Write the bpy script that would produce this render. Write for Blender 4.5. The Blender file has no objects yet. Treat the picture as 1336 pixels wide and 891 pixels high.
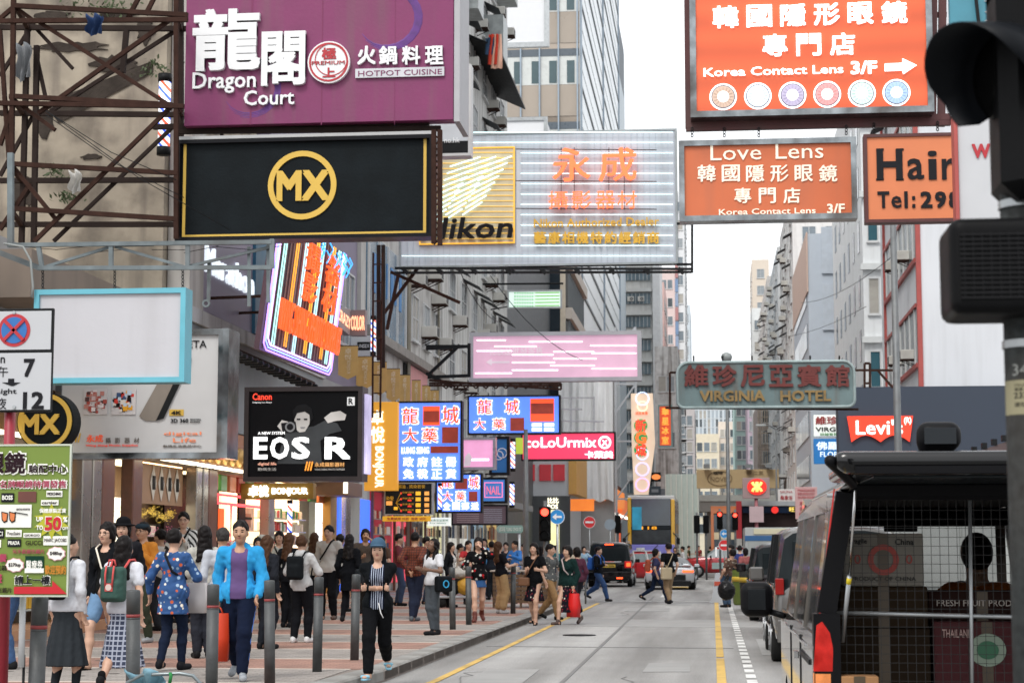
import bpy,bmesh,math,random
import numpy as np
from mathutils import Vector,Matrix,Euler
random.seed(7)
C = bpy.context.scene.collection
R = math.radians
PI = math.pi
# ------------------------------------------------------------------ camera, sky, sun, exposure
CAMZ = 1.54
FPX = 2450.0
PITCH = math.atan(270.5 / FPX)
YAW = math.atan(262 * math.cos(PITCH) / FPX)
SC = bpy.context.scene
cd = bpy.data.cameras.new('camera')
cam = bpy.data.objects.new('camera',cd)
C.objects.link(cam)
cam.location = (0,0,CAMZ)
cam.rotation_euler = (PI / 2 + PITCH,0,YAW)
cd.sensor_width = 36
cd.lens = FPX / 1336 * 36
cd.clip_start = .1
cd.clip_end = 3000
cd.dof.use_dof = True
cd.dof.focus_distance = 18
cd.dof.aperture_fstop = 6
SC.camera = cam
W = bpy.data.worlds.new('World')
SC.world = W
W.use_nodes = True
nt = W.node_tree
nt.nodes.clear()
SUN_EL,SUN_ROT = R(52),R(200)
sky = nt.nodes.new('ShaderNodeTexSky')
sky.sky_type = 'NISHITA'
sky.sun_disc = False
sky.sun_elevation = SUN_EL
sky.sun_rotation = SUN_ROT
sky.dust_density = 6
sky.air_density = 1.2
hs = nt.nodes.new('ShaderNodeHueSaturation')        # overcast: a veil of cloud takes the blue out of the whole sky
hs.inputs['Saturation'].default_value = .16
veil = nt.nodes.new('ShaderNodeMixRGB')
veil.inputs[0].default_value = .72
veil.inputs[2].default_value = (9.4,9.6,9.9,1)
bg = nt.nodes.new('ShaderNodeBackground')
bg.inputs['Strength'].default_value = .125
wo = nt.nodes.new('ShaderNodeOutputWorld')
nt.links.new(sky.outputs[0],hs.inputs['Color'])
nt.links.new(hs.outputs[0],veil.inputs[1])
nt.links.new(veil.outputs[0],bg.inputs['Color'])
nt.links.new(bg.outputs[0],wo.inputs[0])
sl = bpy.data.lights.new('sun','SUN')
sl.energy = 1.2
sl.angle = R(18)
sl.color = (1,.96,.9)
so = bpy.data.objects.new('sun',sl)
C.objects.link(so)
so.rotation_euler = (PI / 2 - SUN_EL,0,PI - SUN_ROT)
SC.view_settings.view_transform = 'Standard'
SC.view_settings.look = 'None'
SC.view_settings.gamma = 1
SC.view_settings.exposure = .5
SC.cycles.max_bounces = 5
SC.cycles.diffuse_bounces = 3
SC.cycles.glossy_bounces = 3
SC.cycles.transparent_max_bounces = 8
SC.cycles.use_adaptive_sampling = True
SC.cycles.use_denoising = True
# ------------------------------------------------------------------ points seen in the photograph
_f = Vector((-math.sin(YAW) * math.cos(PITCH),math.cos(YAW) * math.cos(PITCH),math.sin(PITCH)))
_r = Vector((math.cos(YAW),math.sin(YAW),0))
_u = _r.cross(_f)
def ray(px,py): return _f + _r * ((px - 668) / FPX) + _u * ((445.5 - py) / FPX)
def P(px,py,Y):
    d = ray(px,py); t = Y / d.y
    return Vector((d.x * t,Y,CAMZ + d.z * t))
def G(px,py,z=0.0):
    d = ray(px,py); t = (z - CAMZ) / d.z
    return Vector((d.x * t,d.y * t,z))
# ------------------------------------------------------------------ materials
MT = {}
def mat(name,col=(.5,.5,.5),rough=.6,metal=0,var=.12,scale=2.5,bump=0,emit=0,ecol=None,dirt=0,spec=.5,alpha=1,detail=6,streak=0,coat=0,trans=0):
    if name in MT: return MT[name]
    m = bpy.data.materials.new(name); MT[name] = m
    m.use_nodes = True
    n = m.node_tree.nodes; l = m.node_tree.links
    b = n['Principled BSDF']
    b.inputs['Base Color'].default_value = (*col,1)
    b.inputs['Roughness'].default_value = rough
    b.inputs['Metallic'].default_value = metal
    b.inputs['Specular IOR Level'].default_value = spec if max(col) > .06 else min(spec,.1)
    if coat: b.inputs['Coat Weight'].default_value = coat
    if trans: b.inputs['Transmission Weight'].default_value = trans; b.inputs['IOR'].default_value = 1.02 if trans > 1.5 else 1.1
    if alpha < 1: b.inputs['Alpha'].default_value = alpha
    tc = n.new('ShaderNodeTexCoord')
    last = None
    def noise(sc,det=detail,stretch=None):
        x = n.new('ShaderNodeTexNoise'); x.inputs['Scale'].default_value = sc; x.inputs['Detail'].default_value = det
        if stretch:
            mp = n.new('ShaderNodeMapping'); mp.inputs['Scale'].default_value = stretch
            l.new(tc.outputs['Object'],mp.inputs[0]); l.new(mp.outputs[0],x.inputs['Vector'])
        else: l.new(tc.outputs['Object'],x.inputs['Vector'])
        return x
    if var:
        x = noise(scale)
        mx = n.new('ShaderNodeMixRGB'); mx.blend_type = 'MIX'
        mx.inputs[1].default_value = (*[max(0,c * (1 - var * 1.6)) for c in col],1)
        mx.inputs[2].default_value = (*[min(1,c * (1 + var * 1.2)) for c in col],1)
        l.new(x.outputs[0],mx.inputs[0]); last = mx.outputs[0]
        rr = n.new('ShaderNodeMapRange'); rr.inputs[3].default_value = max(.02,rough - .12); rr.inputs[4].default_value = min(1,rough + .12)
        l.new(x.outputs[0],rr.inputs[0]); l.new(rr.outputs[0],b.inputs['Roughness'])
    for amt,st,dc in ((dirt,(1,1,1),(.07,.055,.045)),(streak,(1.6,1.6,.12),(.12,.1,.085))):
        if amt:
            x = noise(1.3 if amt is dirt else 1.6,8,st)
            cr = n.new('ShaderNodeValToRGB'); cr.color_ramp.elements[0].position = .48; cr.color_ramp.elements[1].position = .72
            cr.color_ramp.elements[0].color = (0,0,0,1); cr.color_ramp.elements[1].color = (amt,amt,amt,1)
            l.new(x.outputs[0],cr.inputs[0])
            mx = n.new('ShaderNodeMixRGB'); mx.inputs[1].default_value = (*col,1); mx.inputs[2].default_value = (*dc,1)
            if last: l.new(last,mx.inputs[1])
            l.new(cr.outputs[0],mx.inputs[0]); last = mx.outputs[0]
    if last: l.new(last,b.inputs['Base Color'])
    if bump:
        x = noise(scale * 9,4); bp = n.new('ShaderNodeBump'); bp.inputs['Strength'].default_value = bump; bp.inputs['Distance'].default_value = .02
        l.new(x.outputs[0],bp.inputs['Height']); l.new(bp.outputs[0],b.inputs['Normal'])
    if emit:
        b.inputs['Emission Color'].default_value = (*(ecol or col),1)
        b.inputs['Emission Strength'].default_value = emit * .82
        if last and not ecol: l.new(last,b.inputs['Emission Color'])
    return m
def hexc(h):
    v = [int(h[i:i + 2],16) / 255 for i in (0,2,4)]
    return tuple(c / 12.92 if c <= .04045 else ((c + .055) / 1.055) ** 2.4 for c in v)
def paint(h,rough=.55,**k): return mat('paint_' + h + ('_%d' % int(rough * 100)) + ''.join('%s%s' % (a[0],str(b)[:4]) for a,b in k.items()),hexc(h),rough,**k)
def glow(h,e=1.0,var=.05): return mat('lit_' + h + '_%d' % int(e * 100),hexc(h),.5,emit=e,var=var,scale=1.2)
def steel(): return mat('galvanised_steel',(.42,.44,.45),.42,.7,var=.2,scale=6)
def rust(): return mat('rusty_steel',(.05,.026,.02),.8,.3,var=.45,scale=5,bump=.3)
def dark(): return mat('dark_metal',(.018,.019,.02),.5,.3,var=.3,scale=5)
def glass(): return mat('window_glass',(.05,.065,.075),.08,0,var=.3,scale=.6,spec=.9)
def chrome(): return mat('chrome',(.6,.6,.6),.12,1,var=.1)
def rubber(): return mat('rubber',(.02,.02,.02),.8,var=.2)
# ------------------------------------------------------------------ objects
def tag(o,label=None,cat=None,group=None,kind=None):
    if label: o['label'] = label
    if cat: o['category'] = cat
    if group: o['group'] = group
    if kind: o['kind'] = kind
    return o
def thing(name,label,cat,loc=(0,0,0),rz=0,group=None,kind=None):
    o = bpy.data.objects.new(name,None); C.objects.link(o)
    o.location = loc; o.rotation_euler = (0,0,rz); o.empty_display_size = .2
    return tag(o,label,cat,group,kind)
def link(name,me,parent=None,loc=(0,0,0),rot=(0,0,0),scl=(1,1,1)):
    o = bpy.data.objects.new(name,me); C.objects.link(o)
    if parent: o.parent = parent
    o.location = loc; o.rotation_euler = rot; o.scale = scl
    return o
def kids(o): return [c for c in C.objects if c.parent == o]
def copy_tree(o,parent=None,allobs=None):
    c = o.copy(); C.objects.link(c)
    if parent: c.parent = parent
    for ch in o.children: copy_tree(ch,c)
    return c
def dup(o,loc,rz=None,label=None,group=None):
    c = copy_tree(o); c.location = loc
    if rz is not None: c.rotation_euler = (0,0,rz)
    if label: c['label'] = label
    if group: c['group'] = group
    return c
class MB:
    def __init__(s): s.v = []; s.f = []; s.m = []; s.sm = []; s.mi = 0; s.smooth = False
    def add(s,vs,fs,M=None):
        k = len(s.v)
        if M is not None: vs = [M @ Vector(v) for v in vs]
        s.v += [tuple(v) for v in vs]
        s.f += [tuple(i + k for i in f) for f in fs]
        s.m += [s.mi] * len(fs); s.sm += [s.smooth] * len(fs)
        return s
    def box(s,c,d,M=None,ch=0):
        x,y,z = [a / 2 for a in d]; cx,cy,cz = c
        if ch:
            h = min(ch,x * .45,y * .45,z * .45)
            vs = []; 
            for sz in (-1,1):
                for (rx,ry,rz_) in ((x - h,y - h,z),) if sz < 0 else (): pass
            bm = bmesh.new(); bmesh.ops.create_cube(bm,size=1)
            for v in bm.verts: v.co = Vector((v.co.x * d[0],v.co.y * d[1],v.co.z * d[2]))
            bmesh.ops.bevel(bm,geom=bm.edges[:],offset=h,segments=1,affect='EDGES',profile=.5)
            for i,v in enumerate(bm.verts): v.index = i
            s.add([(v.co.x + cx,v.co.y + cy,v.co.z + cz) for v in bm.verts],[[v.index for v in f.verts] for f in bm.faces],M)
            bm.free(); return s
        vs = [(cx + a * x,cy + b * y,cz + e * z) for a in (-1,1) for b in (-1,1) for e in (-1,1)]
        return s.add(vs,[(0,1,3,2),(4,6,7,5),(0,4,5,1),(2,3,7,6),(0,2,6,4),(1,5,7,3)],M)
    def box2(s,a,b,M=None,ch=0):
        return s.box([(p + q) / 2 for p,q in zip(a,b)],[abs(p - q) for p,q in zip(a,b)],M,ch)
    def tube(s,pts,r,n=8,closed=False,cap=True,M=None,flat=1):
        pts = [Vector(p) for p in pts]; N = len(pts); vs = []; fs = []
        rs = r if isinstance(r,(list,tuple)) else [r] * N
        up = None
        for i,p in enumerate(pts):
            t = (pts[(i + 1) % N] - pts[i - 1]) if closed else (pts[min(i + 1,N - 1)] - pts[max(i - 1,0)])
            t.normalize()
            if up is None: up = Vector((0,0,1)) if abs(t.z) < .9 else Vector((0,1,0))
            a = t.cross(up).normalized(); b = a.cross(t).normalized(); up = b
            for k in range(n):
                w = 2 * PI * k / n + (PI / 4 if n == 4 else 0)
                vs.append(p + a * math.cos(w) * rs[i] + b * math.sin(w) * rs[i] * flat)
        for i in range(N if closed else N - 1):
            j = (i + 1) % N
            for k in range(n): fs.append((i * n + k,i * n + (k + 1) % n,j * n + (k + 1) % n,j * n + k))
        if cap and not closed:
            fs.append(tuple(range(n - 1,-1,-1))); fs.append(tuple((N - 1) * n + k for k in range(n)))
        o = s.smooth; s.smooth = n > 4; s.add(vs,fs,M); s.smooth = o; return s
    def bar(s,a,b,w,M=None): return s.tube([a,b],w * .7071,4,M=M)
    def prism(s,poly,d,M=None,at=0):      # polygon in x,z extruded along y from at to at+d
        n = len(poly)
        vs = [(x,at,z) for x,z in poly] + [(x,at + d,z) for x,z in poly]
        fs = [tuple(range(n)),tuple(range(2 * n - 1,n - 1,-1))] + [(i,n + i,n + (i + 1) % n,(i + 1) % n) for i in range(n)]
        return s.add(vs,fs,M)
    def disc(s,c,r,d,n=24,M=None,axis='y',r2=None):
        cx,cy,cz = c; r2 = r2 or r
        poly = [(cx + r * math.cos(2 * PI * k / n),cz + r2 * math.sin(2 * PI * k / n)) for k in range(n)]
        return s.prism(poly,d,M,cy)
    def ring(s,c,r0,r1,d,n=28,M=None,kz=1):
        cx,cy,cz = c; vs = []
        for y in (0,d):
            for r in (r0,r1):
                for k in range(n): vs.append((cx + r * math.cos(2 * PI * k / n),cy + y,cz + kz * r * math.sin(2 * PI * k / n)))
        fs = []
        for k in range(n):
            j = (k + 1) % n
            fs += [(k,n + k,n + j,j),(2 * n + k,2 * n + j,3 * n + j,3 * n + k),(n + k,3 * n + k,3 * n + j,n + j),(k,j,2 * n + j,2 * n + k)]
        return s.add(vs,fs,M)
    def lathe(s,prof,n=16,c=(0,0,0),M=None):
        vs = []; fs = []
        for r,z in prof:
            for k in range(n): vs.append((c[0] + r * math.cos(2 * PI * k / n),c[1] + r * math.sin(2 * PI * k / n),c[2] + z))
        for i in range(len(prof) - 1):
            for k in range(n): fs.append((i * n + k,i * n + (k + 1) % n,(i + 1) * n + (k + 1) % n,(i + 1) * n + k))
        fs.append(tuple(range(n - 1,-1,-1))); fs.append(tuple((len(prof) - 1) * n + k for k in range(n)))
        o = s.smooth; s.smooth = True; s.add(vs,fs,M); s.smooth = o; return s
    def frame(s,x0,z0,x1,z1,w,y,d):
        s.box2((x0,y,z0),(x1,y + d,z0 + w)); s.box2((x0,y,z1 - w),(x1,y + d,z1))
        s.box2((x0,y,z0 + w),(x0 + w,y + d,z1 - w)); return s.box2((x1 - w,y,z0 + w),(x1,y + d,z1 - w))
    def mesh(s,name,mats):
        me = bpy.data.meshes.new(name)
        me.from_pydata(s.v,[],s.f)
        for m in () if mats is None else (mats if isinstance(mats,(list,tuple)) else [mats]): me.materials.append(m)
        me.polygons.foreach_set('material_index',s.m); me.polygons.foreach_set('use_smooth',s.sm)
        bm = bmesh.new(); bm.from_mesh(me); bmesh.ops.recalc_face_normals(bm,faces=bm.faces[:]); bm.to_mesh(me); bm.free()
        return me
    def build(s,name,mats,parent=None,world=False,loc=(0,0,0),rot=(0,0,0)):
        if world and parent:
            pl = parent.location; s.v = [(x - pl.x,y - pl.y,z - pl.z) for x,y,z in s.v]
        return link(name,s.mesh(name,mats),parent,loc,rot)
def part(name,m,parent,a,b,world=True,ch=0): return MB().box2(a,b,ch=ch).build(name,m,parent,world)
def solo(o,label,cat,group=None,kind=None):
    """re-centre a top-level mesh on its base"""
    me = o.data; n = len(me.vertices); co = np.empty(n * 3); me.vertices.foreach_get('co',co); co = co.reshape(-1,3)
    c = (co.min(0) + co.max(0)) / 2; c[2] = co[:,2].min()
    me.vertices.foreach_set('co',(co - c).ravel()); o.location = Vector(c) + o.location; me.update()
    return tag(o,label,cat,group,kind)
# ------------------------------------------------------------------ lettering
_tc = {}
def text_verts(s,bold=0,depth=0,res=2):
    k = (s,bold,depth,res)
    if k not in _tc:
        cu = bpy.data.curves.new('text','FONT'); cu.body = s; cu.offset = bold; cu.extrude = depth; cu.resolution_u = res
        cu.space_line = .95
        o = bpy.data.objects.new('text',cu)
        me = bpy.data.meshes.new_from_object(o)
        co = np.empty(len(me.vertices) * 3); me.vertices.foreach_get('co',co)
        fs = [tuple(p.vertices) for p in me.polygons]
        bpy.data.objects.remove(o); bpy.data.curves.remove(cu); bpy.data.meshes.remove(me)
        _tc[k] = (co.reshape(-1,3).copy(),fs)
    return _tc[k]
def letters(mb,s,x0,z0,x1,z1,y,d=.01,bold=.012,shear=0,M=None,keep=False):
    """letters of s fitted into the rectangle x0..x1, z0..z1, front face at y, thickness d behind it"""
    cj = max((ord(c) > 0x2e80 for c in s),default=False)
    co,fs = text_verts(s,0,.05)
    mn,mx = co.min(0),co.max(0)
    bd = min(bold,.026 if cj else .034 if s.upper() == s else .013) if bold > .004 else 0
    w,h = mx[0] - mn[0] + 2 * bd,mx[1] - mn[1] + 2 * bd
    sx,sz = (x1 - x0) / w,(z1 - z0) / h
    for j,(ox,oz) in enumerate(((0,0),) if not bd else ((-1,-1),(1,1),(-1,1),(1,-1),(0,0)) if bd > .02 or not cj else ((-1,-.6),(1,.6))):
        vs = []
        for a,b,c in co:
            p = (a - mn[0] + bd * (1 + ox)) * sx; q = (b - mn[1] + bd * (1 + oz)) * sz
            vs.append((x0 + p + shear * q,y - j * d * .005 + d * (.5 - c / .1),z0 + q))
        mb.add(vs,fs,M)
    return mb
class Sign:
    """a sign facing down the street, its outline given where it stands at depth Y"""
    def __init__(s,name,label,x0,y0,x1,y1,Y,cat='sign',group=None,rz=0):
        a = P(x0,y1,Y); b = P(x1,y0,Y)
        s.Y = Y; s.x0,s.z0,s.x1,s.z1 = a.x,a.z,b.x,b.z
        s.w = b.x - a.x; s.h = b.z - a.z
        s.ox,s.oz = (a.x + b.x) / 2,a.z
        s.o = thing(name,label,cat,(s.ox,Y,s.oz),rz,group)
    def q(s,px,py): v = P(px,py,s.Y); return v.x - s.ox,v.z - s.oz
    def board(s,m,d=.3,name='panel',x0=0,x1=0,z0=0,z1=0,y=0,ch=.01):
        return MB().box2((-s.w / 2 + x0,y,z0),(s.w / 2 - x1,y + d,s.h - z1),ch=ch).build(name,m,s.o)
    def frame(s,m,w=.06,y=-.04,d=.2,name='frame'):
        return MB().frame(-s.w / 2 - w * .5,-w * .5,s.w / 2 + w * .5,s.h + w * .5,w,y,d).build(name,m,s.o)
    def rect(s,m,x0,y0,x1,y1,name='panel',y=-.012,d=.008):
        a = s.q(x0,y1); b = s.q(x1,y0)
        return MB().box2((a[0],y,a[1]),(b[0],y + d,b[1])).build(name,m,s.o)
    def text(s,t,m,x0,y0,x1,y1,y=-.02,d=.012,bold=.012,shear=0,name='lettering',parent=None):
        a = s.q(x0,y1); b = s.q(x1,y0)
        return letters(MB(),t,a[0],a[1],b[0],b[1],y,d,bold,shear).build(name,m,s.o)
    def hangers(s,m,n=2,up=.4,r=.012):
        for i in range(n):
            x = -s.w / 2 + s.w * (i + .5) / n
            MB().tube([(x,.1,s.h),(x,.1,s.h + up)],r,6).build('hanger',m,s.o)
# ------------------------------------------------------------------ ground, road, pavements
def slab(name,pts,z,m,t=None,kind='structure'):
    mb = MB(); n = len(pts); lo = z - (t or .3)
    mb.add([(x,y,z) for x,y in pts] + [(x,y,lo) for x,y in pts],[tuple(range(n)),tuple(range(2 * n - 1,n - 1,-1))] + [(i,n + i,n + (i + 1) % n,(i + 1) % n) for i in range(n)])
    return tag(mb.build(name,m),kind=kind)
def asphalt():
    m = mat('asphalt',(.34,.335,.325),.85,var=.16,scale=1.2,bump=.35)
    n = m.node_tree.nodes; l = m.node_tree.links; b = n['Principled BSDF']
    src = b.inputs['Base Color'].links[0].from_socket
    tc = n.new('ShaderNodeTexCoord'); mp = n.new('ShaderNodeMapping'); mp.inputs['Scale'].default_value = (1.1,.05,1)
    x = n.new('ShaderNodeTexNoise'); x.inputs['Scale'].default_value = 1.0; x.inputs['Detail'].default_value = 7
    fine = n.new('ShaderNodeTexNoise'); fine.inputs['Scale'].default_value = 55; fine.inputs['Detail'].default_value = 2
    l.new(tc.outputs['Object'],mp.inputs[0]); l.new(mp.outputs[0],x.inputs['Vector']); l.new(tc.outputs['Object'],fine.inputs['Vector'])
    m1 = n.new('ShaderNodeMixRGB'); m1.blend_type = 'MULTIPLY'; m1.inputs[0].default_value = .55
    cr = n.new('ShaderNodeValToRGB'); cr.color_ramp.elements[0].position = .35; cr.color_ramp.elements[1].position = .65; cr.color_ramp.elements[0].color = (.48,.47,.46,1)
    l.new(x.outputs[0],cr.inputs[0]); l.new(src,m1.inputs[1]); l.new(cr.outputs[0],m1.inputs[2])
    m2 = n.new('ShaderNodeMixRGB'); m2.blend_type = 'OVERLAY'; m2.inputs[0].default_value = .5
    l.new(m1.outputs[0],m2.inputs[1]); l.new(fine.outputs[0],m2.inputs[2]); l.new(m2.outputs[0],b.inputs['Base Color'])
    return m
slab('ground',[(-900,-200),(900,-200),(900,2500),(-900,2500)],-.02,mat('ground_concrete',(.16,.16,.155),.9,var=.2,scale=.5),.5)
slab('road',[(-11.5,4),(10,4),(7,360),(-11,360)],0.0,asphalt(),.015)
slab('cross_street',[(-120,97),(120,97),(120,118),(-120,118)],.004,asphalt(),.01)
slab('road_patch',[(-3.4,38),(1.8,37.6),(1.8,41.5),(-3.4,41.9)],.005,mat('asphalt_patch',(.27,.268,.26),.9,var=.15,scale=2,bump=.3),.004)
slab('road_seam',[(-3.6,30.0),(.3,29.8),(.3,29.88),(-3.6,30.08)],.006,mat('tar',(.15,.148,.145),.8),.004)
slab('road_seam',[(-1.75,14),(-1.7,14),(-1.9,62),(-1.96,62)],.0065,MT['tar'],.004)
yel = mat('road_paint_yellow',(.55,.36,.09),.8,var=.25,scale=7,dirt=.5)
whi = mat('road_paint_white',(.62,.62,.6),.8,var=.2,scale=7,dirt=.4)
def kx(Y):   # near edge of the left pavement
    if Y < 22: return -4.32 + .06 * (Y - 14)
    if Y < 54: return -3.84
    t = min(1,(Y - 54) / 12); return -3.84 - 3.5 * t * t * (3 - 2 * t)
pave_pts = [(kx(y),y) for y in (8,12,16,20,22,54,56,58,60,62,64,66)] + [(kx(70),94),(-8,96.5),(-11.6,96.8),(-40,96.8),(-40,8)]
slab('sidewalk',pave_pts,.12,mat('sidewalk_base',(.2,.17,.15),.9,var=.2),.12)
def pavers(name,a,b):
    m = mat(name,a,.85,var=.2,scale=3,bump=.3,dirt=.35)
    n = m.node_tree.nodes; l = m.node_tree.links; bs = n['Principled BSDF']; src = bs.inputs['Base Color'].links[0].from_socket
    tc = n.new('ShaderNodeTexCoord'); br = n.new('ShaderNodeTexBrick'); br.inputs['Scale'].default_value = 1; br.inputs['Brick Width'].default_value = .2; br.inputs['Row Height'].default_value = .1
    br.inputs['Mortar Size'].default_value = .006; br.inputs['Color1'].default_value = (1,1,1,1); br.inputs['Color2'].default_value = (.78,.78,.78,1); br.inputs['Mortar'].default_value = (.4,.4,.4,1)
    l.new(tc.outputs['Object'],br.inputs['Vector']); mx = n.new('ShaderNodeMixRGB'); mx.blend_type = 'MULTIPLY'; mx.inputs[0].default_value = .8
    l.new(src,mx.inputs[1]); l.new(br.outputs[0],mx.inputs[2]); l.new(mx.outputs[0],bs.inputs['Base Color']); return m
redp = pavers('red_pavers',(.34,.19,.145),0); greyp = pavers('grey_pavers',(.31,.28,.255),0)
lightp = mat('light_pavers',(.5,.43,.37),.85,var=.2,scale=4,dirt=.3)
sw = bpy.data.objects['sidewalk']
yb = 9.0; i = 0
while yb < 94:
    w = 2.25 if i % 2 else 1.9
    x1 = min(kx(yb),kx(yb + w)) - .32
    MB().box2((-11.25,yb,.1),(x1,yb + w,.128)).build('paving_band',redp if i % 2 == 0 else greyp,sw)
    MB().box2((-11.25,yb + w + .004,.1),(x1,yb + w + .13,.129)).build('paving_strip',lightp,sw)
    yb += w + .135; i += 1
# kerb stones
kst = mat('kerb_concrete',(.25,.245,.23),.8,var=.25,scale=5,bump=.3,dirt=.5)
kme = MB().box((0,0,.07),(.3,.97,.14),ch=.02).mesh('kerb_stone',kst)
y = 9.5
while y < 94:
    a = math.atan2(kx(y + .5) - kx(y - .5),1)
    o = link('kerb_stone',kme,sw,(kx(y) - .15,y,.0),(0,0,-a)); y += 1.0
# marks of wear: stains, patches and spots trodden into the paving and the asphalt
r_ = random.Random(11)
def splat(nm,x,y,z,rx,ry,m):
    n = 16; pts = [(x + rx * math.cos(2 * PI * k / n) * r_.uniform(.7,1.1),y + ry * math.sin(2 * PI * k / n) * r_.uniform(.7,1.1)) for k in range(n)]
    return slab(nm,pts,z,m,.002)
gum = mat('gum_stain',(.1,.085,.075),.9); oil = mat('oil_stain',(.19,.185,.18),.6,var=.5,scale=8)
for k in range(90): splat('paving_stain',r_.uniform(-10.5,-4.9),16 + 30 * r_.random() ** 1.5,.1315,.03 + .05 * r_.random(),.03 + .06 * r_.random(),gum)
for k in range(0): splat('oil_stain',r_.choice((-2.6,-1.4,-.6)) + r_.gauss(0,.25),18 + 42 * r_.random(),.0085 + k * .0001,r_.uniform(.08,.3),r_.uniform(.3,2.2),oil)
pt = mat('asphalt_patch',(0,0,0))
for x,y,w,d in ((-2.9,21,.7,3.4),(-.9,24,.6,2.0),(-2.2,47,1.1,3.0),(.7,28,.9,5),(-1.3,52,.7,2.5)): slab('road_patch',[(x,y),(x + w,y + .1),(x + w - .03,y + d),(x + .02,y + d - .1)],.0055,pt,.002)
for k in range(4):
    x,y = r_.uniform(-3.2,.8),15 + 38 * r_.random(); p = [(x,y)]
    for j in range(7): p.append((p[-1][0] + r_.gauss(0,.12),p[-1][1] + r_.uniform(.2,.7)))
    slab('road_crack',[(a,b) for a,b in p] + [(a + .014,b) for a,b in reversed(p)],.0078,MT['tar'],.002)
# right pavement
slab('sidewalk',[(2.65,62),(8.95,62),(8.95,96),(2.65,96)],.12,mat('sidewalk_right',(.24,.21,.19),.9,var=.2,bump=.2),.12)
slab('sidewalk',[(2.75,4),(9.5,4),(9.5,61.9),(2.75,61.9)],.121,MT['sidewalk_right'],.12)
slab('sidewalk',[(1.2,70),(2.64,69),(2.64,94),(.9,94)],.119,MT['sidewalk_right'],.12)
slab('sidewalk',[(-40,118.5),(-8.5,118.5),(-8.5,350),(-40,350)],.12,MT['sidewalk_right'],.12)
slab('sidewalk',[(5.5,118.5),(30,118.5),(30,350),(5.5,350)],.12,MT['sidewalk_right'],.12)
# markings
def marking(name,pts,m,z=.009): return slab(name,pts,z,m,.004)
for y0,y1 in ((8,27),(27.4,60)):
    marking('yellow_line',[(.03,y0),(.14,y0),(.14,y1),(.03,y1)],yel)
marking('yellow_line',[(kx(10) + .5,10),(kx(10) + .6,10),(-3.2,22),(-3.22,54),(-3.32,54),(-3.3,22)],yel)
y = 12.0
while y < 60:
    marking('white_dash',[(.38,y),(.5,y),(.5,y + .62),(.38,y + .62)],whi); y += 1.0
for y0 in (61,66,72): marking('white_dash',[(-1.7,y0),(-1.58,y0),(-1.58,y0 + 3),(-1.7,y0 + 3)],whi)
marking('stop_line',[(-3.5,56.2),(.1,56),(.1,56.3),(-3.5,56.5)],whi)
marking('stop_line',[(-3.5,93),(1,93),(1,93.5),(-3.5,93.5)],whi)
marking('yellow_box_patch',[(-1.9,74),(-.9,74),(-.9,78),(-1.9,78)],yel)
mh = MB().lathe([(.3,0),(.3,.008)],20).build('manhole_cover',dark()); mh.location = (-2.4,34,.006); tag(mh,'round iron manhole cover set in the asphalt left of the lane','manhole')
# bollards: steel posts along the left kerb with a red band
bs_ = mat('bollard_steel',(.075,.08,.082),.55,.4,var=.4,scale=7,bump=.15,dirt=.5)
b0 = thing('bollard','','bollard',(0,0,.125))
MB().lathe([(.056,0),(.056,.86)],18).build('post',bs_,b0)
MB().lathe([(.057,.875),(.057,.9)],18).build('band',mat('red_tape',(.22,.03,.03),.6,var=.4,scale=9),b0)
MB().lathe([(.056,.86),(.056,.875)],18).build('neck',bs_,b0)
MB().lathe([(.056,.9),(.056,1.08),(.05,1.09),(.02,1.095)],18).build('cap',bs_,b0)
BL = [(12.5,'below the green poster'),(14.7,'before the girl with the green backpack'),(17.05,'right of the floral shirt'),
      (19.35,'by the left arm of the man in blue'),(21.7,'right of the white shoes'),(24.0,'just left of the girl in a cap'),
      (31.2,'at the legs of the woman in white tee'),(33.2,'left of the short blue skirt'),(35.4,'touching the short blue skirt'),(41.6,'right of the khaki overalls')]
for k,(yy,w) in enumerate(BL):
    o = b0 if k == 0 else copy_tree(b0)
    o.location = (-4.58 if yy < 40 else -4.4,yy,.125); o.rotation_euler = (random.uniform(-.02,.02),random.uniform(-.02,.02),random.uniform(0,6)); tag(o,'grey steel bollard with red band ' + w,'bollard','bollards along the left kerb')
# ------------------------------------------------------------------ buildings
BD = {}
def building(name,label,x0,x1,y0,y1,z1,m,z0=.1,group=None):
    o = thing(name,label,'building',((x0 + x1) / 2,(y0 + y1) / 2,z0),0,group)
    part('wall',m,o,(x0,y0,z0),(x1,y1,z1)); BD[o.name] = (x0,x1,y0,y1)
    return o
_wm = {}
def win_mesh(w,h,fm,gm,nx=2,nz=1,sill=True):
    k = (round(w,3),round(h,3),fm.name,gm.name,nx,nz)
    if k not in _wm:
        mb = MB(); t = .055 if w < 3 else .09
        mb.mi = 1; mb.box2((-w / 2 + t,-.015,t),(w / 2 - t,.03,h - t))
        mb.mi = 0; mb.frame(-w / 2,0,w / 2,h,t,-.07,.12)
        for i in range(1,nx): x = -w / 2 + w * i / nx; mb.box2((x - t * .4,-.05,t),(x + t * .4,-.016,h - t))
        for i in range(1,nz): z = h * i / nz; mb.box2((-w / 2 + t,-.045,z - t * .4),(w / 2 - t,-.017,z + t * .4))
        if sill: mb.box2((-w / 2 - .06,-.14,-.09),(w / 2 + .06,0,-.005))
        _wm[k] = mb.mesh('window',[fm,gm])
    return _wm[k]
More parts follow.
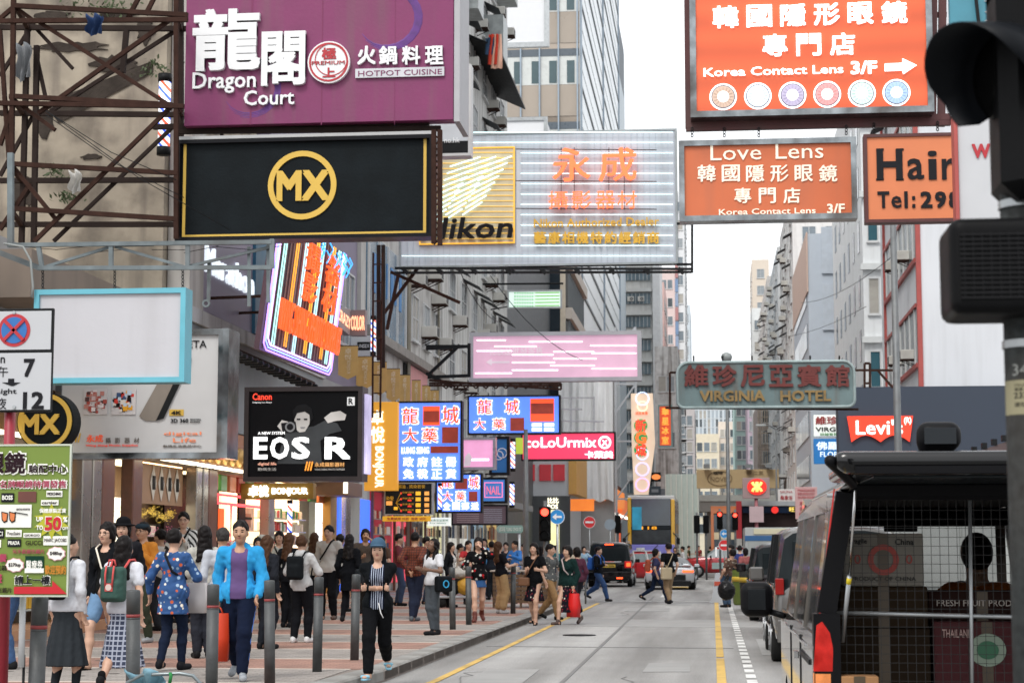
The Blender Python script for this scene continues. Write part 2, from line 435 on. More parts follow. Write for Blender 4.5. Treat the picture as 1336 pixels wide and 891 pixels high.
def on_face(o,face,me,u,z,d=0,name=None):
    """place a mesh on a face of building o: S faces the camera, E faces right, W faces left; u is world x or world y"""
    x0,x1,y0,y1 = BD[o.name]; L = o.location
    if face == 'S': p,a = (u,y0 - d,z),0
    elif face == 'E': p,a = (x1 + d,u,z),PI / 2
    else: p,a = (x0 - d,u,z),-PI / 2
    return link(name or me.name.split('.')[0],me,o,Vector(p) - L,(0,0,a))
def windows(o,face,u0,u1,z0,z1,nu,nz,w,h,fm,gm,mx=2,mz=1,skip=0,sill=True):
    mes = [win_mesh(w,h,fm,g_,a_,mz) for g_,a_ in ((gm,mx),(gm,mx),(g2,mx + 1),(g1,mx),(mat('curtained_pane',(.4,.38,.34),.5,var=.5,scale=.8),mx),(mat('blind_pane',(.28,.31,.33),.4,var=.3,scale=2),mx + 1))]
    for j in range(nz):
        for i in range(nu):
            if skip and random.random() < skip: continue
            on_face(o,face,random.choice(mes),u0 + (u1 - u0) * (i + .5) / nu,z0 + (z1 - z0) * (j + .5) / nz - h / 2)
def bands(o,face,u0,u1,zs,hh,d,m,name='floor_band'):
    for z in zs:
        mb = MB().box2((-(u1 - u0) / 2,-d,0),((u1 - u0) / 2,0,hh),ch=0)
        on_face(o,face,mb.mesh(name,m),(u0 + u1) / 2,z)
wf = mat('white_window_frame',(.55,.56,.56),.5,var=.15); gf = mat('grey_window_frame',(.2,.22,.23),.5,.3,var=.15)
conc = mat('weathered_concrete',(.37,.32,.25),.9,var=.5,scale=.9,bump=.3,dirt=.75,streak=.8)
whitep = mat('white_painted_wall',(.64,.66,.69),.8,var=.06,scale=.3,streak=.12,bump=.1)
greyw = mat('grey_painted_wall',(.33,.34,.35),.8,var=.15,scale=.5,streak=.5,bump=.1)
g1 = glass(); g2 = mat('light_window_glass',(.16,.2,.23),.1,var=.5,scale=.4,spec=.9)
# air conditioner
def ac_mesh():
    mb = MB(); mb.box((0,-.3,.21),(.66,.6,.42),ch=.02); mb.mi = 1
    for i in range(5): mb.box((0,-.605,.09 + i * .06),(.54,.012,.025))
    mb.box((0,-.602,.21),(.56,.006,.34))
    mb.mi = 2; mb.bar((-.28,-.02,-.25),(-.28,-.55,-.02),.035); mb.bar((.28,-.02,-.25),(.28,-.55,-.02),.035); mb.box((0,-.3,-.02),(.7,.6,.035))
    return mb.mesh('air_conditioner',[mat('ac_casing',(.55,.54,.5),.6,var=.15,dirt=.4),mat('ac_grille',(.1,.1,.1),.7),rust()])
ACM = ac_mesh()
def fan_mesh():
    mb = MB(); mb.box((0,-.16,.3),(.8,.32,.6),ch=.02); mb.mi = 1
    mb.disc((.1,-.33,.3),.22,.012,18); mb.mi = 0; mb.disc((.1,-.345,.3),.06,.012,10)
    return mb.mesh('air_conditioner',[MT['ac_casing'],MT['ac_grille']])
FANM = fan_mesh()
def hood_mesh():
    mb = MB(); mb.add([(-.8,0,.5),(.8,0,.5),(.8,-.75,.1),(-.8,-.75,.1),(-.8,0,.46),(.8,0,.46),(.8,-.75,.06),(-.8,-.75,.06)],[(0,1,2,3),(7,6,5,4),(0,3,7,4),(1,5,6,2),(3,2,6,7)])
    return mb.mesh('window_hood',mat('dark_canvas',(.06,.065,.07),.8,var=.3))
HOOD = hood_mesh()
# --- left: bare gable wall behind the steel frame
gw = P(213,300,38).x
o = building('stained_wall_block','tall blank beige concrete wall with black stains behind the rusty frame',-26,gw,38,46,34,conc,6.42)
plast = mat('torn_plaster',(.055,.045,.038),.95,var=.5,scale=3,bump=.5)
def blot(cx,cz,w,h,seed,y=37.985):
    rnd = random.Random(seed); n = 22
    return [(cx + w * math.cos(2 * PI * k / n) * rnd.uniform(.55,1),cz + h * math.sin(2 * PI * k / n) * rnd.uniform(.5,1)) for k in range(n)]
for px,py,w,h,sd in ((95,62,60,10,1),(150,20,34,7,2),(60,160,14,26,3),(150,85,40,16,7),(30,250,22,30,8),(190,40,16,24,9),(120,205,18,5,12),(70,20,30,8,13)):
    c = P(px,py,38); k = 38 / 2450
    MB().prism([(x - o.location.x,z - o.location.z) for x,z in blot(c.x,c.z,w * k,h * k,sd)],.03,at=-4.03).build('peeled_plaster',plast,o)
strip = building('white_tiled_pier','narrow pale rendered pier right of the stained wall',gw + .02,gw + .5,38.3,39.4,34,mat('pale_render',(.5,.48,.45),.85,var=.2,scale=1,streak=.5),6.42)
# dark tapering stain where a stair once ran
a = P(60,135,38); b = P(200,80,38)
MB().add([(a.x - o.location.x,-4.03,a.z - o.location.z),(b.x - o.location.x,-4.03,b.z - o.location.z),(b.x - o.location.x,-4.03,b.z - o.location.z - .25),(a.x - o.location.x + .3,-4.03,a.z - o.location.z - .45)],[(0,1,2,3)]).build('stair_scar',plast,o)
for px,py,s_ in ((115,8,.3),(150,12,.2),(75,225,.12),(88,258,.14),(205,90,.2)):       # weeds on the ledge
    c = P(px,py,37.9); mb = MB(); rnd = random.Random(px)
    for i in range(70):
        p = Vector((c.x + rnd.gauss(0,s_),37.93 + rnd.uniform(-.15,0),c.z + rnd.gauss(0,s_ * .45))); q = Vector((rnd.uniform(-1,1),rnd.uniform(-1,0),rnd.uniform(-1,1))) * .06; w_ = Vector((rnd.uniform(-1,1),0,rnd.uniform(-1,1))) * .03
        mb.add([p,p + q + w_,p + q * 2,p + q - w_],[(0,1,2,3)])
    solo(mb.build('weed',mat('weed_leaf',(.06,.085,.035),.8,var=.3)),'small green weed rooted in the stained wall ' + {115: 'near its top',150: 'right of the top tuft',75: 'low down by the lattice',88: 'beside the white rag',205: 'at its right edge'}[px],'weed','weeds on the stained wall','stuff')
# --- left podium with shops: y 24..60, facade at x=-11
LX = -11.0
pod = building('shop_podium','low shop block with brown pillars and steel shutter pillars below the big signs',-26,LX - 1.6,24,60,6.4,mat('shop_inner_wall',(.25,.18,.13),.7,var=.3))
BD[pod.name] = (-26,LX,24,60)
brown = mat('brown_granite',(.17,.06,.035),.35,var=.3,scale=8,spec=.7); brown2 = mat('brown_granite_dark',(.07,.03,.02),.4,var=.3,scale=8)
stl = mat('brushed_steel',(.45,.42,.38),.28,.85,var=.35,scale=1.2)
gold = mat('gold_panel',(.55,.34,.12),.35,.5,var=.3,scale=1.5)
warm = glow('FFE3B0',3.5)
part('slab',mat('podium_band',(.3,.3,.3),.8,var=.15),pod,(-12.7,24,3.35),(LX,37.99,6.4))
part('slab',MT['podium_band'],pod,(-12.7,38,4.3),(LX,60,6.4))
part('ceiling',mat('shop_ceiling',(.5,.42,.32),.6,var=.1),pod,(-12.6,24.1,3.28),(LX - .05,59.9,3.345))
def ypx(x,X=LX):  # depth at which the facade plane shows at picture column x
    d = ray(x,640); return X / d.x * d.y
shopw = []
def pillar(xa,xb,m,name,z1=3.3,dx=0):
    ya,yb_ = ypx(xa,LX + dx),ypx(xb,LX + dx)
    return part(name,m,pod,(LX - .25,ya,.13),(LX + dx,yb_,z1),ch=.02)
for xa,xb,m,nm in ((108,120,stl,'steel_pillar'),(122,133,stl,'steel_pillar'),(134,150,brown,'granite_pillar'),(174,186,brown,'granite_pillar'),
                     (257,264,stl,'steel_pillar'),(266,272,stl,'steel_pillar'),(273,284,brown,'granite_pillar'),(352,359,stl,'steel_pillar'),(432,440,gold,'gold_pillar'),(452,458,stl,'steel_pillar')):
    pillar(xa,xb,m,nm)
part('doorway_panel',brown2,pod,(LX - 1.1,ypx(150),.13),(LX - .8,ypx(174),3.3))
part('exit_light',glow('3FA070',.6),pod,(LX - .79,ypx(155),2.8),(LX - .7,ypx(170),3.0))
# shop window 1 (cameras)
ya,yb_ = ypx(187),ypx(256)
c3 = mat('poster_brown',(.42,.25,.15),.5,var=.15)
tp = part('hanging_poster',c3,pod,(LX - .35,ya,2.45),(LX - .3,yb_,3.28))
for k in range(4):
    yy = ya + (yb_ - ya) * (.42 + .15 * k); f = MB()
    f.prism([(-.22,0),(0,-.36),(.22,0),(0,.36)],.01); link('diamond_print',f.mesh('diamond_print',mat('print_white',(.7,.66,.6),.5)),pod,Vector((LX - .28,yy,2.87)) - pod.location,(0,0,PI / 2))
    f = MB(); f.prism([(-.08,-.13),(.1,-.13),(.1,.15),(-.08,.15)],.01); link('camera_print',f.mesh('camera_print',dark()),pod,Vector((LX - .265,yy,2.87)) - pod.location,(0,0,PI / 2))
part('backlit_wall',glow('F3EEDA',1.5),pod,(LX - 1.3,ya,.5),(LX - 1.25,yb_,2.6))
shelfm = mat('glass_shelf',(.5,.55,.5),.2,var=.1)
rnd = random.Random(3)
def goods(parent,X,y0,y1,z0,n,hs_,cols,dz=0,name='product_box'):
    ms = [paint(c,.45) for c in cols]
    for i in range(n):
        yy = y0 + (y1 - y0) * (i + .5) / n; w = (y1 - y0) / n * rnd.uniform(.6,.92); h = hs_ * rnd.uniform(.6,1)
        part(name,rnd.choice(ms),parent,(X - .2,yy - w / 2,z0),(X + rnd.uniform(-.02,.02),yy + w / 2,z0 + h),ch=.01)
for z in (.7,1.05,1.42,1.8):
    part('shelf',shelfm,pod,(LX - 1.2,ya,z),(LX - .6,yb_,z + .03)); goods(pod,LX - .75,ya + .1,yb_ - .1,z + .032,16,.24,['E8E8E4','1B1D20','8A8C8E','D7D9DA','40444A','C9CCB8'])
def tinsel(z,c,y0,y1):
    mb = MB(); r_ = random.Random(int(z * 100))
    for i in range(700):
        t = r_.random(); yy = y0 + (y1 - y0) * t; p = Vector((LX - .5 + r_.gauss(0,.05),yy,z + .06 * math.sin(t * 14) + r_.gauss(0,.045)))
        q = Vector((r_.uniform(-1,1),r_.uniform(-1,1),r_.uniform(-1,1))) * .05; w_ = Vector((0,.012,.012)); mb.add([p,p + q,p + q + w_],[(0,1,2)])
    o = mb.build('tinsel',c,pod,True); o['kind'] = 'stuff'
tinsel(2.25,mat('yellow_tinsel',(.75,.6,.12),.4,var=.2),ya,yb_); tinsel(1.86,mat('pink_tinsel',(.7,.2,.45),.4,var=.2),ya,yb_)
# shop window 0 behind green poster
part('backlit_wall',glow('E9E2CC',1.0),pod,(LX - 1.3,ypx(60),.4),(LX - 1.25,ypx(108),3.2))
for z in (.5,.9,1.3,1.7,2.1): part('shelf',shelfm,pod,(LX - 1.2,ypx(70),z),(LX - .5,ypx(108),z + .03)); goods(pod,LX - .6,ypx(72),ypx(107),z + .032,10,.3,['E3B23A','2E6FB0','E9E9E6','222428','C9CFD2','B33A2E'])
part('poster',paint('3C78B5',.5,var=.3),pod,(LX - .3,ypx(96),2.35),(LX - .27,ypx(107),3.2)); part('poster',paint('E39B3A',.5,var=.4),pod,(LX - .26,ypx(100),2.4),(LX - .24,ypx(107),3.1))
# shop window 2: red neon frames and cosmetics
part('back_wall',mat('black_display',(.015,.012,.012),.4),pod,(LX - 1.3,ypx(286),.3),(LX - 1.25,ypx(350),3.2))
rn = glow('FF4A50',2.2)
def neon_rect(parent,X,xa,xb,z0,z1,m,t=.06,name='neon_frame'):
    a,b = ypx(xa,X),ypx(xb,X); mb = MB()
    mb.tube([(X,a,z0),(X,b,z0),(X,b,z1),(X,a,z1)],t / 2,6,closed=True); return mb.build(name,m,parent,True)
neon_rect(pod,LX - .6,284,342,2.62,2.82,rn); neon_rect(pod,LX - .62,302,342,1.4,2.6,rn)
part('portrait_print',mat('portrait_paper',(.6,.5,.42),.5,var=.5,scale=2),pod,(LX - 1.0,ypx(313,LX - 1),2.0),(LX - .98,ypx(331,LX - 1),2.6)); 
part('portrait_head',mat('print_skin',(.35,.2,.14),.5),pod,(LX - .97,ypx(319,LX - 1),2.1),(LX - .96,ypx(326,LX - 1),2.45),ch=.0); part('portrait_glasses',dark(),pod,(LX - .955,ypx(318,LX - 1),2.3),(LX - .95,ypx(327,LX - 1),2.36))
part('display_panel',glow('F0662F',.8),pod,(LX - .7,ypx(285,LX - .7),1.8),(LX - .66,ypx(291,LX - .7),2.5))
for z in (1.25,1.55): part('shelf',shelfm,pod,(LX - 1.2,ypx(325),z),(LX - .5,ypx(350),z + .03)); goods(pod,LX - .55,ypx(326),ypx(349),z + .032,14,.2,['F2E9DC','C03040','F5F5F0','D98E5A'])
# shop window 3: bright cosmetics shop
part('backlit_wall',glow('FFE2BE',1.3),pod,(LX - 1.5,ypx(361),.3),(LX - 1.45,ypx(452),3.2))
for z in (.6,.95,1.3,1.65,2.0,2.35): part('shelf',shelfm,pod,(LX - 1.2,ypx(384),z),(LX - .7,ypx(431),z + .03)); goods(pod,LX - .8,ypx(384),ypx(431),z + .032,22,.27,['E8D8C0','C0392B','F1EDE4','A6342A','E5A26B','3F7F4F','F7F1E6','D9534F'])
part('back_door',dark(),pod,(LX - 1.0,ypx(360),.3),(LX - .95,ypx(368),3.0))
for k in range(13):  # hanging packs under the fascia
    xx = 288 + k * 11.5
    part('hanging_pack',paint(['D8503A','4F9A4A','E07A4A','C9452F','5AA35A'][k % 5],.4,var=.35),pod,(LX - .3,ypx(xx),2.86),(LX - .2,ypx(xx + 8),3.24),ch=.03)
part('ceiling_light_panel',warm,pod,(LX - 1.2,ypx(286),3.25),(LX - .3,ypx(300),3.275)); part('ceiling_light_panel',warm,pod,(LX - 1.2,ypx(362),3.25),(LX - .3,ypx(450),3.275))
part('ceiling_light_panel',warm,pod,(LX - 1.2,ypx(189),3.25),(LX - .3,ypx(255),3.275))
# fascia of gold studs with strip lights
part('fascia',mat('bronze_fascia',(.36,.19,.08),.35,.6,var=.5,scale=3),pod,(LX - .1,24.5,3.3),(LX + .18,46.5,4.15))
stud = MB().lathe([(.14,-.2),(.17,0),(.13,.18),(.04,.22)],10).mesh('fascia_stud',gold)
yy = 31.0
while yy < 46: link('fascia_stud',stud,pod,Vector((LX + .2,yy,3.62)) - pod.location,(0,.35,0)); yy += .62
ls = MB().box((0,0,0),(.12,1.05,.06)).mesh('strip_light',glow('FFF0D0',3))
yy = 27.0
while yy < 46: link('strip_light',ls,pod,Vector((LX + .3,yy,3.3)) - pod.location); yy += 1.35
part('step',mat('orange_step',(.5,.26,.14),.7,var=.2),pod,(LX - .9,24,.128),(LX + .25,59.8,.28))
for k,(xx,c) in enumerate(((441,'3A62D8'),(470,'3A62D8'))): part('blue_lit_jamb',glow(c,1.4),pod,(LX - .3,ypx(xx),.3),(LX + .02,ypx(xx + (4 if k == 0 else 14)),3.1))
part('shop_fridge',glow('DCEFF2',.8),pod,(LX - .8,ypx(446),.3),(LX - .6,ypx(466),2.9))
for z in (.7,1.1,1.5,1.9,2.3): part('shelf',shelfm,pod,(LX - .59,ypx(446),z),(LX - .4,ypx(466),z + .03)); goods(pod,LX - .4,ypx(446.5),ypx(465),z + .032,8,.26,['E9EEF0','5C7FB5','B9C8D6','E1B9C4','F4F6F7'])
part('door_pane',mat('grey_door',(.22,.2,.19),.5),pod,(LX - .6,ypx(486),.13),(LX - .1,ypx(502),3.1))
# band above the shops: grey board with white coping, purple sign face
cp = MB().box2((LX,36.5,6.3),(LX + .18,52,6.62)).build('coping',mat('white_coping',(.5,.5,.5),.7,var=.2,streak=.6),pod,True)
part('grey_board',mat('grey_board',(.24,.27,.28),.6,var=.15),pod,(LX,34.0,4.2),(LX + .1,52,6.29))
# --- left: storeys above the podium, y 46..62
l1 = building('purple_fronted_block','block with purple cladding and white neon letters above the grey band',-26,LX - .1,46.2,58,13.5,mat('purple_cladding',(.2,.17,.24),.5,var=.3,scale=.6),6.45)
t_ = part('sign_panel',mat('mauve_panel',(.28,.25,.33),.45,var=.3,scale=.7),l1,(LX - .1,39.2,6.7),(LX + .02,45.9,9.3))
part('blue_panel',mat('blue_panel',(.03,.13,.22),.4,var=.25),l1,(LX + .02,44.0,6.7),(LX + .1,46.3,9.3))
tl = letters(MB(),'Marathon',0,0,4.3,.6,0,.06,.0); link('neon_lettering',tl.mesh('neon_lettering',glow('EAF4FF',.75)),l1,Vector((LX + .1,39.6,7.55)) - l1.location,(0,0,PI / 2))
windows(l1,'E',50,57.5,7.5,10.2,4,1,1.6,2.3,wf,g2,2,2)
# --- left: old residential block with poster, pipes and air conditioners
l2 = building('old_tenement','old grey tenement with window poster, pipes and air conditioners over the street',-26,LX,58.2,76,26,mat('old_render',(.5,.49,.47),.9,var=.2,scale=.5,streak=.6,dirt=.3,bump=.2),.1)
part('ledge',mat('ledge_concrete',(.25,.23,.21),.9,var=.3),l2,(LX,58.2,8.25),(LX + .35,76,8.55))
part('window_band',mat('faded_blue_window',(.12,.2,.28),.2,var=.6,scale=.9),l2,(LX,59,8.7),(LX + .05,66.5,11.8))
for k in range(5): part('mullion',wf,l2,(LX + .05,59 + k * 1.85,8.7),(LX + .12,59.09 + k * 1.85,11.8))
for k in range(7): part('window_lettering',mat('blue_print',(.05,.2,.45),.5),l2,(LX + .051,60 + k * .85,9.9 + .1 * (k % 2)),(LX + .07,60.5 + k * .85,11.2))
for z,yy in ((11.2,68),(11.2,73.5),(9.6,71),(9.6,75)): on_face(l2,'E',ACM,yy,z)
windows(l2,'E',67.5,76,8.5,24.5,3,5,1.5,1.7,wf,g1,2,2)
for k in range(10): on_face(l2,'E',ACM,67.5 + rnd.random() * 8,12 + k * 1.25)
for yy in (66.8,67.1,74.4): MB().tube([(LX + .12,yy,.2),(LX + .12,yy,25)],.05,6).build('drain_pipe',paint('8A8578',.7),l2,True)
MB().tube([(LX + .15,61,6.9),(LX + .15,64,6.6),(LX + .15,64,5.2),(LX + .15,65.5,5.0)],.03,6).build('cable',dark(),l2,True)
part('pink_panel',mat('pink_panel',(.6,.28,.28),.6,var=.15),l2,(LX,67.3,5.3),(LX + .12,71.5,8.2))
part('dark_opening',dark(),l2,(LX,66.4,5.4),(LX + .06,67.2,8.2))
# shops of the tenement
shop_glass = mat('lit_shop_glass',(.35,.3,.24),.3,var=.6,scale=.8,emit=.35)
for k,(y0,y1,c,e) in enumerate(((60,64,'9A2030',.5),(64.3,67.5,'E85060',.9),(67.8,71,'4C4440',.3),(71.3,76,'E8D7A8',.7))):
    part('shop_window',glow(c,e,.4),l2,(LX - .02,y0,.4),(LX + .04,y1,3.4))
    for j in range(2): part('window_post',stl if j else brown,l2,(LX + .04,y0 + (y1 - y0) * j / 2,.13),(LX + .12,y0 + (y1 - y0) * j / 2 + .14,3.5))
    for z in (1.0,1.5,2.0,2.5): part('shelf',shelfm,l2,(LX + .04,y0 + .2,z),(LX + .08,y1 - .2,z + .03)); goods(l2,LX + .06,y0 + .3,y1 - .3,z + .032,9,.34,['E8D8C0','C0392B','2E4A6A','F1EDE4','E5A26B','26262A'])
part('canopy',mat('canopy_grey',(.3,.3,.3),.6),l2,(LX,60,3.5),(LX + 1.3,76,3.75))
# --- left: the air-conditioner-covered block
l3 = building('laundry_tenement','tall tenement front with laundry, sloping hoods and many air conditioners',-24,LX,76.2,101,42,mat('pale_tenement',(.6,.6,.58),.9,var=.2,scale=.5,streak=.7,bump=.1))
windows(l3,'E',77,100,5,41,6,12,1.8,1.7,wf,g1,2,2)
for j in range(12):
    for i in range(6):
        yy = 77 + 23 * (i + .5) / 6 + rnd.uniform(-.8,.8); z = 5.2 + 3 * j
        if rnd.random() < .8: on_face(l3,'E',ACM,yy + .9,z + rnd.uniform(-.2,.9))
        if rnd.random() < .45: on_face(l3,'E',HOOD,yy,z + 1.9)
for z,y0,y1 in ((31.0,79,88),(24.5,84,96),(37,82,92)): 
    MB().add([(LX,y0,z + .7),(LX,y1,z + .7),(LX + 1.5,y1,z),(LX + 1.5,y0,z),(LX,y0,z + .6),(LX,y1,z + .6),(LX + 1.5,y1,z - .1),(LX + 1.5,y0,z - .1)],[(0,1,2,3),(4,5,6,7),(2,3,7,6),(0,3,7,4),(1,2,6,5)]).build('sloping_canopy',dark(),l3,True)
for j in range(4): part('cage_balcony',mat('cage_glass',(.35,.38,.38),.4,var=.5),l3,(LX,80 + j * 5,25.2 + (j % 2) * 5),(LX + 1.0,82 + j * 5,27.8 + (j % 2) * 5))
# laundry
for px,py,c,h in ((644,60,'D9432F',.9),(648,62,'E8B8A0',1.0),(640,58,'35506E',.5)):
    c0 = P(px,py,84); mb = MB(); mb.smooth = True; nx_,nz_ = 6,8; vs = []
    for j in range(nz_ + 1):
        for i in range(nx_ + 1): vs.append((c0.x + (i / nx_ - .5) * .45 * (1 + .2 * j / nz_),c0.y + .1 * math.sin(i * 2.1 + j * .4),c0.z + h * .6 - h * 1.6 * j / nz_))
    mb.add(vs,[(j * (nx_ + 1) + i,j * (nx_ + 1) + i + 1,(j + 1) * (nx_ + 1) + i + 1,(j + 1) * (nx_ + 1) + i) for j in range(nz_) for i in range(nx_)])
    solo(mb.build('laundry',paint(c,.9)),{'D9432F': 'red towel drying on the tenement front','E8B8A0': 'pale pink towel drying beside the red one','35506E': 'small blue cloth left of the red towel'}[c],'laundry','laundry drying high up')
# --- curtain-wall tower and its striped side
tx0,tx1 = P(655,100,150).x,P(757,100,150).x
white_lines = mat('white_cladding',(.8,.84,.86),.4,var=.05,scale=.2)
tw = building('striped_tower','tall office tower with mirror glass front and white side ruled with diagonal-looking lines',-24,tx1,150,214,72,white_lines)
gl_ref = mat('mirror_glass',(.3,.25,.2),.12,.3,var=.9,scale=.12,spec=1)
part('glass_front',gl_ref,tw,(-23.9,149.8,22),(tx1 - .05,149.99,72))
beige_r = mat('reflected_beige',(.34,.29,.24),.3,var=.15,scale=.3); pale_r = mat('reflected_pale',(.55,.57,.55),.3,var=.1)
for j in range(7):  # reflection of the block across the road, painted as pale and beige bays
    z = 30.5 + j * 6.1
    part('reflected_beige_bay',beige_r,tw,(-23.9,149.74,z),(tx1 - .06,149.79,z + 2.6))
    part('reflected_pale_bay',pale_r,tw,(-23.9,149.74,z + 2.62),(tx1 - .06,149.79,z + 5.0))
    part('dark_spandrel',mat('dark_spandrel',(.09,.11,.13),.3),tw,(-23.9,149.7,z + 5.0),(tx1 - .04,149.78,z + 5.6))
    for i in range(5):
        xx = -17.2 + i * 1.45; part('reflected_window',mat('reflected_teal',(.06,.1,.11),.2),tw,(xx,149.70,z + 2.75),(xx + .62,149.735,z + 4.6))
for i in range(9): part('mullion',mat('steel_blue_mullion',(.28,.34,.4),.4,.4),tw,(-23 + i * 1.55,149.55,22),(-22.88 + i * 1.55,149.69,72))
z = 22.0
while z < 72:
    part('floor_line',mat('dark_line',(.1,.12,.13),.5),tw,(tx1,150.4,z),(tx1 + .1,213.6,z + .22)); 
    part('window_row',mat('row_grey',(.3,.34,.36),.3,var=.4,scale=.6),tw,(tx1,150.6,z + 1.7),(tx1 + .03,213.4,z + 1.86)); z += 3.45
for yy in (150.05,182,213.7): part('corner_trim',mat('steel_blue_mullion',(0,0,0)),tw,(tx1,yy,20),(tx1 + .16,yy + .25,72))
ad = Sign('rooftop_billboard','blank white billboard standing before the mirror glass tower',612,-60,713,61,128)
ad.board(mat('billboard_white',(.7,.71,.73),.6,var=.03),.5); ad.frame(steel(),.35,-.1,.4)
ad2 = Sign('low_white_parapet_box','white box sign at the foot of the mirror glass tower',640,155,712,185,126); ad2.board(MT['billboard_white'],3); ad2.frame(steel(),.25,-.1,.3)
MB().box2((-16,128.6,15),(-15.6,129,46)).build('mast',steel(),ad.o,True)
t2 = building('slate_side_tower','slim pale tower with dark cap right of the striped tower',P(795,60,216).x,P(806.5,60,216).x,216,232,63.5,mat('pale_blue_tower',(.5,.56,.6),.6,var=.05))
part('cap',mat('slate_cap',(.16,.18,.2),.7),t2,(P(794,60,216).x,215.9,57.5),(P(806.6,60,216).x,230,63.6))
for j in range(12): part('window_row',g2,t2,(P(796.5,60,216).x,215.93,20 + j * 3.1),(P(801,60,216).x,215.99,22.3 + j * 3.1))
# --- podium building with sloping bands
p0,p1 = P(640,400,132).x,P(737,400,132).x
pb = building('pale_blue_block','smooth pale blue block with dark glazed bands along the street',-24,p1,132,149,24.5,mat('pale_blue_wall',(.66,.7,.74),.7,var=.04,scale=.3))
part('dark_slot',mat('black_glass',(.03,.04,.05),.15),pb,(P(712,400,132).x,131.9,8),(P(731,400,132).x,131.99,24.4))
part('beige_edge',paint('CFC3B0'),pb,(P(731,400,132).x,131.88,8),(p1 + .05,131.98,24.55))
pc = building('banded_office_block','dark banded office building with pale ledges sloping along the street',-24,LX - .3,102,131.8,23.5,mat('dark_banded',(.1,.11,.12),.5,var=.15))
pc.location = pc.location
bb = building('louvred_block','dark louvred office front with pale sloping ledges above the pink sign',-24,p1 + .02,149.05,149.6,24.6,mat('louvre_grey',(.1,.105,.11),.5))
for z in (10.5,14.2,17.8,21.4): part('ledge',mat('ledge_pale',(.5,.45,.4),.7,var=.1),pb,(p1,132.2,z),(p1 + .5,148.9,z + .8))
for z in (11.4,15.1,18.7): part('louvre_band',mat('louvre_dark',(.1,.1,.1),.5),pb,(p1,132.2,z),(p1 + .2,148.9,z + 2.5))
for k in range(14): part('louvre_fin',gf,pb,(p1 + .2,132.6 + k * 1.15,11.4),(p1 + .3,132.75 + k * 1.15,21.2))
# --- apartment block facing down the street
ax0,ax1 = P(798,400,232).x,P(851,400,232).x
ab = building('apartment_block','grey apartment block with glazed balcony bands and air conditioners',ax0 - 8,ax1,234,250,46,mat('apartment_concrete',(.55,.55,.53),.8,var=.1,streak=.3))
for j in range(14):
    z = 5.5 + j * 2.95
    part('window_band',mat('band_glass',(.1,.15,.18),.2,var=.6,scale=.7),ab,(ax0 + .4,233.75,z),(ax1 - .3,233.99,z + 1.35))
    part('floor_slab',mat('pale_slab',(.55,.55,.53),.8,var=.1),ab,(ax0 + .2,233.3,z + 1.5),(ax1 - .1,233.98,z + 1.95))
    for i in range(10): part('balcony_post',mat('post_grey',(.5,.52,.52),.6),ab,(ax0 + .5 + i * .48,233.66,z),(ax0 + .56 + i * .48,233.74,z + 1.4))
    if j in (9,11): 
        for i in range(3): on_face(ab,'S',FANM,ax0 + 1 + i * 1.3,z + .3,.3)
part('white_edge',mat('white_edge',(.66,.66,.66),.7),ab,(ax1,233.4,.1),(ax1 + .9,246,45))
# --- pink and white far blocks on the left
def farblock(name,label,xa,xb,Y,ytop,D,m,wf_=None,nu=2,nz=10,w=1.4,h=1.6,gm=None,e=0,xe=None):
    a = P(xa,ytop,Y); b = P(xb,ytop,Y)
    o = building(name,label,a.x,b.x,Y,Y + D,a.z,m)
    if nu: windows(o,'S',a.x + .3,b.x - .3,4,a.z - 1,nu,nz,min(w,(b.x - a.x) / nu * .7),h,wf_ or wf,gm or g2,1,1)
    if e: windows(o,'E' if (a.x + b.x) < 0 else 'W',Y + 1,Y + D - 1,4,a.z - 1,e,nz,1.6,h,wf_ or wf,gm or g2,1,1)
    return o
pk = mat('pink_wall',(.6,.4,.37),.8,var=.06); pk2 = mat('pale_pink_wall',(.68,.55,.53),.8,var=.05)
farblock('pink_block','salmon pink residential block beyond the grey apartment block',853,866,262,368,20,pk,nu=1,nz=9,e=5)
farblock('pale_pink_tower','pale pink tower behind the salmon block',852,880,330,352,12,pk2,nu=3,nz=14)
farblock('striped_blue_tower','white tower with red and blue striped edge at the left of the sky gap',880,892,300,250,30,mat('far_white',(.66,.67,.68),.8,var=.05),nu=1,nz=18,w=2.5,e=6)
for j in range(22): part('coloured_panel',paint(['7088A8','A87878','8898B0'][j % 3],.6),C.objects['striped_blue_tower'],(P(880,300,300).x,299.7,8 + j * 2.3),(P(884,300,300).x,299.95,10.1 + j * 2.3))
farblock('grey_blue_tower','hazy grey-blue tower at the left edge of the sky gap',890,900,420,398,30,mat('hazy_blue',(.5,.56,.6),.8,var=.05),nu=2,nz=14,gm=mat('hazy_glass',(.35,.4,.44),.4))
farblock('old_white_house','weathered low white house left of the hotel sign',854,884,190,452,20,mat('dirty_white',(.62,.62,.61),.9,var=.2,streak=.8,dirt=.4),nu=2,nz=3)
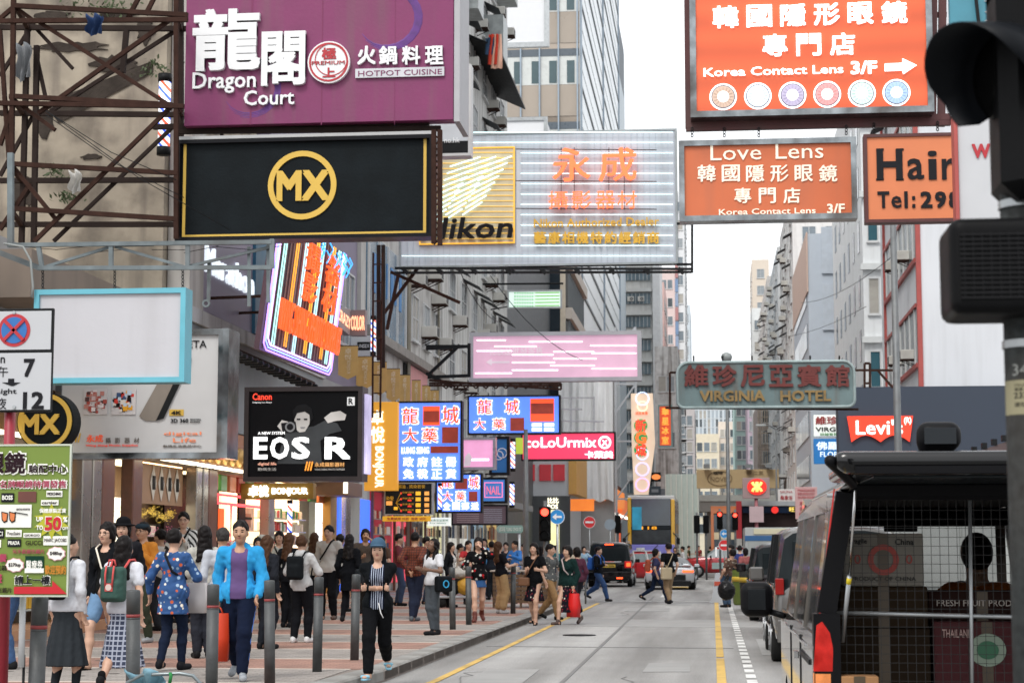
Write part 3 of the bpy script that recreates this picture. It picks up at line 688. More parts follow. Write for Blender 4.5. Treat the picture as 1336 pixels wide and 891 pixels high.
# --- right side
RX = 8.9
r0x = P(1093,505,80).x
nv = building('navy_hoarding_shop','navy blue shop hoarding with red denim logo',r0x,14,80,81.6,P(1093,505,80).z,mat('navy_wall',(.032,.045,.07),.6,var=.12,scale=.4,bump=.1))
a = P(1105,543,79.9); b = P(1192,577,79.9)
lw,lh = b.x - a.x,a.z - b.z
poly = [(0,lh),(lw,lh),(lw * .965,lh * .2),(lw * .955,0)] ; n = 24
bot = []
for k in range(13):      # wing shaped lower edge: two arcs meeting at a point in the middle
    t = 1 - k / 12; u = t * 2 if t < .5 else (t - .5) * 2
    bot.append((lw * (.06 + .88 * t),lh * (.02 + .26 * math.sin(PI * (u))) if True else 0))
mb = MB().prism([(0,lh),(lw,lh)] + bot,.08)
lo = link('logo_badge',mb.mesh('logo_badge',glow('E8391F',.75,.02)),nv,Vector((a.x,79.85,b.z)) - nv.location)
tm = letters(MB(),"Levi's",lw * .13,lh * .30,lw * .84,lh * .86,-.03,.03,.035)
link('logo_lettering',tm.mesh('logo_lettering',glow('FFF6F0',.9)),nv,Vector((a.x,79.85,b.z)) - nv.location)
tm = letters(MB(),"(R)",lw * .86,lh * .66,lw * .97,lh * .95,-.03,.03,.02)
link('registered_mark',tm.mesh('registered_mark',MT['lit_FFF6F0_90']),nv,Vector((a.x,79.85,b.z)) - nv.location)
aw = P(1252,600,70)
awn = building('brown_awning_shop','brown pitched shop roof with studs at the right',P(1250,640,70).x,14,70,79.5,4.3,mat('brown_shop',(.09,.06,.06),.6,var=.2))
for k in range(7): c0 = P(1228 + k * 13,606 - k * 5,69.9); part('roof_stud',dark(),awn,(c0.x,69.6,c0.z),(c0.x + .18,69.9,c0.z + .22))
mb = MB(); q0,q1,q2,q3 = P(1195,640,69.8),P(1215,610,69.8),P(1330,570,69.8),P(1330,640,69.8)
mb.prism([(q.x,q.z) for q in (q0,q1,q2,q3)],.4,at=69.65); mb.build('pitched_fascia',MT['brown_shop'],awn,True)
wb = building('red_trimmed_white_block','white painted block with red window trim and air conditioners',P(1200,400,82).x,16,82,100,26,whitep)
RBX = P(1200,400,82).x
redt = mat('red_trim',(.38,.07,.06),.5,var=.2)
part('red_corner',redt,wb,(RBX - .12,81.9,8.3),(RBX + .08,82.2,26))
for j in range(4):
    z = 9.6 + j * 4.6
    part('window_strip',mat('strip_window',(.2,.24,.25),.2,var=.6,scale=1.2),wb,(RBX - .06,82.8,z),(RBX - .01,97,z + 2.4))
    part('red_sill',redt,wb,(RBX - .14,82.6,z - .22),(RBX,97.2,z - .02)); part('red_lintel',redt,wb,(RBX - .14,82.6,z + 2.42),(RBX,97.2,z + 2.58))
    for k in range(7): part('window_post',wf,wb,(RBX - .12,83.4 + k * 2.1,z),(RBX - .06,83.52 + k * 2.1,z + 2.4))
    on_face(wb,'W',ACM,84.5 + j,z + .3,.05); on_face(wb,'W',ACM,90 + j * .6,z + .6,.05)
for k in range(4): on_face(wb,'W',HOOD,95.5,19.5 + k * 1.0,.05)
part('red_corner',redt,wb,(RBX - .12,97.3,8.3),(RBX,97.6,26))
c1x = P(1127,400,108).x
w2 = building('white_art_deco_block','white corner building with narrow slit windows and horizontal ledges',c1x,16,108,134,30,mat('bright_white_wall',(.68,.7,.71),.8,var=.06,streak=.2))
for z in (9,13.2,17.4,21.6,25.8): part('ledge',mat('ledge_white',(.6,.62,.62),.8),w2,(c1x - .15,107.7,z),(12.2,107.99,z + .35))
for j in range(4): windows(w2,'S',P(1133,400,108).x,P(1148,400,108).x,10 + j * 4.2,13.4 + j * 4.2,1,1,.62,2.1,wf,mat('teal_pane',(.03,.1,.13),.2),1,1)
for j in range(7): 
    for i in range(6): part('slit_window',g1,w2,(c1x - .03,110 + i * 4,6 + j * 3.2),(c1x + .02,111.2 + i * 4,7.8 + j * 3.2))
c2x = P(1055,400,136).x
w3 = building('blue_grey_block','smooth blue-grey block with raised panels behind the hotel sign',c2x,15,136,160,P(1055,305,136).z,mat('blue_grey_wall',(.46,.51,.57),.8,var=.05))
for j in range(4): part('raised_panel',mat('blue_grey_panel',(.48,.53,.59),.8),w3,(P(1073,400,136).x,135.85,9 + j * 4.1),(P(1092,400,136).x,135.99,12.4 + j * 4.1))
for j in range(6): part('window_strip',g2,w3,(c2x - .06,138,6.5 + j * 3.2),(c2x,158,8.3 + j * 3.2))
part('edge_trim',mat('trim_peach',(.55,.4,.33),.7),w3,(c2x - .1,135.9,20),(c2x,160,P(1055,305,136).z + .1))
def rblock(name,label,xa,Y,D,ytop,m,nw,nz,hoods=0,acs=0):
    a = P(xa,ytop,Y); o = building(name,label,a.x,a.x + 9,Y,Y + D,a.z,m)
    windows(o,'W',Y + 1,Y + D - 1,4,a.z - 1,nw,nz,1.8,1.5,wf,g1,1,1)
    windows(o,'S',a.x + .4,a.x + 4.4,4,a.z - 1,2,nz,1.2,1.5,wf,g1,1,1)
    r_ = random.Random(Y)
    for i in range(hoods): on_face(o,'W',HOOD,Y + 1 + r_.random() * (D - 2),6 + r_.random() * (a.z - 8))
    for i in range(acs): on_face(o,'W',ACM,Y + 1 + r_.random() * (D - 2),6 + r_.random() * (a.z - 8))
    return o
rblock('hooded_white_block','pale block with rows of black window hoods',1033,162,30,240,mat('pale_grey_r',(.68,.66,.64),.8,var=.1,streak=.3),5,12,22,12)
rblock('white_gable_block','white gabled block left of the hooded one',1014,200,40,322,mat('pale_white_r',(.6,.62,.63),.8,var=.08,streak=.3),6,12,16,24)
rblock('cluttered_balcony_block','far block cluttered with balconies and scaffolding',1001,250,50,360,mat('clutter_grey',(.5,.48,.46),.9,var=.3),8,10,30,30)
rblock('pale_back_block','plain pale rear block above the hooded one',1041,196,6,200,mat('pale_rear',(.66,.64,.63),.8),1,1,0,0)
farblock('cream_tower','tall cream tower with small square windows at the right of the sky gap',981,1003,330,339,20,mat('cream_tower',(.66,.58,.49),.8,var=.05),nu=1,nz=16,w=1.3,e=3)
farblock('small_white_tower','lower white block before the cream tower',981,997,300,402,10,mat('small_white',(.6,.62,.62),.8),nu=1,nz=10,w=1.3)
# --- blocks closing the street
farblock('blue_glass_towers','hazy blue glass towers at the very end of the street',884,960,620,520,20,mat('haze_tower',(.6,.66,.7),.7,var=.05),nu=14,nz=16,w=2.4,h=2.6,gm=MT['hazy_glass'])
farblock('cream_terrace_block','cream stepped block at the end of the street',906,938,380,566,10,mat('cream_block',(.7,.62,.48),.8),nu=3,nz=6,w=2.2,h=1.8)
farblock('beige_annex','taller beige annex right of the cream stepped block',937,960,390,550,10,mat('beige_annex',(.64,.57,.5),.8),nu=3,nz=8,w=1.8)
farblock('pink_grey_block','grey and pink residential block left of the cream one',885,906,300,532,20,mat('pinkish_grey',(.52,.49,.49),.8,var=.1),nu=2,nz=9,w=1.5,e=5)
farblock('teal_sided_block','slim teal and lilac block beside the street end',958,976,340,520,30,mat('teal_wall',(.35,.5,.47),.8),nu=2,nz=9,w=1.2)
farblock('lilac_block','lilac slim block right of the teal one',975,990,320,520,30,mat('lilac_wall',(.55,.45,.53),.8),nu=2,nz=9,w=1.2)
sb = farblock('scaffolded_block','brown building wrapped in bamboo scaffolding beneath the hotel sign',989,1032,240,520,30,mat('brownish_wall',(.28,.24,.22),.9,var=.4),nu=3,nz=6,w=1.3)
bam = mat('bamboo',(.3,.25,.2),.8,var=.4)
for k in range(16): MB().tube([(P(988 + k * 2.9,520,238).x,238,0),(P(988 + k * 2.9,520,238).x + .1,238,24)],.06,5).build('bamboo_pole',bam,sb,True)
for k in range(11): MB().tube([(P(987,520,238).x,238.1,2 + k * 2),(P(1034,520,238).x,238.1,2.1 + k * 2)],.06,5).build('bamboo_rail',bam,sb,True)
farblock('stucco_corner_house','pale stucco corner house right of the scaffolding',1030,1062,215,520,20,mat('stucco',(.5,.47,.43),.9,var=.15,streak=.5),nu=3,nz=5,w=1.4)
# podium under right blocks / long wall of shops, right side, hidden mostly by vans
rs = building('right_shop_row','dim row of shops behind the parked vans on the right',11.5,16,20,69.5,4.0,mat('right_shops',(.2,.19,.18),.8,var=.3))
windows(rs,'W',22,68,.5,3.5,14,1,2.8,2.4,gf,shop_glass,2,1)
# far left shop row Y 76..131 at street level
rowm = mat('shop_row_wall',(.25,.22,.2),.8,var=.3)
for k,(y0,y1,c,lab) in enumerate(((77,84,'E8E0C8','first'),(84.2,90,'8FA8B8','second'),(90.2,95.5,'D8B070','third'))):
    part('shop_window',glow(c,.55,.5),l3,(LX,y0,.4),(LX + .05,y1,3.3))
    for j in range(2): part('window_post',stl,l3,(LX + .05,y0 + (y1 - y0) * j / 2,.13),(LX + .15,y0 + (y1 - y0) * j / 2 + .25,3.4))
    for z in (1.1,2.0): goods(l3,LX + .08,y0 + .3,y1 - .3,z,8,.7,['E8D8C0','B0552B','2E4A6A','F1EDE4','26262A'])
part('canopy',MT['canopy_grey'],l3,(LX,77,3.5),(LX + 1.5,100,3.8))
# white corner shop with red windows beyond the cross street
cs0,cs1 = P(652,640,119).x,P(742,640,119).x
cs = building('white_corner_shop','white corner shop with red upstairs windows beyond the crossing',cs0 - 4,cs1,119,130,P(700,575,119).z,mat('corner_white',(.6,.62,.64),.6,var=.05))
for xa,xb in ((676,698),(704,719),(722,737)): part('red_window',glow('A83038',.35,.2),cs,(P(xa,640,119).x,118.85,P(700,627,119).z),(P(xb,640,119).x,118.98,P(700,606,119).z))
part('dark_base',mat('dark_shopfront',(.07,.075,.08),.5,var=.2),cs,(cs0,118.7,.15),(cs1 + .1,118.98,P(700,647,119).z))
for xa,xb in ((658,668),(678,690),(718,730)): part('lit_window',glow('FFE9A8',1.1,.3),cs,(P(xa,640,119).x,118.6,.8),(P(xb,640,119).x,118.69,P(700,665,119).z))
tm = letters(MB(),"比比\nBOS",P(713,0,118.6).x,P(0,665,118.6).z,P(727,0,118.6).x,P(0,651,118.6).z,118.6,.05,.02); tm.build('lit_lettering',glow('FFF4D8',2),cs,True)
part('orange_fascia',glow('F07A30',.8,.3),cs,(cs1 + .12,118.9,P(0,668,119).z),(cs1 + 1.6,119.1,P(0,653,119).z))
part('yellow_corner',paint('E8B060'),cs,(cs1,118.9,5),(cs1 + .5,129,P(700,575,119).z))
os_ = building('orange_lit_arcade','orange lit shopping arcade with glowing awnings behind the no entry sign',-24,-9.6,131,200,8,mat('arcade_wall',(.3,.2,.14),.7,var=.3))
part('orange_awning',glow('F08038',.75,.35),os_,(-9.6,131.2,4.9),(-7.4,160,6.2)); part('orange_awning',glow('E07040',.55,.35),os_,(-9.6,160.3,4.6),(-7.6,198,5.8))
for k in range(12): part('lit_bay',glow(['FFD890','FF9A50','FFF0C8','E0603A'][k % 4],.9,.4),os_,(-9.58,132 + k * 5.5,.4),(-9.5,135.8 + k * 5.5,4.4))
for k in range(12): part('spot_light',glow('FFFFF0',4),os_,(-8.3,132 + k * 5,4.4),(-8.0,132.5 + k * 5,4.55))
# white sheeted scaffold
sh0,sh1 = P(742,550,140).x,P(808,550,140).x
scf = thing('sheeted_scaffold','scaffold wrapped in hanging white sheets behind the red sign','scaffold',((sh0 + sh1) / 2,131.6,.1))
mb = MB(); mb.smooth = True; nx_,nz_ = 60,16; vs = []
za,zb_ = P(0,655,131).z,P(0,478,131).z
for j in range(nz_ + 1):
    for i in range(nx_ + 1):
        u = i / nx_; t = j / nz_
        vs.append(((sh0 + (sh1 - sh0) * u) ,130.9 + .09 * math.sin(u * 46 + .8 * math.sin(t * 5)) + .1 * math.sin(u * 19 + t * 6),za + (zb_ - za) * t + .1 * math.sin(u * 23)))
mb.add(vs,[(j * (nx_ + 1) + i,j * (nx_ + 1) + i + 1,(j + 1) * (nx_ + 1) + i + 1,(j + 1) * (nx_ + 1) + i) for j in range(nz_) for i in range(nx_)])
mb.build('sheet',mat('white_sheet',(.8,.81,.82),.8,var=.05),scf,True)
tm = mat('truss_grey',(.45,.47,.5),.5,.4)
for X in (sh1 + .2,sh1 + 1.6): MB().bar((X,131,0),(X,131,17),.16).build('upright',tm,scf,True)
for k in range(8): z = 1 + k * 2; MB().bar((sh1 + .2,131,z),(sh1 + 1.6,131,z + 2 * (k % 2)),.12).bar((sh1 + .2,131.05,z),(sh1 + 1.6,131.05,z + 2),.1).build('brace',tm,scf,True)
MB().box2((sh0,131.4,.1),(sh1,133,zb_)).build('inner_wall',mat('scaffold_inner',(.4,.4,.4),.9),scf,True)
# grey-green site hoarding and white kiosk wall
hd = building('site_hoarding','tall pale green site hoarding right of the bus',P(868,640,165).x,P(912,640,165).x,165,166,P(0,622,165).z,mat('hoarding_green',(.42,.5,.47),.7,var=.06))
for k in range(7): part('hoarding_joint',paint('C8CEC8'),hd,(P(868 + k * 7,640,165).x,164.9,.2),(P(869.3 + k * 7,640,165).x,164.99,P(0,622,165).z))
# ------------------------------------------------------------------ signs and their steelwork
SEGN = [0]
def seg(o,pts,Y,w,m,name='beam'):
    """steel bars between points of the picture at depth Y (or a depth per end), each a part"""
    for a in pts:
        y0,y1 = (Y,Y) if not isinstance(Y,tuple) else Y
        if len(a) == 6: y0,y1 = a[4],a[5]
        SEGN[0] = (SEGN[0] + 1) % 17; e_ = SEGN[0] * .0041; p,q = P(a[0],a[1],y0 + e_),P(a[2],a[3],y1 + e_)
        MB().bar(p,q,w).build(name,m,o,True)
def gantry(name,label,px,py,Y,cat='steel frame'):
    c = P(px,py,Y); return thing(name,label,cat,c)
wlet = mat('white_raised_letter',(.78,.79,.8),.45,var=.05)
# --- hotpot sign
s = Sign('hotpot_sign','huge magenta hotpot restaurant sign with white raised characters',240,-58,592,165,35)
s.board(mat('magenta_sheet',(.19,.02,.1),.5,var=.14,scale=1.5,bump=.15,streak=.3),.35,'panel')
part('side_panel',mat('sign_side_grey',(.4,.4,.42),.6),s.o,(s.x1 + .01,35.02,s.z0 - .03),(s.x1 + .12,36.4,s.z1))
for px in (328,420,515): s.rect(mat('magenta_seam',(.17,.015,.08),.6),px,-56,px + 1,163,'seam',-.004,.003)
pur = mat('purple_brush',(.11,.03,.2),.6,var=.4,scale=6)
for cx,cy,r in ((505,25,40),(325,115,37)):
    for k in range(4):
        mb = MB(); a = s.q(cx,cy); rr = (r + k * 2.2) * 35 / 2450
        a0 = -2.6 + k * .25; pts = [(a[0] + rr * math.cos(a0 + t * .28),-.006 - k * .001,a[1] + rr * math.sin(a0 + t * .28) * .95) for t in range(16)]
        mb.tube(pts,[.004 + (.035 if cy < 60 else .012) * math.sin(PI * t / 15) for t in range(16)],5,flat=1); o_ = mb.build('brush_stroke',pur,s.o); o_.scale = (1,.12,1)
s.text('龍',wlet,252,12,342,95,-.1,.1,.05,name='character'); s.text('閣',wlet,342,42,400,114,-.1,.1,.045,name='character')
s.text('Dragon',wlet,252,94,335,124,-.07,.07,.03); s.text('Court',wlet,319,118,385,139,-.07,.07,.03)
a = s.q(430,83); r = 29 * 35 / 2450
MB().disc((a[0],-.09,a[1]),r,.09,32).build('badge',wlet,s.o)
red = mat('sign_red',(.42,.02,.03),.5,var=.1)
MB().ring((a[0],-.1,a[1]),r * .84,r * .93,.012,32).build('badge_ring',red,s.o); MB().ring((a[0] + r * .12,-.103,a[1] + r * .12),r * .74,r * .78,.012,24).build('badge_ring',red,s.o)
s.text('極',red,421,64,440,80,-.105,.015,.03,name='character'); s.text('PREMIUM',red,408,81,451,87,-.105,.015,.01); s.text('上',red,422,90,439,103,-.105,.015,.03,name='character')
for t_,xa in zip('火鍋料理',(467,495,525,555)): s.text(t_,wlet,xa,61,xa + 24,86,-.07,.07,.03,name='character')
s.rect(mat('brushed_plate',(.5,.5,.52),.35,.6,var=.2),464,88,580,103,'plate',-.05,.05); s.text('HOTPOT CUISINE',MT['magenta_seam'],468,91,577,101,-.06,.01,.0)
for x in (-2,0,2): MB().bar((x,.4,0),(x,.5,-.5),.06).build('bracket',rust(),s.o)
# --- black sign with round emblem
s = Sign('mx_sign','wide black sign with gold border and round gold MX emblem',232,179,564,313,34)
blk = mat('black_sheet',(.006,.009,.011),.55,var=.5,scale=2,bump=.2); gld = mat('sign_gold',(.62,.40,.06),.5,var=.08)
s.board(blk,.4); s.frame(mat('black_frame',(.01,.01,.012),.35),.07,-.1,.52)
x0,z1 = s.q(240,184); x1,z0 = s.q(556,305); MB().frame(x0,z0,x1,z1,.055,-.012,.012).build('gold_border',gld,s.o)
a = s.q(394.5,242); k = 34 / 2450
MB().ring((a[0],-.03,a[1]),39.5 * k,47 * k,.03,44).build('emblem_ring',gld,s.o)
s.text('MX',gld,361,222,430,263,-.03,.03,.06)
part('top_rail',mat('pale_rail',(.4,.4,.4),.5,.3),s.o,(s.x0 - .1,34,s.z1 + .06),(s.x1,34.2,s.z1 + .12))
# --- steel frames behind both signs
o = gantry('rusty_sign_gantry','rusty lattice of steel angles carrying the big signs, over the pavement',120,318,34)
seg(o,[(20,8,245,20),(0,28,245,26),(0,135,240,139),(20,126,225,137),(15,214,232,226),(15,272,232,286),(230,-20,230,312),(18,-20,14,300),(566,170,566,318),(574,170,574,320)],33.6,.085,rust())
seg(o,[(0,36,245,38),(0,148,240,150),(36,30,28,320),(48,60,44,320),(0,236,235,235),(0,293,235,293),(236,-20,236,312),(165,40,160,95)],35.8,.1,mat('dark_rust',(.035,.025,.022),.8,.3,var=.4))
seg(o,[(52,30,222,138),(228,22,50,148),(225,138,45,315),(20,10,45,28),(0,25,20,8),(15,215,72,285),(15,128,72,170),(0,190,20,130),(0,40,12,210),(0,300,40,240),(165,28,185,-10),(190,20,205,-10)],33.7,.075,rust())
seg(o,[(230,40,60,150),(240,152,70,315),(40,30,95,90,),(0,100,44,30),(44,150,0,230),(44,240,0,300),(48,75,60,130)],35.9,.07,MT['dark_rust'])
seg(o,[(20,8,36,36,33.6,35.8),(14,126,30,148,33.6,35.8),(12,214,28,236,33.6,35.8),(12,272,28,293,33.6,35.8),(230,20,236,38,33.6,35.8),(230,138,238,150,33.6,35.8)],34,.08,rust())
for k in range(9): seg(o,[(566,175 + k * 16,574,183 + k * 16),(574,183 + k * 16,566,191 + k * 16)],33.6,.03,rust())
seg(o,[(200,166,560,160),(230,172,575,168)],35.2,.1,MT['dark_rust'])
for sx,sy,ex,ey in ((60,145,300,300),(60,150,240,258),(60,145,230,235)): MB().tube([P(sx,sy,33.4),P((sx + ex) / 2,(sy + ey) / 2 + 9,33.4),P(ex,ey,33.4)],.008,5).build('wire',dark(),o,True)
def rag(name,label,px,py,Y,w,h,c):
    c0 = P(px,py,Y); mb = MB(); mb.smooth = True; vs = []; nx_,nz_ = 10,9; r_ = random.Random(int(px))
    for j in range(nz_ + 1):
        t = j / nz_
        for i in range(nx_ + 1):
            u = i / nx_ - .5; vs.append((c0.x + u * w * (1 - .25 * t + .1 * math.sin(j)) + .04 * math.sin(t * 5),c0.y - .08 * math.sin(u * 14 + t * 3) - .09 * (1 - abs(2 * t - .2)),c0.z + .05 - h * t * (1 - .3 * abs(u + .1)) + .03 * math.sin(u * 11)))
    mb.add(vs,[(j * (nx_ + 1) + i,j * (nx_ + 1) + i + 1,(j + 1) * (nx_ + 1) + i + 1,(j + 1) * (nx_ + 1) + i) for j in range(nz_) for i in range(nx_)])
    solo(mb.build(name,paint(c,.9,var=.25),None),label,'rag')
rag('rag','crumpled navy rag hung on the top bar of the rusty frame',124,25,33.5,.36,.36,'1E3A66')
rag('rag','torn white rag hung on the third bar of the rusty frame',99,228,33.5,.26,.4,'C9C7C2')
rag('rag','grey plastic sheet caught in the upper left of the rusty frame',32,62,35.7,.35,.75,'7C8084')
# --- barber pole high on the wall
def barber(px,ya,yb,Y,wpx,label,e=1.0):
    s = Sign('barber_pole',label,px - wpx / 2,ya,px + wpx / 2,yb,Y,'barber pole','lit barber poles')
    r = s.w / 2; h = s.h
    m = MT.get('barber_stripes')
    if not m:
        m = mat('barber_stripes',(.8,.8,.85),.3,var=0,emit=1.3)
        n = m.node_tree.nodes; l = m.node_tree.links; b = n['Principled BSDF']
        tc = n.new('ShaderNodeTexCoord'); sp = n.new('ShaderNodeSeparateXYZ'); l.new(tc.outputs['Object'],sp.inputs[0])
        at = n.new('ShaderNodeMath'); at.operation = 'MULTIPLY'; at.inputs[1].default_value = 3.0; l.new(sp.outputs[0],at.inputs[0])
        zz = n.new('ShaderNodeMath'); zz.operation = 'MULTIPLY_ADD'; zz.inputs[1].default_value = 2.6; l.new(sp.outputs[2],zz.inputs[0]); l.new(at.outputs[0],zz.inputs[2])
        ad_ = n.new('ShaderNodeMath'); ad_.operation = 'FRACT'; l.new(zz.outputs[0],ad_.inputs[0])
        cr = n.new('ShaderNodeValToRGB'); cr.color_ramp.interpolation = 'CONSTANT'; e_ = cr.color_ramp.elements
        e_[0].color = (.85,.9,1,1); e_[1].position = .3; e_[1].color = (.04,.1,.75,1)
        for p_,c_ in ((.5,(.85,.9,1,1)),(.78,(.85,.1,.05,1))): q_ = e_.new(p_); q_.color = c_
        l.new(ad_.outputs[0],cr.inputs[0]); l.new(cr.outputs[0],b.inputs['Base Color']); l.new(cr.outputs[0],b.inputs['Emission Color'])
    MB().lathe([(r * .85,.08 * h),(r * .85,.92 * h)],16).build('striped_cylinder',m,s.o)
    MB().lathe([(r,0),(r,.1 * h)],16).build('base_cap',dark(),s.o); MB().lathe([(r,.9 * h),(r,h)],16).build('top_cap',dark(),s.o)
    MB().box((0,r + .06,h / 2),(.05,.12,.3)).build('bracket',dark(),s.o)
barber(214.5,97,203,37.2,20,'barber pole high beside the magenta sign, on the stained wall')
barber(487,412,464,56,8,'barber pole beside the crazy colour sign above the gold flags')
barber(378,652,699,48,8,'barber pole standing in the shop front under the gold shop name')
barber(669,572,615,74,7,'barber pole right of the pink lightbox with the blue board',1)
barber(668,628,662,73,7,'barber pole right of the lowest blue pharmacy signs')
barber(574,630,668,54,6,'barber pole between the black price board and the small blue sign')
# --- white edged sign seen between
s = Sign('phone_shop_sign','narrow white sign with black foot strip right of the magenta sign',560,86,613,203,40)
s.board(mat('pale_sign_face',(.5,.53,.56),.5,var=.1),.25); s.frame(mat('pale_frame',(.5,.5,.5),.4),.06,-.04,.4); s.rect(dark(),560,184,612,201,'foot_strip'); s.text('no.hk',wlet,580,180,600,187,-.03,.01,.0)
# --- photo equipment neon board
s = Sign('photo_dealer_board','big pale blue neon board of the camera dealer with orange and gold characters',520,168,883,350,48)
bm_ = mat('pale_blue_sheet',(.5,.54,.6),.5,var=.12,scale=.8,streak=.25)
s.board(bm_,.25)
for k in range(46):
    x = -s.w / 2 + s.w * (k + .5) / 46; MB().box2((x - .01,-.012,.03),(x + .01,0,s.h - .03)).build('corrugation',mat('corrugation',(.44,.48,.54),.5),s.o)
tub = glow('D8FBFF',1.3)
for k in range(13):
    yy = 174 + k * 13.4; xa = 680 if 190 < yy < 322 else (612 if yy < 190 else 525); a = s.q(xa,yy); b = s.q(878,yy); MB().tube([(a[0],-.1,a[1]),(b[0],-.1,b[1])],.012,6).build('neon_tube',tub,s.o)
x0,z1 = s.q(548,195); x1,z0 = s.q(672,318)
MB().box2((x0,-.06,z0),(x1,-.02,z1)).build('yellow_square',mat('ochre_sheet',(.6,.53,.36),.5,var=.2),s.o)
MB().frame(x0,z0,x1,z1,.03,-.09,.04).build('square_border',glow('E5A52E',.9),s.o)
for k in range(17): a = s.q(550,200 + k * 7); b = s.q(670,200 + k * 7); MB().tube([(a[0],-.07,a[1]),(b[0],-.07,b[1])],.012,5).build('yellow_tube',glow('D9B25A',.8),s.o)
for k in range(11):
    for j in range(3):
        xa = 552 + k * 4 + j * 26; ya = 300 - k * 9 - j * 9; xb = xa + 26 + k * 1.5; yb_ = ya - 17 + k * .5
        if yb_ < 199: continue
        if xb > 670: xb = 670
        a = s.q(xa,ya); b = s.q(xb,yb_); MB().tube([(a[0],-.14,a[1]),(b[0],-.14,b[1])],.018,6).build('neon_ray',glow('D6FCFF',1.25),s.o)
s.text('Nikon',mat('sign_black',(.01,.01,.012),.4),549,284,668,314,-.2,.08,.05,shear=.18)
orn = glow('FF6A3C',1.15); 
for t_,xa in zip('永成',(722,782)): s.text(t_,orn,xa,195,xa + 49,240,-.3,.08,.014,name='neon_character')
for t_,xa in zip('攝影器材',(717,747,778,806)): s.text(t_,orn,xa,252,xa + 25,275,-.3,.06,.0,name='neon_character')
ygl = mat('gold_letter',(.62,.36,.03),.4,var=.15,emit=.15)
s.text('Nikon Authorized Dealer',ygl,697,284,860,298,-.12,.05,.02)
for k,t_ in enumerate('藝康相機特約經銷商'): s.text(t_,ygl,697 + k * 18.4,303,713 + k * 18.4,319,-.12,.05,.025,name='character')
for yy in (197,238,274): 
    a = s.q(674,yy); b = s.q(857,yy + 1); MB().bar((a[0],-.2,a[1]),(b[0],-.2,b[1]),.02).build('letter_rail',rust(),s.o)
for xx in (733,750,795,815): a = s.q(xx,195); b = s.q(xx,276); MB().bar((a[0],-.22,a[1]),(b[0],-.22,b[1]),.015).build('letter_strut',rust(),s.o)
MB().frame(-s.w / 2,0,s.w / 2,s.h,.05,-.03,.3).build('frame',mat('weathered_edge',(.3,.33,.34),.5,.3,var=.3),s.o)
o = gantry('photo_board_gantry','dark steel walkway under the neon camera dealer board',700,356,48)
seg(o,[(515,350,902,351),(515,356,902,355),(883,292,903,292),(903,292,903,356),(883,345,903,345)],47.7,.06,dark())
for k in range(9): seg(o,[(525 + k * 45,350,532 + k * 45,357)],47.65,.1,dark())
seg(o,[(560,330,500,410),(520,356,505,430),(510,355,600,395)],48.2,.08,rust())
# --- ladder mast
o = gantry('ladder_mast','thin red-brown ladder mast rising beside the gold flags',493,530,46)
seg(o,[(487,330,486,545),(499,330,496,545)],46,.045,rust())
for k in range(9): seg(o,[(487,345 + k * 24,498,345 + k * 24)],46,.03,rust())
seg(o,[(500,320,500,480),(494,320,494,470)],46.4,.09,MT['dark_rust'])
# --- green led sign
s = Sign('led_sign','small green and white LED strip sign hung on wires',663,379,732,402,90)
s.board(glow('DCEFE6',.55),.3); s.frame(steel(),.08)
for k in range(5): s.rect(glow('6FA858',.8),698,381 + k * 4.2,730,383 + k * 4.2,'green_strip')
for k in range(5):
    for j in range(8): s.rect(glow('4F9A55',.8),671 + j * 3.3,381.5 + k * 4.2,672.8 + j * 3.3,383.6 + k * 4.2,'led_dot')
MB().tube([P(640,404,90),P(663,400,90)],.03,5).build('wire',dark(),s.o,True); MB().tube([P(610,371,90),P(735,370,90)],.05,5).build('arm',dark(),s.o,True)
# --- pink lightbox
s = Sign('pink_lightbox','long pink lightbox with glowing tubes showing through its face',615,434,834,496,62)
s.board(glow('C49CB0',.62,.14),.35); s.frame(mat('grey_box_frame',(.42,.42,.44),.5,.3),.13,-.06,.45)
wt = glow('FFF2FA',1.5)
for xa,xb,yy in ((622,668,458),(645,700,452),(668,722,463),(668,724,473),(620,668,487),(668,728,483),(722,775,459),(722,778,468),(718,776,477),(770,830,451),(772,830,461),(772,830,481),(690,760,446),(622,660,444)):
    a = s.q(xa,yy); b = s.q(xb,yy); MB().tube([(a[0],-.006,a[1]),(b[0],-.006,b[1])],.022,6).build('glowing_tube',wt,s.o)
s.text('化妝品批發零售',mat('pink_white_print',(.6,.5,.55),.5,emit=.5),638,452,708,464,-.02,.01,.01)
s.rect(MT['pink_white_print'],640,471,665,474,'arrow_shaft'); a = s.q(634,472.5); MB().prism([(a[0],a[1]),(a[0] + .2,a[1] + .12),(a[0] + .2,a[1] - .12)],.01,at=-.02).build('arrow_head',MT['pink_white_print'],s.o)
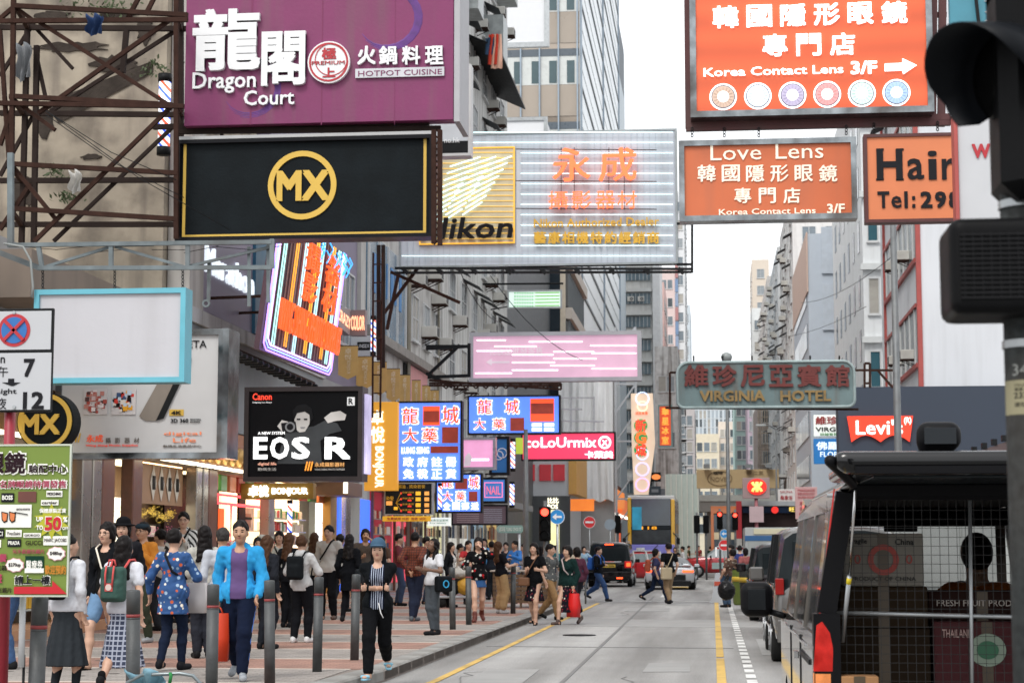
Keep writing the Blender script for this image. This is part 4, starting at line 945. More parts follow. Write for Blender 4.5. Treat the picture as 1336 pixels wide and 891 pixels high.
# --- neon camera supplier sign leaning along the facade
BLc,BRc,TLc = P(338,456,39),P(427,491,46),P(363,270,39)
U = BRc - BLc; V = TLc - BLc; Nn = U.cross(V).normalized()          # Nn points away from the building
if Nn.x < 0: Nn = -Nn
o = thing('leaning_neon_sign','leaning neon sign with purple tube outline and orange lettering, above the shops','neon sign',BLc)
Mn = Matrix(((U.x,-Nn.x,V.x,0),(U.y,-Nn.y,V.y,0),(U.z,-Nn.z,V.z,0),(0,0,0,1)))   # local: x 0..1 along, z 0..1 up, y<0 outward
MB().box2((0,0,0),(1,.12,1),Mn).build('back_panel',mat('neon_back',(.12,.06,.08),.5,var=.3),o)
for k in range(22): MB().box2((.03 + k * .0435,-.03,.02),(.045 + k * .0435,-.001,1),Mn).build('slat',mat('neon_slat',(.2,.13,.15),.5,var=.2),o)
for k,(c,x) in enumerate((('B8FFF2',.1),('FFA53A',.26),('C0F4FF',.38),('FFB03A',.54),('B8F4FF',.62),('FFA53A',.79),('B8FFF2',.88))):
    g_ = glow(c,1.2)
    for dx in (-.014,.014): MB().tube([Mn @ Vector((x + dx,-.1,.05 + .03 * k % .05)),Mn @ Vector((x + dx,-.1,.99))],.016,5).build('neon_tube',g_,o)
for k,(c,t) in enumerate((('B48CFF',0),('8FA8FF',.022),('E7B8FF',.044))):
    g_ = glow(c,1.8); q_ = [(1 - t,-.08,1),(1 - t,-.08,.05 + t),(.97 - t,-.08,.01 + t),(.04 + t,-.08,.01 + t),(t,-.08,.05 + t),(t,-.08,1)]
    MB().tube([Mn @ Vector(v) for v in q_],.02,6).build('neon_outline',g_,o)
on2 = glow('F8602A',.95)
letters(MB(),'WING SHING PHOTO SUPPLIES',.1,.18,1.02,.40,-.2,.06,.0,M=Mn).build('neon_lettering',on2,o)
letters(MB(),'攝\n影',.36,.46,.56,.9,-.2,.06,.0,M=Mn).build('neon_characters',on2,o); letters(MB(),'器\n材',.66,.46,.88,.9,-.2,.06,.0,M=Mn).build('neon_characters',on2,o)
bl_ = glow('3FA0FF',1.8); r_ = random.Random(5)
for k in range(16):
    x = .5 + r_.random() * .48; z = .88 + r_.random() * .1; MB().tube([Mn @ Vector((x,-.22,z)),Mn @ Vector((x + .06,-.22,z - .03)),Mn @ Vector((x + .02,-.22,z - .09))],.015,5).build('blue_neon_stroke',bl_,o)
for k in range(3): p = Mn @ Vector((.1 + .4 * k,.1,.4)); MB().bar(p,p + Vector((-1.6,.3,0)),.06).build('arm',rust(),o)
# --- crazy colour sign and small board
s = Sign('hair_colour_sign','grey sign with glowing pink letters COLOR at the purple block corner',457,404,477,438,55); s.board(mat('mauve_grey',(.28,.22,.22),.5),.3); s.text('COLOR',glow('FFB08A',1.4),458,412,476,431,-.04,.03,.02)
a,b = P(441,399,50),P(457,404,55)
MB().add([P(441,425,50),P(457,438,55),b,a,P(441,425,50) + Vector((-.2,0,0)),P(457,438,55) + Vector((-.2,0,0)),b + Vector((-.2,0,0)),a + Vector((-.2,0,0))],[(0,1,2,3),(4,7,6,5),(2,6,7,3),(0,4,5,1),(1,5,6,2),(0,3,7,4)]).build('side_board',MT['mauve_grey'],s.o,True)
tA = P(441,420,49.9); tB = P(456,432,54.8); Mq = Matrix(((tB.x - tA.x,0,0,tA.x + .03),(tB.y - tA.y,-.02,0,tA.y),(tB.z - tA.z,0,1,tA.z),(0,0,0,1)))
letters(MB(),'CRAZY',-.1,.05,1,.38,0,1,.01,M=Mq).build('lettering',MT['lit_FFB08A_140'],s.o,True)
s = Sign('salon_white_box','white salon box behind the ladder mast',441,438,484,475,57); s.board(mat('white_box',(.6,.62,.63),.5),1.2); s.rect(dark(),466,446,483,457,'name_plate'); s.text('UNISEX',wlet,467,449,482,454,-.03,.01,0)
# --- gold flags
fm_ = mat('gold_cloth',(.58,.37,.13),.8,var=.15,scale=3); ft = mat('flag_print',(.75,.62,.42),.7)
fl = [(454,451,495,26,49.2,'first and nearest'),(476,465,508,23,51,'second'),(495,472,516,19,53,'third'),(513,481,525,18,55.2,'fourth'),(528,489,531,14,57.6,'fifth'),(543,496,537,12,60,'sixth'),(556,503,542,11,62,'seventh'),(567,509,546,11,64,'eighth and farthest')]
for x,ya,yb_,w,Y,lab in fl:
    s = Sign('shop_flag',lab + ' gold pennant flag of the row above the yellow banner',x - w / 2,ya,x + w / 2,yb_,Y,'flag','gold pennant flags in a row')
    W_ = s.w / 2; mb = MB(); mb.prism([(-W_,s.h * .14),(0,0),(W_,s.h * .14),(W_,s.h),(-W_,s.h)],.015); mb.build('cloth',fm_,s.o)
    letters(MB(),'卓\n悅',-W_ * .35,s.h * .58,W_ * .35,s.h * .93,-.01,.008,.02).build('lettering',ft,s.o)
    tv = letters(MB(),'BONJOUR',0,0,s.h * .4,W_ * .45,0,.008,.01); link('lettering',tv.mesh('lettering',ft),s.o,(-W_ * .2,-.01,s.h * .56),(0,PI / 2,0))
    MB().tube([(-W_,.01,s.h),(W_,.01,s.h)],.015,6).build('rod',dark(),s.o)
s = Sign('yellow_banner','tall yellow vertical banner with white characters and upright lettering',475,524,519,640,50.5,'banner')
s.board(glow('E0A036',.38,.06),.25); lw_ = glow('FFF8E8',.8)
s.text('卓',lw_,484,535,501,554,-.03,.02,.03,name='character'); s.text('悅',lw_,484,556,502,578,-.03,.02,.03,name='character')
a = s.q(501,582); b = s.q(486,636); tv = letters(MB(),'BONJOUR',0,0,a[1] - b[1],a[0] - b[0],0,.02,.03); link('lettering',tv.mesh('lettering',lw_),s.o,(b[0],-.03,a[1]),(0,PI / 2,0))
# --- camera poster lightbox
s = Sign('camera_poster','large black camera advertisement lightbox with a photographer portrait',321,507,471,625,36)
s.board(mat('poster_black',(.005,.005,.006),.4,var=.1),.5); s.frame(mat('poster_frame',(.06,.05,.05),.35,.5),.09,-.06,.6)
part('lit_side',glow('B8B0E8',.8,.5),s.o,(s.x1 + .06,36.05,s.z0 + .1),(s.x1 + .12,36.5,s.z1 - .1))
s.text('Canon',glow('E8402A',1),330,513,355,522,-.03,.01,.03); s.text('Delighting You Always',glow('DDDDDD',.5),330,524,355,526.5,-.03,.01,0); s.rect(glow('C8C8C8',.6),453,518,463,529,'badge'); s.text('R',dark(),455,519.5,461,527.5,-.03,.01,.02)
def blob(s,pts,m,name,y=-.02,d=.006):
    q = [s.q(*p) for p in pts]; return MB().prism(q,d,at=y).build(name,m,s.o)
pg = [glow(c,.32,.45) for c in ('3A3C3E','B8B4B0','19191B','77787A')]
blob(s,[(362,625 - 20),(366,585),(373,565),(384,556),(395,558),(410,556),(425,548),(440,552),(446,562),(430,566),(418,575),(420,605)],pg[0],'portrait_jacket',-.012)
blob(s,[(386,560),(384,545),(386,536),(393,532),(401,534),(405,542),(404,553),(398,563),(391,564)],pg[1],'portrait_face',-.02)
blob(s,[(384,548),(382,536),(388,529),(398,527),(407,533),(409,546),(405,551),(404,541),(398,537),(388,539)],pg[2],'portrait_hair',-.026)
for x in (390,399): blob(s,[(x - 2.5,546),(x + 2.5,546),(x + 2,548),(x - 2,548)],pg[2],'portrait_eye',-.03)
blob(s,[(392,557),(399,557),(397,559),(393,559)],pg[3],'portrait_mouth',-.03)
blob(s,[(423,545),(432,538),(444,536),(452,541),(450,548),(438,549),(428,552)],pg[1],'portrait_hand',-.02); blob(s,[(362,556),(368,548),(376,550),(379,560),(370,565)],pg[1],'portrait_hand',-.02)
blob(s,[(367,552),(386,550),(388,563),(369,565)],pg[2],'printed_camera',-.03); a = s.q(379,557); MB().disc((a[0],-.04,a[1]),.1,.01,18).build('printed_lens',pg[3],s.o); MB().disc((a[0],-.045,a[1]),.065,.01,18).build('printed_lens',pg[2],s.o)
s.text('A NEW SYSTEM',glow('E8E8E8',.9),337,563,372,567,-.04,.01,.01)
for t_,xa,xb in (('E',331,350),('O',353,378),('S',381,405),('R',424,458)): s.text(t_,glow('F0F2F2',.95),xa,570,xb,599,-.05,.01,.03)
s.text('digital life',glow('E0A890',.5),337,603,361,608,-.04,.01,.01); s.text('數碼生活',pg[1],337,610,361,614,-.04,.01,0); s.text('///',glow('E89030',.8),398,602,409,614,-.04,.01,.03); s.text('永成攝影器材',glow('D8A060',.5),411,603,450,609,-.04,.01,.01); s.text('WING SHING PHOTO SUPPLIES',pg[1],411,611,450,613.5,-.04,.01,0)
o = gantry('spotlight_rail','rail of black spotlights above the camera poster',360,500,38,'lamp rail')
for k in range(15):
    xx = 303 + k * 7.2; yy = 462 + k * 3.0 ; Y = ypx(xx,LX + 1.0); c0 = P(xx,yy,Y)
    MB().box((c0.x,c0.y,c0.z),(.42,.16,.1),ch=.02).bar((c0.x - .15,c0.y,c0.z),(c0.x - 1.0,c0.y,c0.z + .35),.03).build('spotlight',dark(),o,True)
MB().bar(P(298,452,ypx(298,LX + .6)),P(410,500,ypx(410,LX + .6)),.06).build('rail',rust(),o,True)
# sloping soffit under the grey band, with lettering along its edge
s = Sign('gold_shop_name','gold fascia with glowing white characters and lettering above the cosmetics shop',314,630,409,651,44)
s.board(mat('ochre_fascia',(.30,.17,.03),.4,.3,var=.15),.3); s.text('卓悅',glow('F8FFF8',1.8),324,633,351,648,-.05,.04,.035); s.text('BONJOUR',glow('F8FFF8',1.8),355,636,402,647,-.05,.04,.03)
s = Sign('gold_side_box','brown lit box right of the gold shop name',410,628,454,646,52); s.board(mat('brown_box',(.2,.12,.07),.4,var=.4),2.2); part('lit_end',glow('FFF8E0',1.6),s.o,(s.x1 - .12,51.95,s.z0 + .05),(s.x1,51.99,s.z1 - .02))
# --- blue pharmacy signs
bsg = glow('5A86EE',.8,.08); ol = glow('FFFFFF',1.1,0); rc = glow('E8502A',.95,.1); rcl = mat('red_patch',(.35,.05,.03),.7,var=.3,scale=5,emit=.25)
def outl(s,t,x0,y0,x1,y1):
    s.text(t,ol,x0 - 1.2,y0 - 1.2,x1 + 1.2,y1 + 1.2,-.035,.01,.075,name='character_outline'); s.text(t,rc,x0,y0,x1,y1,-.055,.01,.02,name='character')
s = Sign('pharmacy_sign','upright blue pharmacy lightbox with red and white characters, left of the other two',519,524,602,628,52,'sign','blue pharmacy lightboxes')
s.board(bsg,.3); s.frame(dark(),.05,-.03,.36)
outl(s,'龍',525,532,546,553); outl(s,'城',577,530,599,553); outl(s,'大',526,558,545,577); outl(s,'藥',551,558,571,577)
s.rect(rc,552,530,574,555,'red_square',-.03); s.rect(rcl,553,536,573,551,'red_patch',-.04); s.rect(rcl,577,557,598,578,'red_patch',-.04); s.rect(rcl,562,582,598,591,'red_patch',-.04)
s.rect(MT['dark_metal'],519,579.6,602,580.4,'joint',-.03)
s.text('LUNG SENG',ol,524,583,560,592,-.04,.01,.03)
for j,row in enumerate(('政府註冊','免稅正貨')):
    for k,t_ in enumerate(row): s.text(t_,ol,526 + k * 18.5,596 + j * 15.5,540 + k * 18.5,609 + j * 15.5,-.04,.01,.035,name='character')
s = Sign('pharmacy_sign','wide blue pharmacy lightbox with red and white characters, highest of three',611,516,730,566,58,'sign','blue pharmacy lightboxes')
s.board(bsg,.3); s.frame(dark(),.05,-.03,.36)
outl(s,'龍',623,521,642,540); outl(s,'城',659,521,677,540); outl(s,'大',619,546,633,560); outl(s,'藥',643,546,659,560)
s.rect(rc,692,520,723,550,'red_square',-.03); s.rect(rcl,693,526,722,540,'red_patch',-.04); s.rect(rcl,666,545,684,562,'red_patch',-.04)
for xx in (694,710): 
    for yy in (552,558): s.rect(ol,xx,yy,xx + 13,yy + 4.5,'white_bar',-.04)
s = Sign('pharmacy_sign','small blue pharmacy lightbox with red and white characters, lowest of three',569,618,628,668,55,'sign','blue pharmacy lightboxes')
s.board(bsg,.3); s.frame(dark(),.05,-.03,.36)
outl(s,'龍',576,621,591,636); outl(s,'城',612,621,625,637); outl(s,'大',578,641,590,653); outl(s,'藥',595,641,607,653); s.rect(rcl,594,624,610,638,'red_patch',-.04); s.rect(rcl,612,641,623,654,'red_patch',-.04)
for k,t_ in enumerate('全國郵遞'): s.text(t_,ol,578 + k * 12.2,655,588 + k * 12.2,665,-.04,.01,.04,name='character')
s = Sign('price_board','black hair salon price board with yellow and red blocks',502,630,564,671,51)
s.board(mat('price_black',(.02,.025,.03),.4),.2); s.frame(steel(),.03,-.03,.25); yb2 = glow('E8B030',.7,.1); ob = glow('E8A050',.7,.1); rb = glow('E83A28',.8,.1)
s.text('焗油 . 挑染套餐',ygl,519,632,555,637,-.03,.01,.0)
for k in range(4):
    yy = 641 + k * 7.6; s.rect(yb2,542.5,yy,549,yy + 5,'yellow_tag',-.03); s.rect(ob,554,yy,560,yy + 5,'orange_tag',-.03); s.text('染髮護理',ygl,525,yy,540,yy + 2.4,-.03,.01,.0); s.rect(rb,532,yy + 3,537,yy + 5,'red_tag',-.03)
    a = s.q(517,656); b = s.q(523,yy + 2); MB().tube([(a[0],-.03,a[1]),(b[0],-.03,b[1])],.009,5).build('branch_line',ygl,s.o); s.rect(rb,522.5,yy + 1,524.5,yy + 3.6,'red_tag',-.03)
s.text('染髮',ygl,503.5,647,514,652.5,-.03,.01,.02); s.rect(ob,504,653.5,512,659,'orange_tag',-.03); s.rect(yb2,514,661,519,665,'yellow_tag',-.03)
s = Sign('yellow_strip_banner','thin yellow banner strip below the black price board',499,673,562,680,50.8,'banner'); s.board(glow('D9A52A',.4),.05); s.text('免費試用 95折  免收 30元',red,505,674.5,556,678.5,-.02,.01,.02)
s = Sign('notice_sign','small white notice sign right of the yellow strip banner',558,675,588,686,53); s.board(glow('E8F0EC',.6),.08); s.text('免費派送服務\nFree delivery',mat('notice_green',(.1,.25,.18),.6),561,677,585,684,-.02,.01,0)
# --- middle cluster
s = Sign('pink_portrait_lightbox','small glowing pink lightbox with pale frame beside the dark blue board',603,572,645,611,66); s.board(glow('D896BC',.8,.25),.3); s.frame(mat('silver_frame',(.5,.5,.5),.3,.6),.1,-.05,.4); s.rect(wt,612,598,638,601,'glowing_tube')
blob(s,[(605,608),(607,595),(612,590),(616,597),(613,608)],MT['pink_white_print'],'printed_figure')
s = Sign('blue_curl_board','dark blue board with a thin white curl behind the pink lightbox',640,571,663,618,68); s.board(glow('1F5A8E',.35,.2),.3); s.frame(dark(),.1,-.04,.4); 
a = s.q(651,594); MB().ring((a[0],-.03,a[1]),.14,.17,.02,20).build('curl',wlet,s.o); a = s.q(655,591); MB().ring((a[0],-.03,a[1]),.16,.19,.02,20).build('curl',wlet,s.o)
s = Sign('blue_neon_board','blue neon board with pink outlined letters above the striped list sign',629,624,660,655,66); s.board(glow('3F7CC0',.5,.2),.25); s.frame(dark(),.08,-.04,.35)
x0,z1 = s.q(632,629); x1,z0 = s.q(656,649); MB().frame(x0,z0,x1,z1,.03,-.04,.02).build('pink_outline',glow('E87AA0',1),s.o); s.text('NAIL',glow('E86A7A',.9),635,634,653,645,-.04,.02,.0)
s = Sign('list_sign','dark sign with rows of pale lines under the blue neon board',590,659,661,684,66); s.board(mat('list_dark',(.16,.11,.12),.5),.25); s.frame(dark(),.05,-.03,.3)
for k in range(8): s.rect(paint('B8A8A8'),596,662 + k * 2.6,625,663 + k * 2.6,'pale_line'); s.rect(paint('A8A8B0'),631,664 + k * 2.4,655,665 + k * 2.4,'pale_line')
s = Sign('cosmetics_sign','bright crimson cosmetics sign with rounded white lettering',681,564,802,600,72)
s.board(glow('DC3A5C',.72,.04),.4); s.frame(dark(),.06,-.03,.48); s.text('coLoUrmix',ol,685,570,778,584,-.04,.03,.045)
a = s.q(789,577); k = 72 / 2450; MB().ring((a[0],-.05,a[1]),6 * k,8.5 * k,.03,22).build('round_logo',ol,s.o); s.text('X',ol,785.5,574,792.5,581,-.05,.03,.04); s.text('卡萊美',ol,763,588,800,598,-.04,.03,.04)
s = Sign('green_leaf_disc','small lime green disc left of the crimson sign',673,571,682,592,71); s.board(glow('A8C040',.5),.1,ch=0)
o = gantry('truss_arm','brown steel lattice arm above the highest blue lightbox',600,508,57.5)
seg(o,[(560,496,732,508),(560,503,732,503),(732,500,732,508),(560,500,732,500)],57.5,.06,rust())
for k in range(12): seg(o,[(575 + k * 13,501,582 + k * 13,507),(582 + k * 13,507,588 + k * 13,501)],57.5,.04,rust())
seg(o,[(556,455,610,452),(556,452,612,452),(558,492,612,490),(558,490,600,450),(556,487,590,505),(612,448,612,492)],60,.1,dark())
o = gantry('lattice_arm','pale steel bracket lattice right of the blue and crimson signs',745,556,70)
seg(o,[(731,519,775,519),(731,534,760,534),(731,549,788,550),(775,517,775,562),(745,519,745,562)],70,.05,steel())
# --- long vertical neon with circles
s = Sign('vertical_neon_sign','tall pale vertical neon sign with rings and green-red characters',824,513,854,645,118,'neon sign')
W_,H_ = s.w,s.h; mb = MB(); mb.prism([(-W_ * .5,H_),(W_ * .42,H_),(W_ * .5,H_ * .5),(W_ * .2,0),(-W_ * .4,0),(-W_ * .48,H_ * .5)],.4); mb.build('panel',glow('E2C8AE',.55,.15),s.o)
for cy,rr,c in ((520,9,'C8D8FF'),(592,8,'B8C8FF'),(612,9,'B8B8FF'),(632,9,'E0A8E8'),(530,7,'FFD0B0')):
    a = s.q(838,cy); k = 118 / 2450; MB().ring((a[0],-.06,a[1]),(rr - 1.2) * k,rr * k,.05,22).build('neon_ring',glow(c,1.3),s.o)
for t_,yy,c in (('新',555,'E03A28'),('G',571,'E8602A'),('城',587,'E03A28')):
    a = s.q(836,yy); MB().disc((a[0],-.05,a[1]),.42,.04,18,r2=.4).build('green_disc',glow('2F8A4A',.8),s.o); s.text(t_,glow(c,1.3),829,yy - 8,843,yy + 8,-.1,.04,.04,name='character')
s.text('酒家集團',glow('E8502A',1.1),829,537,845,541,-.06,.03,.01)
s = Sign('orange_upright_sign','orange upright sign with yellow characters left of the hotel sign',860,529,876,582,112); s.board(glow('D2502A',.4,.1),.3); s.frame(paint('6A8A88'),.08,-.04,.35)
for k,t_ in enumerate('華星冰室'): s.text(t_,glow('E8A040',.8),863.5,532 + k * 12.4,872.5,542 + k * 12.4,-.04,.03,.03,name='character')
s = Sign('small_dark_sign','small dark sign with an orange oval above the bus',849,616,862,628,125); s.board(dark(),.2); a = s.q(856,622); MB().disc((a[0],-.05,a[1]),.3,.04,16,r2=.18).build('oval',glow('E88040',.8),s.o)
s = Sign('slate_sign','blank slate coloured sign just above the bus roof',847,634,862,646,126); s.board(paint('3A4650'),.2); s.rect(paint('8A9098'),850,638,859,642)
# --- hotel sign
s = Sign('hotel_sign','weathered teal hotel sign with red characters and gold lettering',884,471,1114,532,60)
tl_ = mat('weathered_teal',(.14,.2,.205),.7,var=.25,scale=1.2,streak=.75,bump=.2); W_,H_ = s.w / 2,s.h; r = .35
pts = []
for cx,cz,a0 in ((W_ - r,H_ - r,0),(-W_ + r,H_ - r,PI / 2),(-W_ + r * .6,r * .6,PI),(W_ - r * .6,r * .6,1.5 * PI)):
    rr = r if cz > 1 else r * .6
    for k in range(5): pts.append((cx + rr * math.cos(a0 + k * PI / 8),cz + rr * math.sin(a0 + k * PI / 8)))
MB().prism(pts,.3).build('panel',tl_,s.o); rch = mat('rusty_red_letter',(.14,.028,.024),.7,var=.3,scale=4); gch = mat('dull_gold_letter',(.26,.17,.06),.6,var=.35,scale=3)
MB().tube([(x,.0,z) for x,z in pts],.05,6,closed=True).build('rim',mat('rim_teal',(.3,.38,.38),.6,var=.3,dirt=.4),s.o)
for k,t_ in enumerate('維珍尼亞賓館'): xa = 893 + k * 36.8; s.text(t_,rch,xa,476,xa + 31,505,-.08,.07,.035,name='character')
s.text('VIRGINIA',gch,913,509,998,524,-.07,.06,.03); s.text('HOTEL',gch,1018,509,1084,524,-.07,.06,.03)
o = gantry('hotel_sign_bracket','rusty steel bracket holding the hotel sign',1000,535,60)
seg(o,[(868,532,1120,534),(874,486,874,534),(874,486,886,486),(1112,483,1168,483),(1145,483,1165,506),(1128,474,1128,506),(1135,474,1135,506),(1128,474,1135,474),(1128,500,1135,500)],60.2,.07,rust())
for k in range(6): seg(o,[(905 + k * 38,464,905 + k * 38,471)],60.2,.05,dark())
s = Sign('hotel_side_sign','white hotel sign with red characters left of the navy hoarding',1062,541,1097,569,86); s.board(glow('E8EEE8',.35),.25); s.text('維珍',mat('dark_red_print',(.3,.02,.02),.6),1064,543,1093,554,-.03,.01,.03); s.text('VIRGI',dark(),1064,557,1093,563,-.03,.01,.02); s.text('時鐘賓館',paint('2F8A3A'),1070,564.5,1093,568.5,-.03,.01,.01)
s = Sign('florist_side_sign','blue hotel sign with pale characters under the white one',1062,572,1097,605,86); s.board(glow('1F6AA8',.4),.25); s.text('佛羅',glow('D0E0F0',.7),1065,576,1094,587,-.03,.01,.03); s.text('FLOR',glow('D0E0F0',.7),1070,589,1094,596,-.03,.01,.02); s.text('酒店',ygl,1076,598,1094,603,-.03,.01,.02)
# --- right hand lens signs
redbox = mat('dark_red_steel',(.09,.03,.03),.5,.3,var=.3,scale=4,dirt=.4)
olb = mat('lens_orange',(.6,.095,.03),.4,var=.05,emit=.55,scale=1)
def stripes_emit(m,sc):   # tubes behind the plastic show as soft bands
    n = m.node_tree.nodes; l = m.node_tree.links; b = n['Principled BSDF']; tc = n.new('ShaderNodeTexCoord'); w = n.new('ShaderNodeTexWave'); w.bands_direction = 'Z'; w.inputs['Scale'].default_value = sc; w.inputs['Distortion'].default_value = .6; w.inputs['Detail'].default_value = 1
    l.new(tc.outputs['Object'],w.inputs[0]); mr = n.new('ShaderNodeMapRange'); mr.inputs[3].default_value = .1; mr.inputs[4].default_value = .38; l.new(w.outputs[1],mr.inputs[0]); l.new(mr.outputs[0],b.inputs['Emission Strength'])
stripes_emit(olb,.62)
s = Sign('contact_lens_sign','large glowing red-orange contact lens sign with arrow and six lens pictures',905,-40,1210,150,30)
s.board(olb,.3); s.frame(mat('mirror_frame',(.25,.27,.28),.12,.95,var=.62,scale=4,dirt=.9),.1,-.04,.5); wl = glow('FFFFFF',1.15,0)  # dark and light patches in the frame colour stand in for chrome reflections
for k,t_ in enumerate('韓國隱形眼鏡'): xa = 930 + k * 44; s.text(t_,wl,xa,8 - k * 1.2,xa + 33,38 - k * 1.2,-.03,.01,.03,name='character')
for k,t_ in enumerate('專門店'): xa = 995 + k * 44; s.text(t_,wl,xa,45 - k * .8,xa + 32,75 - k * .8,-.03,.01,.03,name='character')
s.text('Korea Contact Lens',wl,918,85,1100,101,-.03,.01,.02); s.text('3/F',wl,1110,80,1144,98,-.03,.01,.03)
blob(s,[(1154,84),(1177,83),(1177,77),(1196,86),(1178,98),(1177,93),(1154,94)],wl,'arrow',-.03,.01)
for k,c in enumerate(('B8A090','C8D4DC','A8A0B8','D89090','B8D0C8','98B0D0')):
    a = s.q(943.5 + k * 45.2,127 - k * 1.1); kk = 30 / 2450
    for r_,c_,e_,y_ in ((18,'FFFFFF',1.1,-.02),(15.8,'4A4A5A',.4,-.025),(14.6,c,.55,-.03),(7.5,'FFFFFF',1.2,-.035)): MB().disc((a[0],y_,a[1]),r_ * kk,.005,26).build('lens_print',glow(c_,e_),s.o)
    for j in range(16): w_ = j * PI / 8; MB().tube([(a[0] + 8 * kk * math.cos(w_),-.036,a[1] + 8 * kk * math.sin(w_)),(a[0] + 13 * kk * math.cos(w_),-.036,a[1] + 13 * kk * math.sin(w_))],.006,4).build('lens_spoke',glow(c,.35),s.o)
o = gantry('lens_sign_gantry','dark red steel box frame carrying the orange lens signs',1050,165,30.2)
seg(o,[(897,-40,899,168),(1218,-40,1216,160),(1230,-40,1228,165)],30.4,.12,redbox); seg(o,[(895,164,1240,153),(895,168,1240,160)],30.3,.1,redbox); seg(o,[(1240,157,1420,152)],30.3,.1,redbox); seg(o,[(1212,20,1235,20),(1212,100,1235,98)],30.5,.08,redbox)
for xx,yy in ((903,166),(945,166),(990,166),(1104,163),(1140,160),(1223,158)):
    for j in range(3): c0 = P(xx,yy + 3 + j * 4.2,30.3); MB().ring((c0.x,30.28,c0.z),.012,.024,.01,10,kz=1.4).build('chain_link',dark(),o,True)
for k in range(7): c0 = P(1035 + k * 12,156,30.3)
s = Sign('love_lens_sign','orange contact lens sign in a mirror frame hanging below the big one',890,183,1113,286,30.3)
s.board(mat('dull_orange',(.55,.13,.045),.5,var=.08,emit=.04,streak=.15),.2); s.frame(MT['mirror_frame'],.09,-.05,.35); cl = mat('cream_letter',(.85,.76,.62),.5,emit=.25)
s.text('Love',cl,927,189,993,210,-.02,.01,.0); s.text('Lens',cl,1012,187,1074,208,-.02,.01,.0)
for k,t_ in enumerate('韓國隱形眼鏡'): xa = 910 + k * 31.7; s.text(t_,cl,xa,215,xa + 23.5,238,-.02,.01,.02,name='character')
for k,t_ in enumerate('專門店'): xa = 958 + k * 32; s.text(t_,cl,xa,245,xa + 22,266,-.02,.01,.02,name='character')
s.text('Korea Contact Lens',cl,938,271,1064,281,-.02,.01,.01); s.text('3/F',cl,1079,266,1102,279,-.02,.01,.02)
s = Sign('hair_salon_sign','orange hair salon sign with black lettering partly behind the white upright sign',1131,175,1262,289,29.6)
s.board(mat('hair_orange',(.6,.18,.07),.5,var=.1,emit=.04),.2); s.frame(redbox,.05,-.03,.26); bk = mat('soft_black',(.015,.015,.018),.5)
for t_,xa,xb,ya in (('H',1144,1177,195),('a',1184,1205,207),('i',1211,1222,197),('r',1229,1247,207),('c',1250,1262,207)):
    s.text(t_,bk,xa,ya,xb,235,-.02,.01,.05,name='letter')
for xa in (1144,1170): s.rect(bk,xa - 1,194,xa + 9,197,'serif'); s.rect(bk,xa - 1,233,xa + 9,236,'serif')
for t_,xa,xb in (('T',1145,1160),('e',1163,1176),('l',1180,1184),(':',1190,1194),('2',1201,1216),('9',1220,1234),('8',1238,1252)): s.text(t_,bk,xa,250 if t_ not in 'e:' else 256,xb,272,-.02,.01,.05,name='letter')
s = Sign('white_upright_sign','white upright sign with red edge and a red letter w',1252,150,1345,297,26)
s.board(mat('white_face',(.5,.51,.53),.5,var=.05),.25); part('red_edge',redt,s.o,(s.x0 - .05,25.95,s.z0),(s.x0,26.25,s.z1)); s.text('w',red,1268,188,1292,207,-.02,.01,.06); s.text('i',red,1298,184,1304,206,-.02,.01,.06)
s = Sign('teal_corner_sign','teal sign with a white zigzag at the top right corner',1240,-30,1330,40,44)
s.board(mat('teal_face',(.06,.25,.33),.5,var=.15),.3); blob(s,[(1283,2),(1296,6),(1296,12),(1284,16),(1296,22),(1284,28),(1300,30),(1300,0)],MT['white_face'],'zigzag'); MB().bar(P(1270,-30,43.9),P(1278,40,43.9),.07).build('cable',dark(),s.o,True)
c0 = P(1213,40,33); MB().tube([P(1212,58,33),P(1213,40,33),P(1218,28,33),P(1216,45,33),P(1210,60,33)],.03,6).build('neon_loop',glow('8A50FF',2.2),C.objects['teal_corner_sign'],True)
# --- end of street signs
s = Sign('tan_billboard','tan billboard with an oval emblem above the footbridge',909,612,1016,637,150); s.board(mat('tan_face',(.4,.3,.16),.6,var=.06),.4)
a = s.q(939,624); MB().ring((a[0],-.05,a[1]),.92,.98,.03,28,kz=.6).build('oval',paint('6A5838'),s.o); s.text('NOVEL',paint('7A6848'),927,622,952,628,-.05,.03,0); s.text('壹二三',paint('7A6848'),974,614,996,619,-.05,.03,0); s.text('咖啡',dark(),931,615,943,619,-.05,.03,.02)
for xx in (922,976,1003): c0 = P(xx,609,150); part('flood_lamp',gf,s.o,(c0.x - .25,149.3,c0.z - .1),(c0.x + .25,149.8,c0.z + .2))
s = Sign('metro_sign','square metro station sign with a red oval and gold symbol on a post',969,623,1004,650,108); s.board(mat('mauve_box',(.38,.27,.27),.5,var=.1),.5)
a = s.q(987.5,635); k = 108 / 2450; MB().disc((a[0],-.06,a[1]),12.5 * k,.05,30,r2=10.5 * k).build('red_oval',glow('D92A22',.8),s.o); yg = glow('FFD070',1.1)
def strk(pts,w=.09): MB().tube([(a[0] + x * k,-.11,a[1] + z * k) for x,z in pts],w,6).build('symbol_stroke',yg,s.o)
strk([(0,6.5),(0,-6.5)]); strk([(-6,6),(-4.5,3),(0,0),(4.5,3),(6,6)]); strk([(-6,-6),(-4.5,-3),(0,0),(4.5,-3),(6,-6)]); strk([(-3.5,0),(3.5,0)])
MB().tube([(0,.2,0),(0,.2,-(s.z0 - .1))],.1,8).build('post',paint('A86A70'),s.o); MB().box((0,0,-.9),(.8,.1,.9)).build('small_plate',paint('C8B0B4'),s.o)
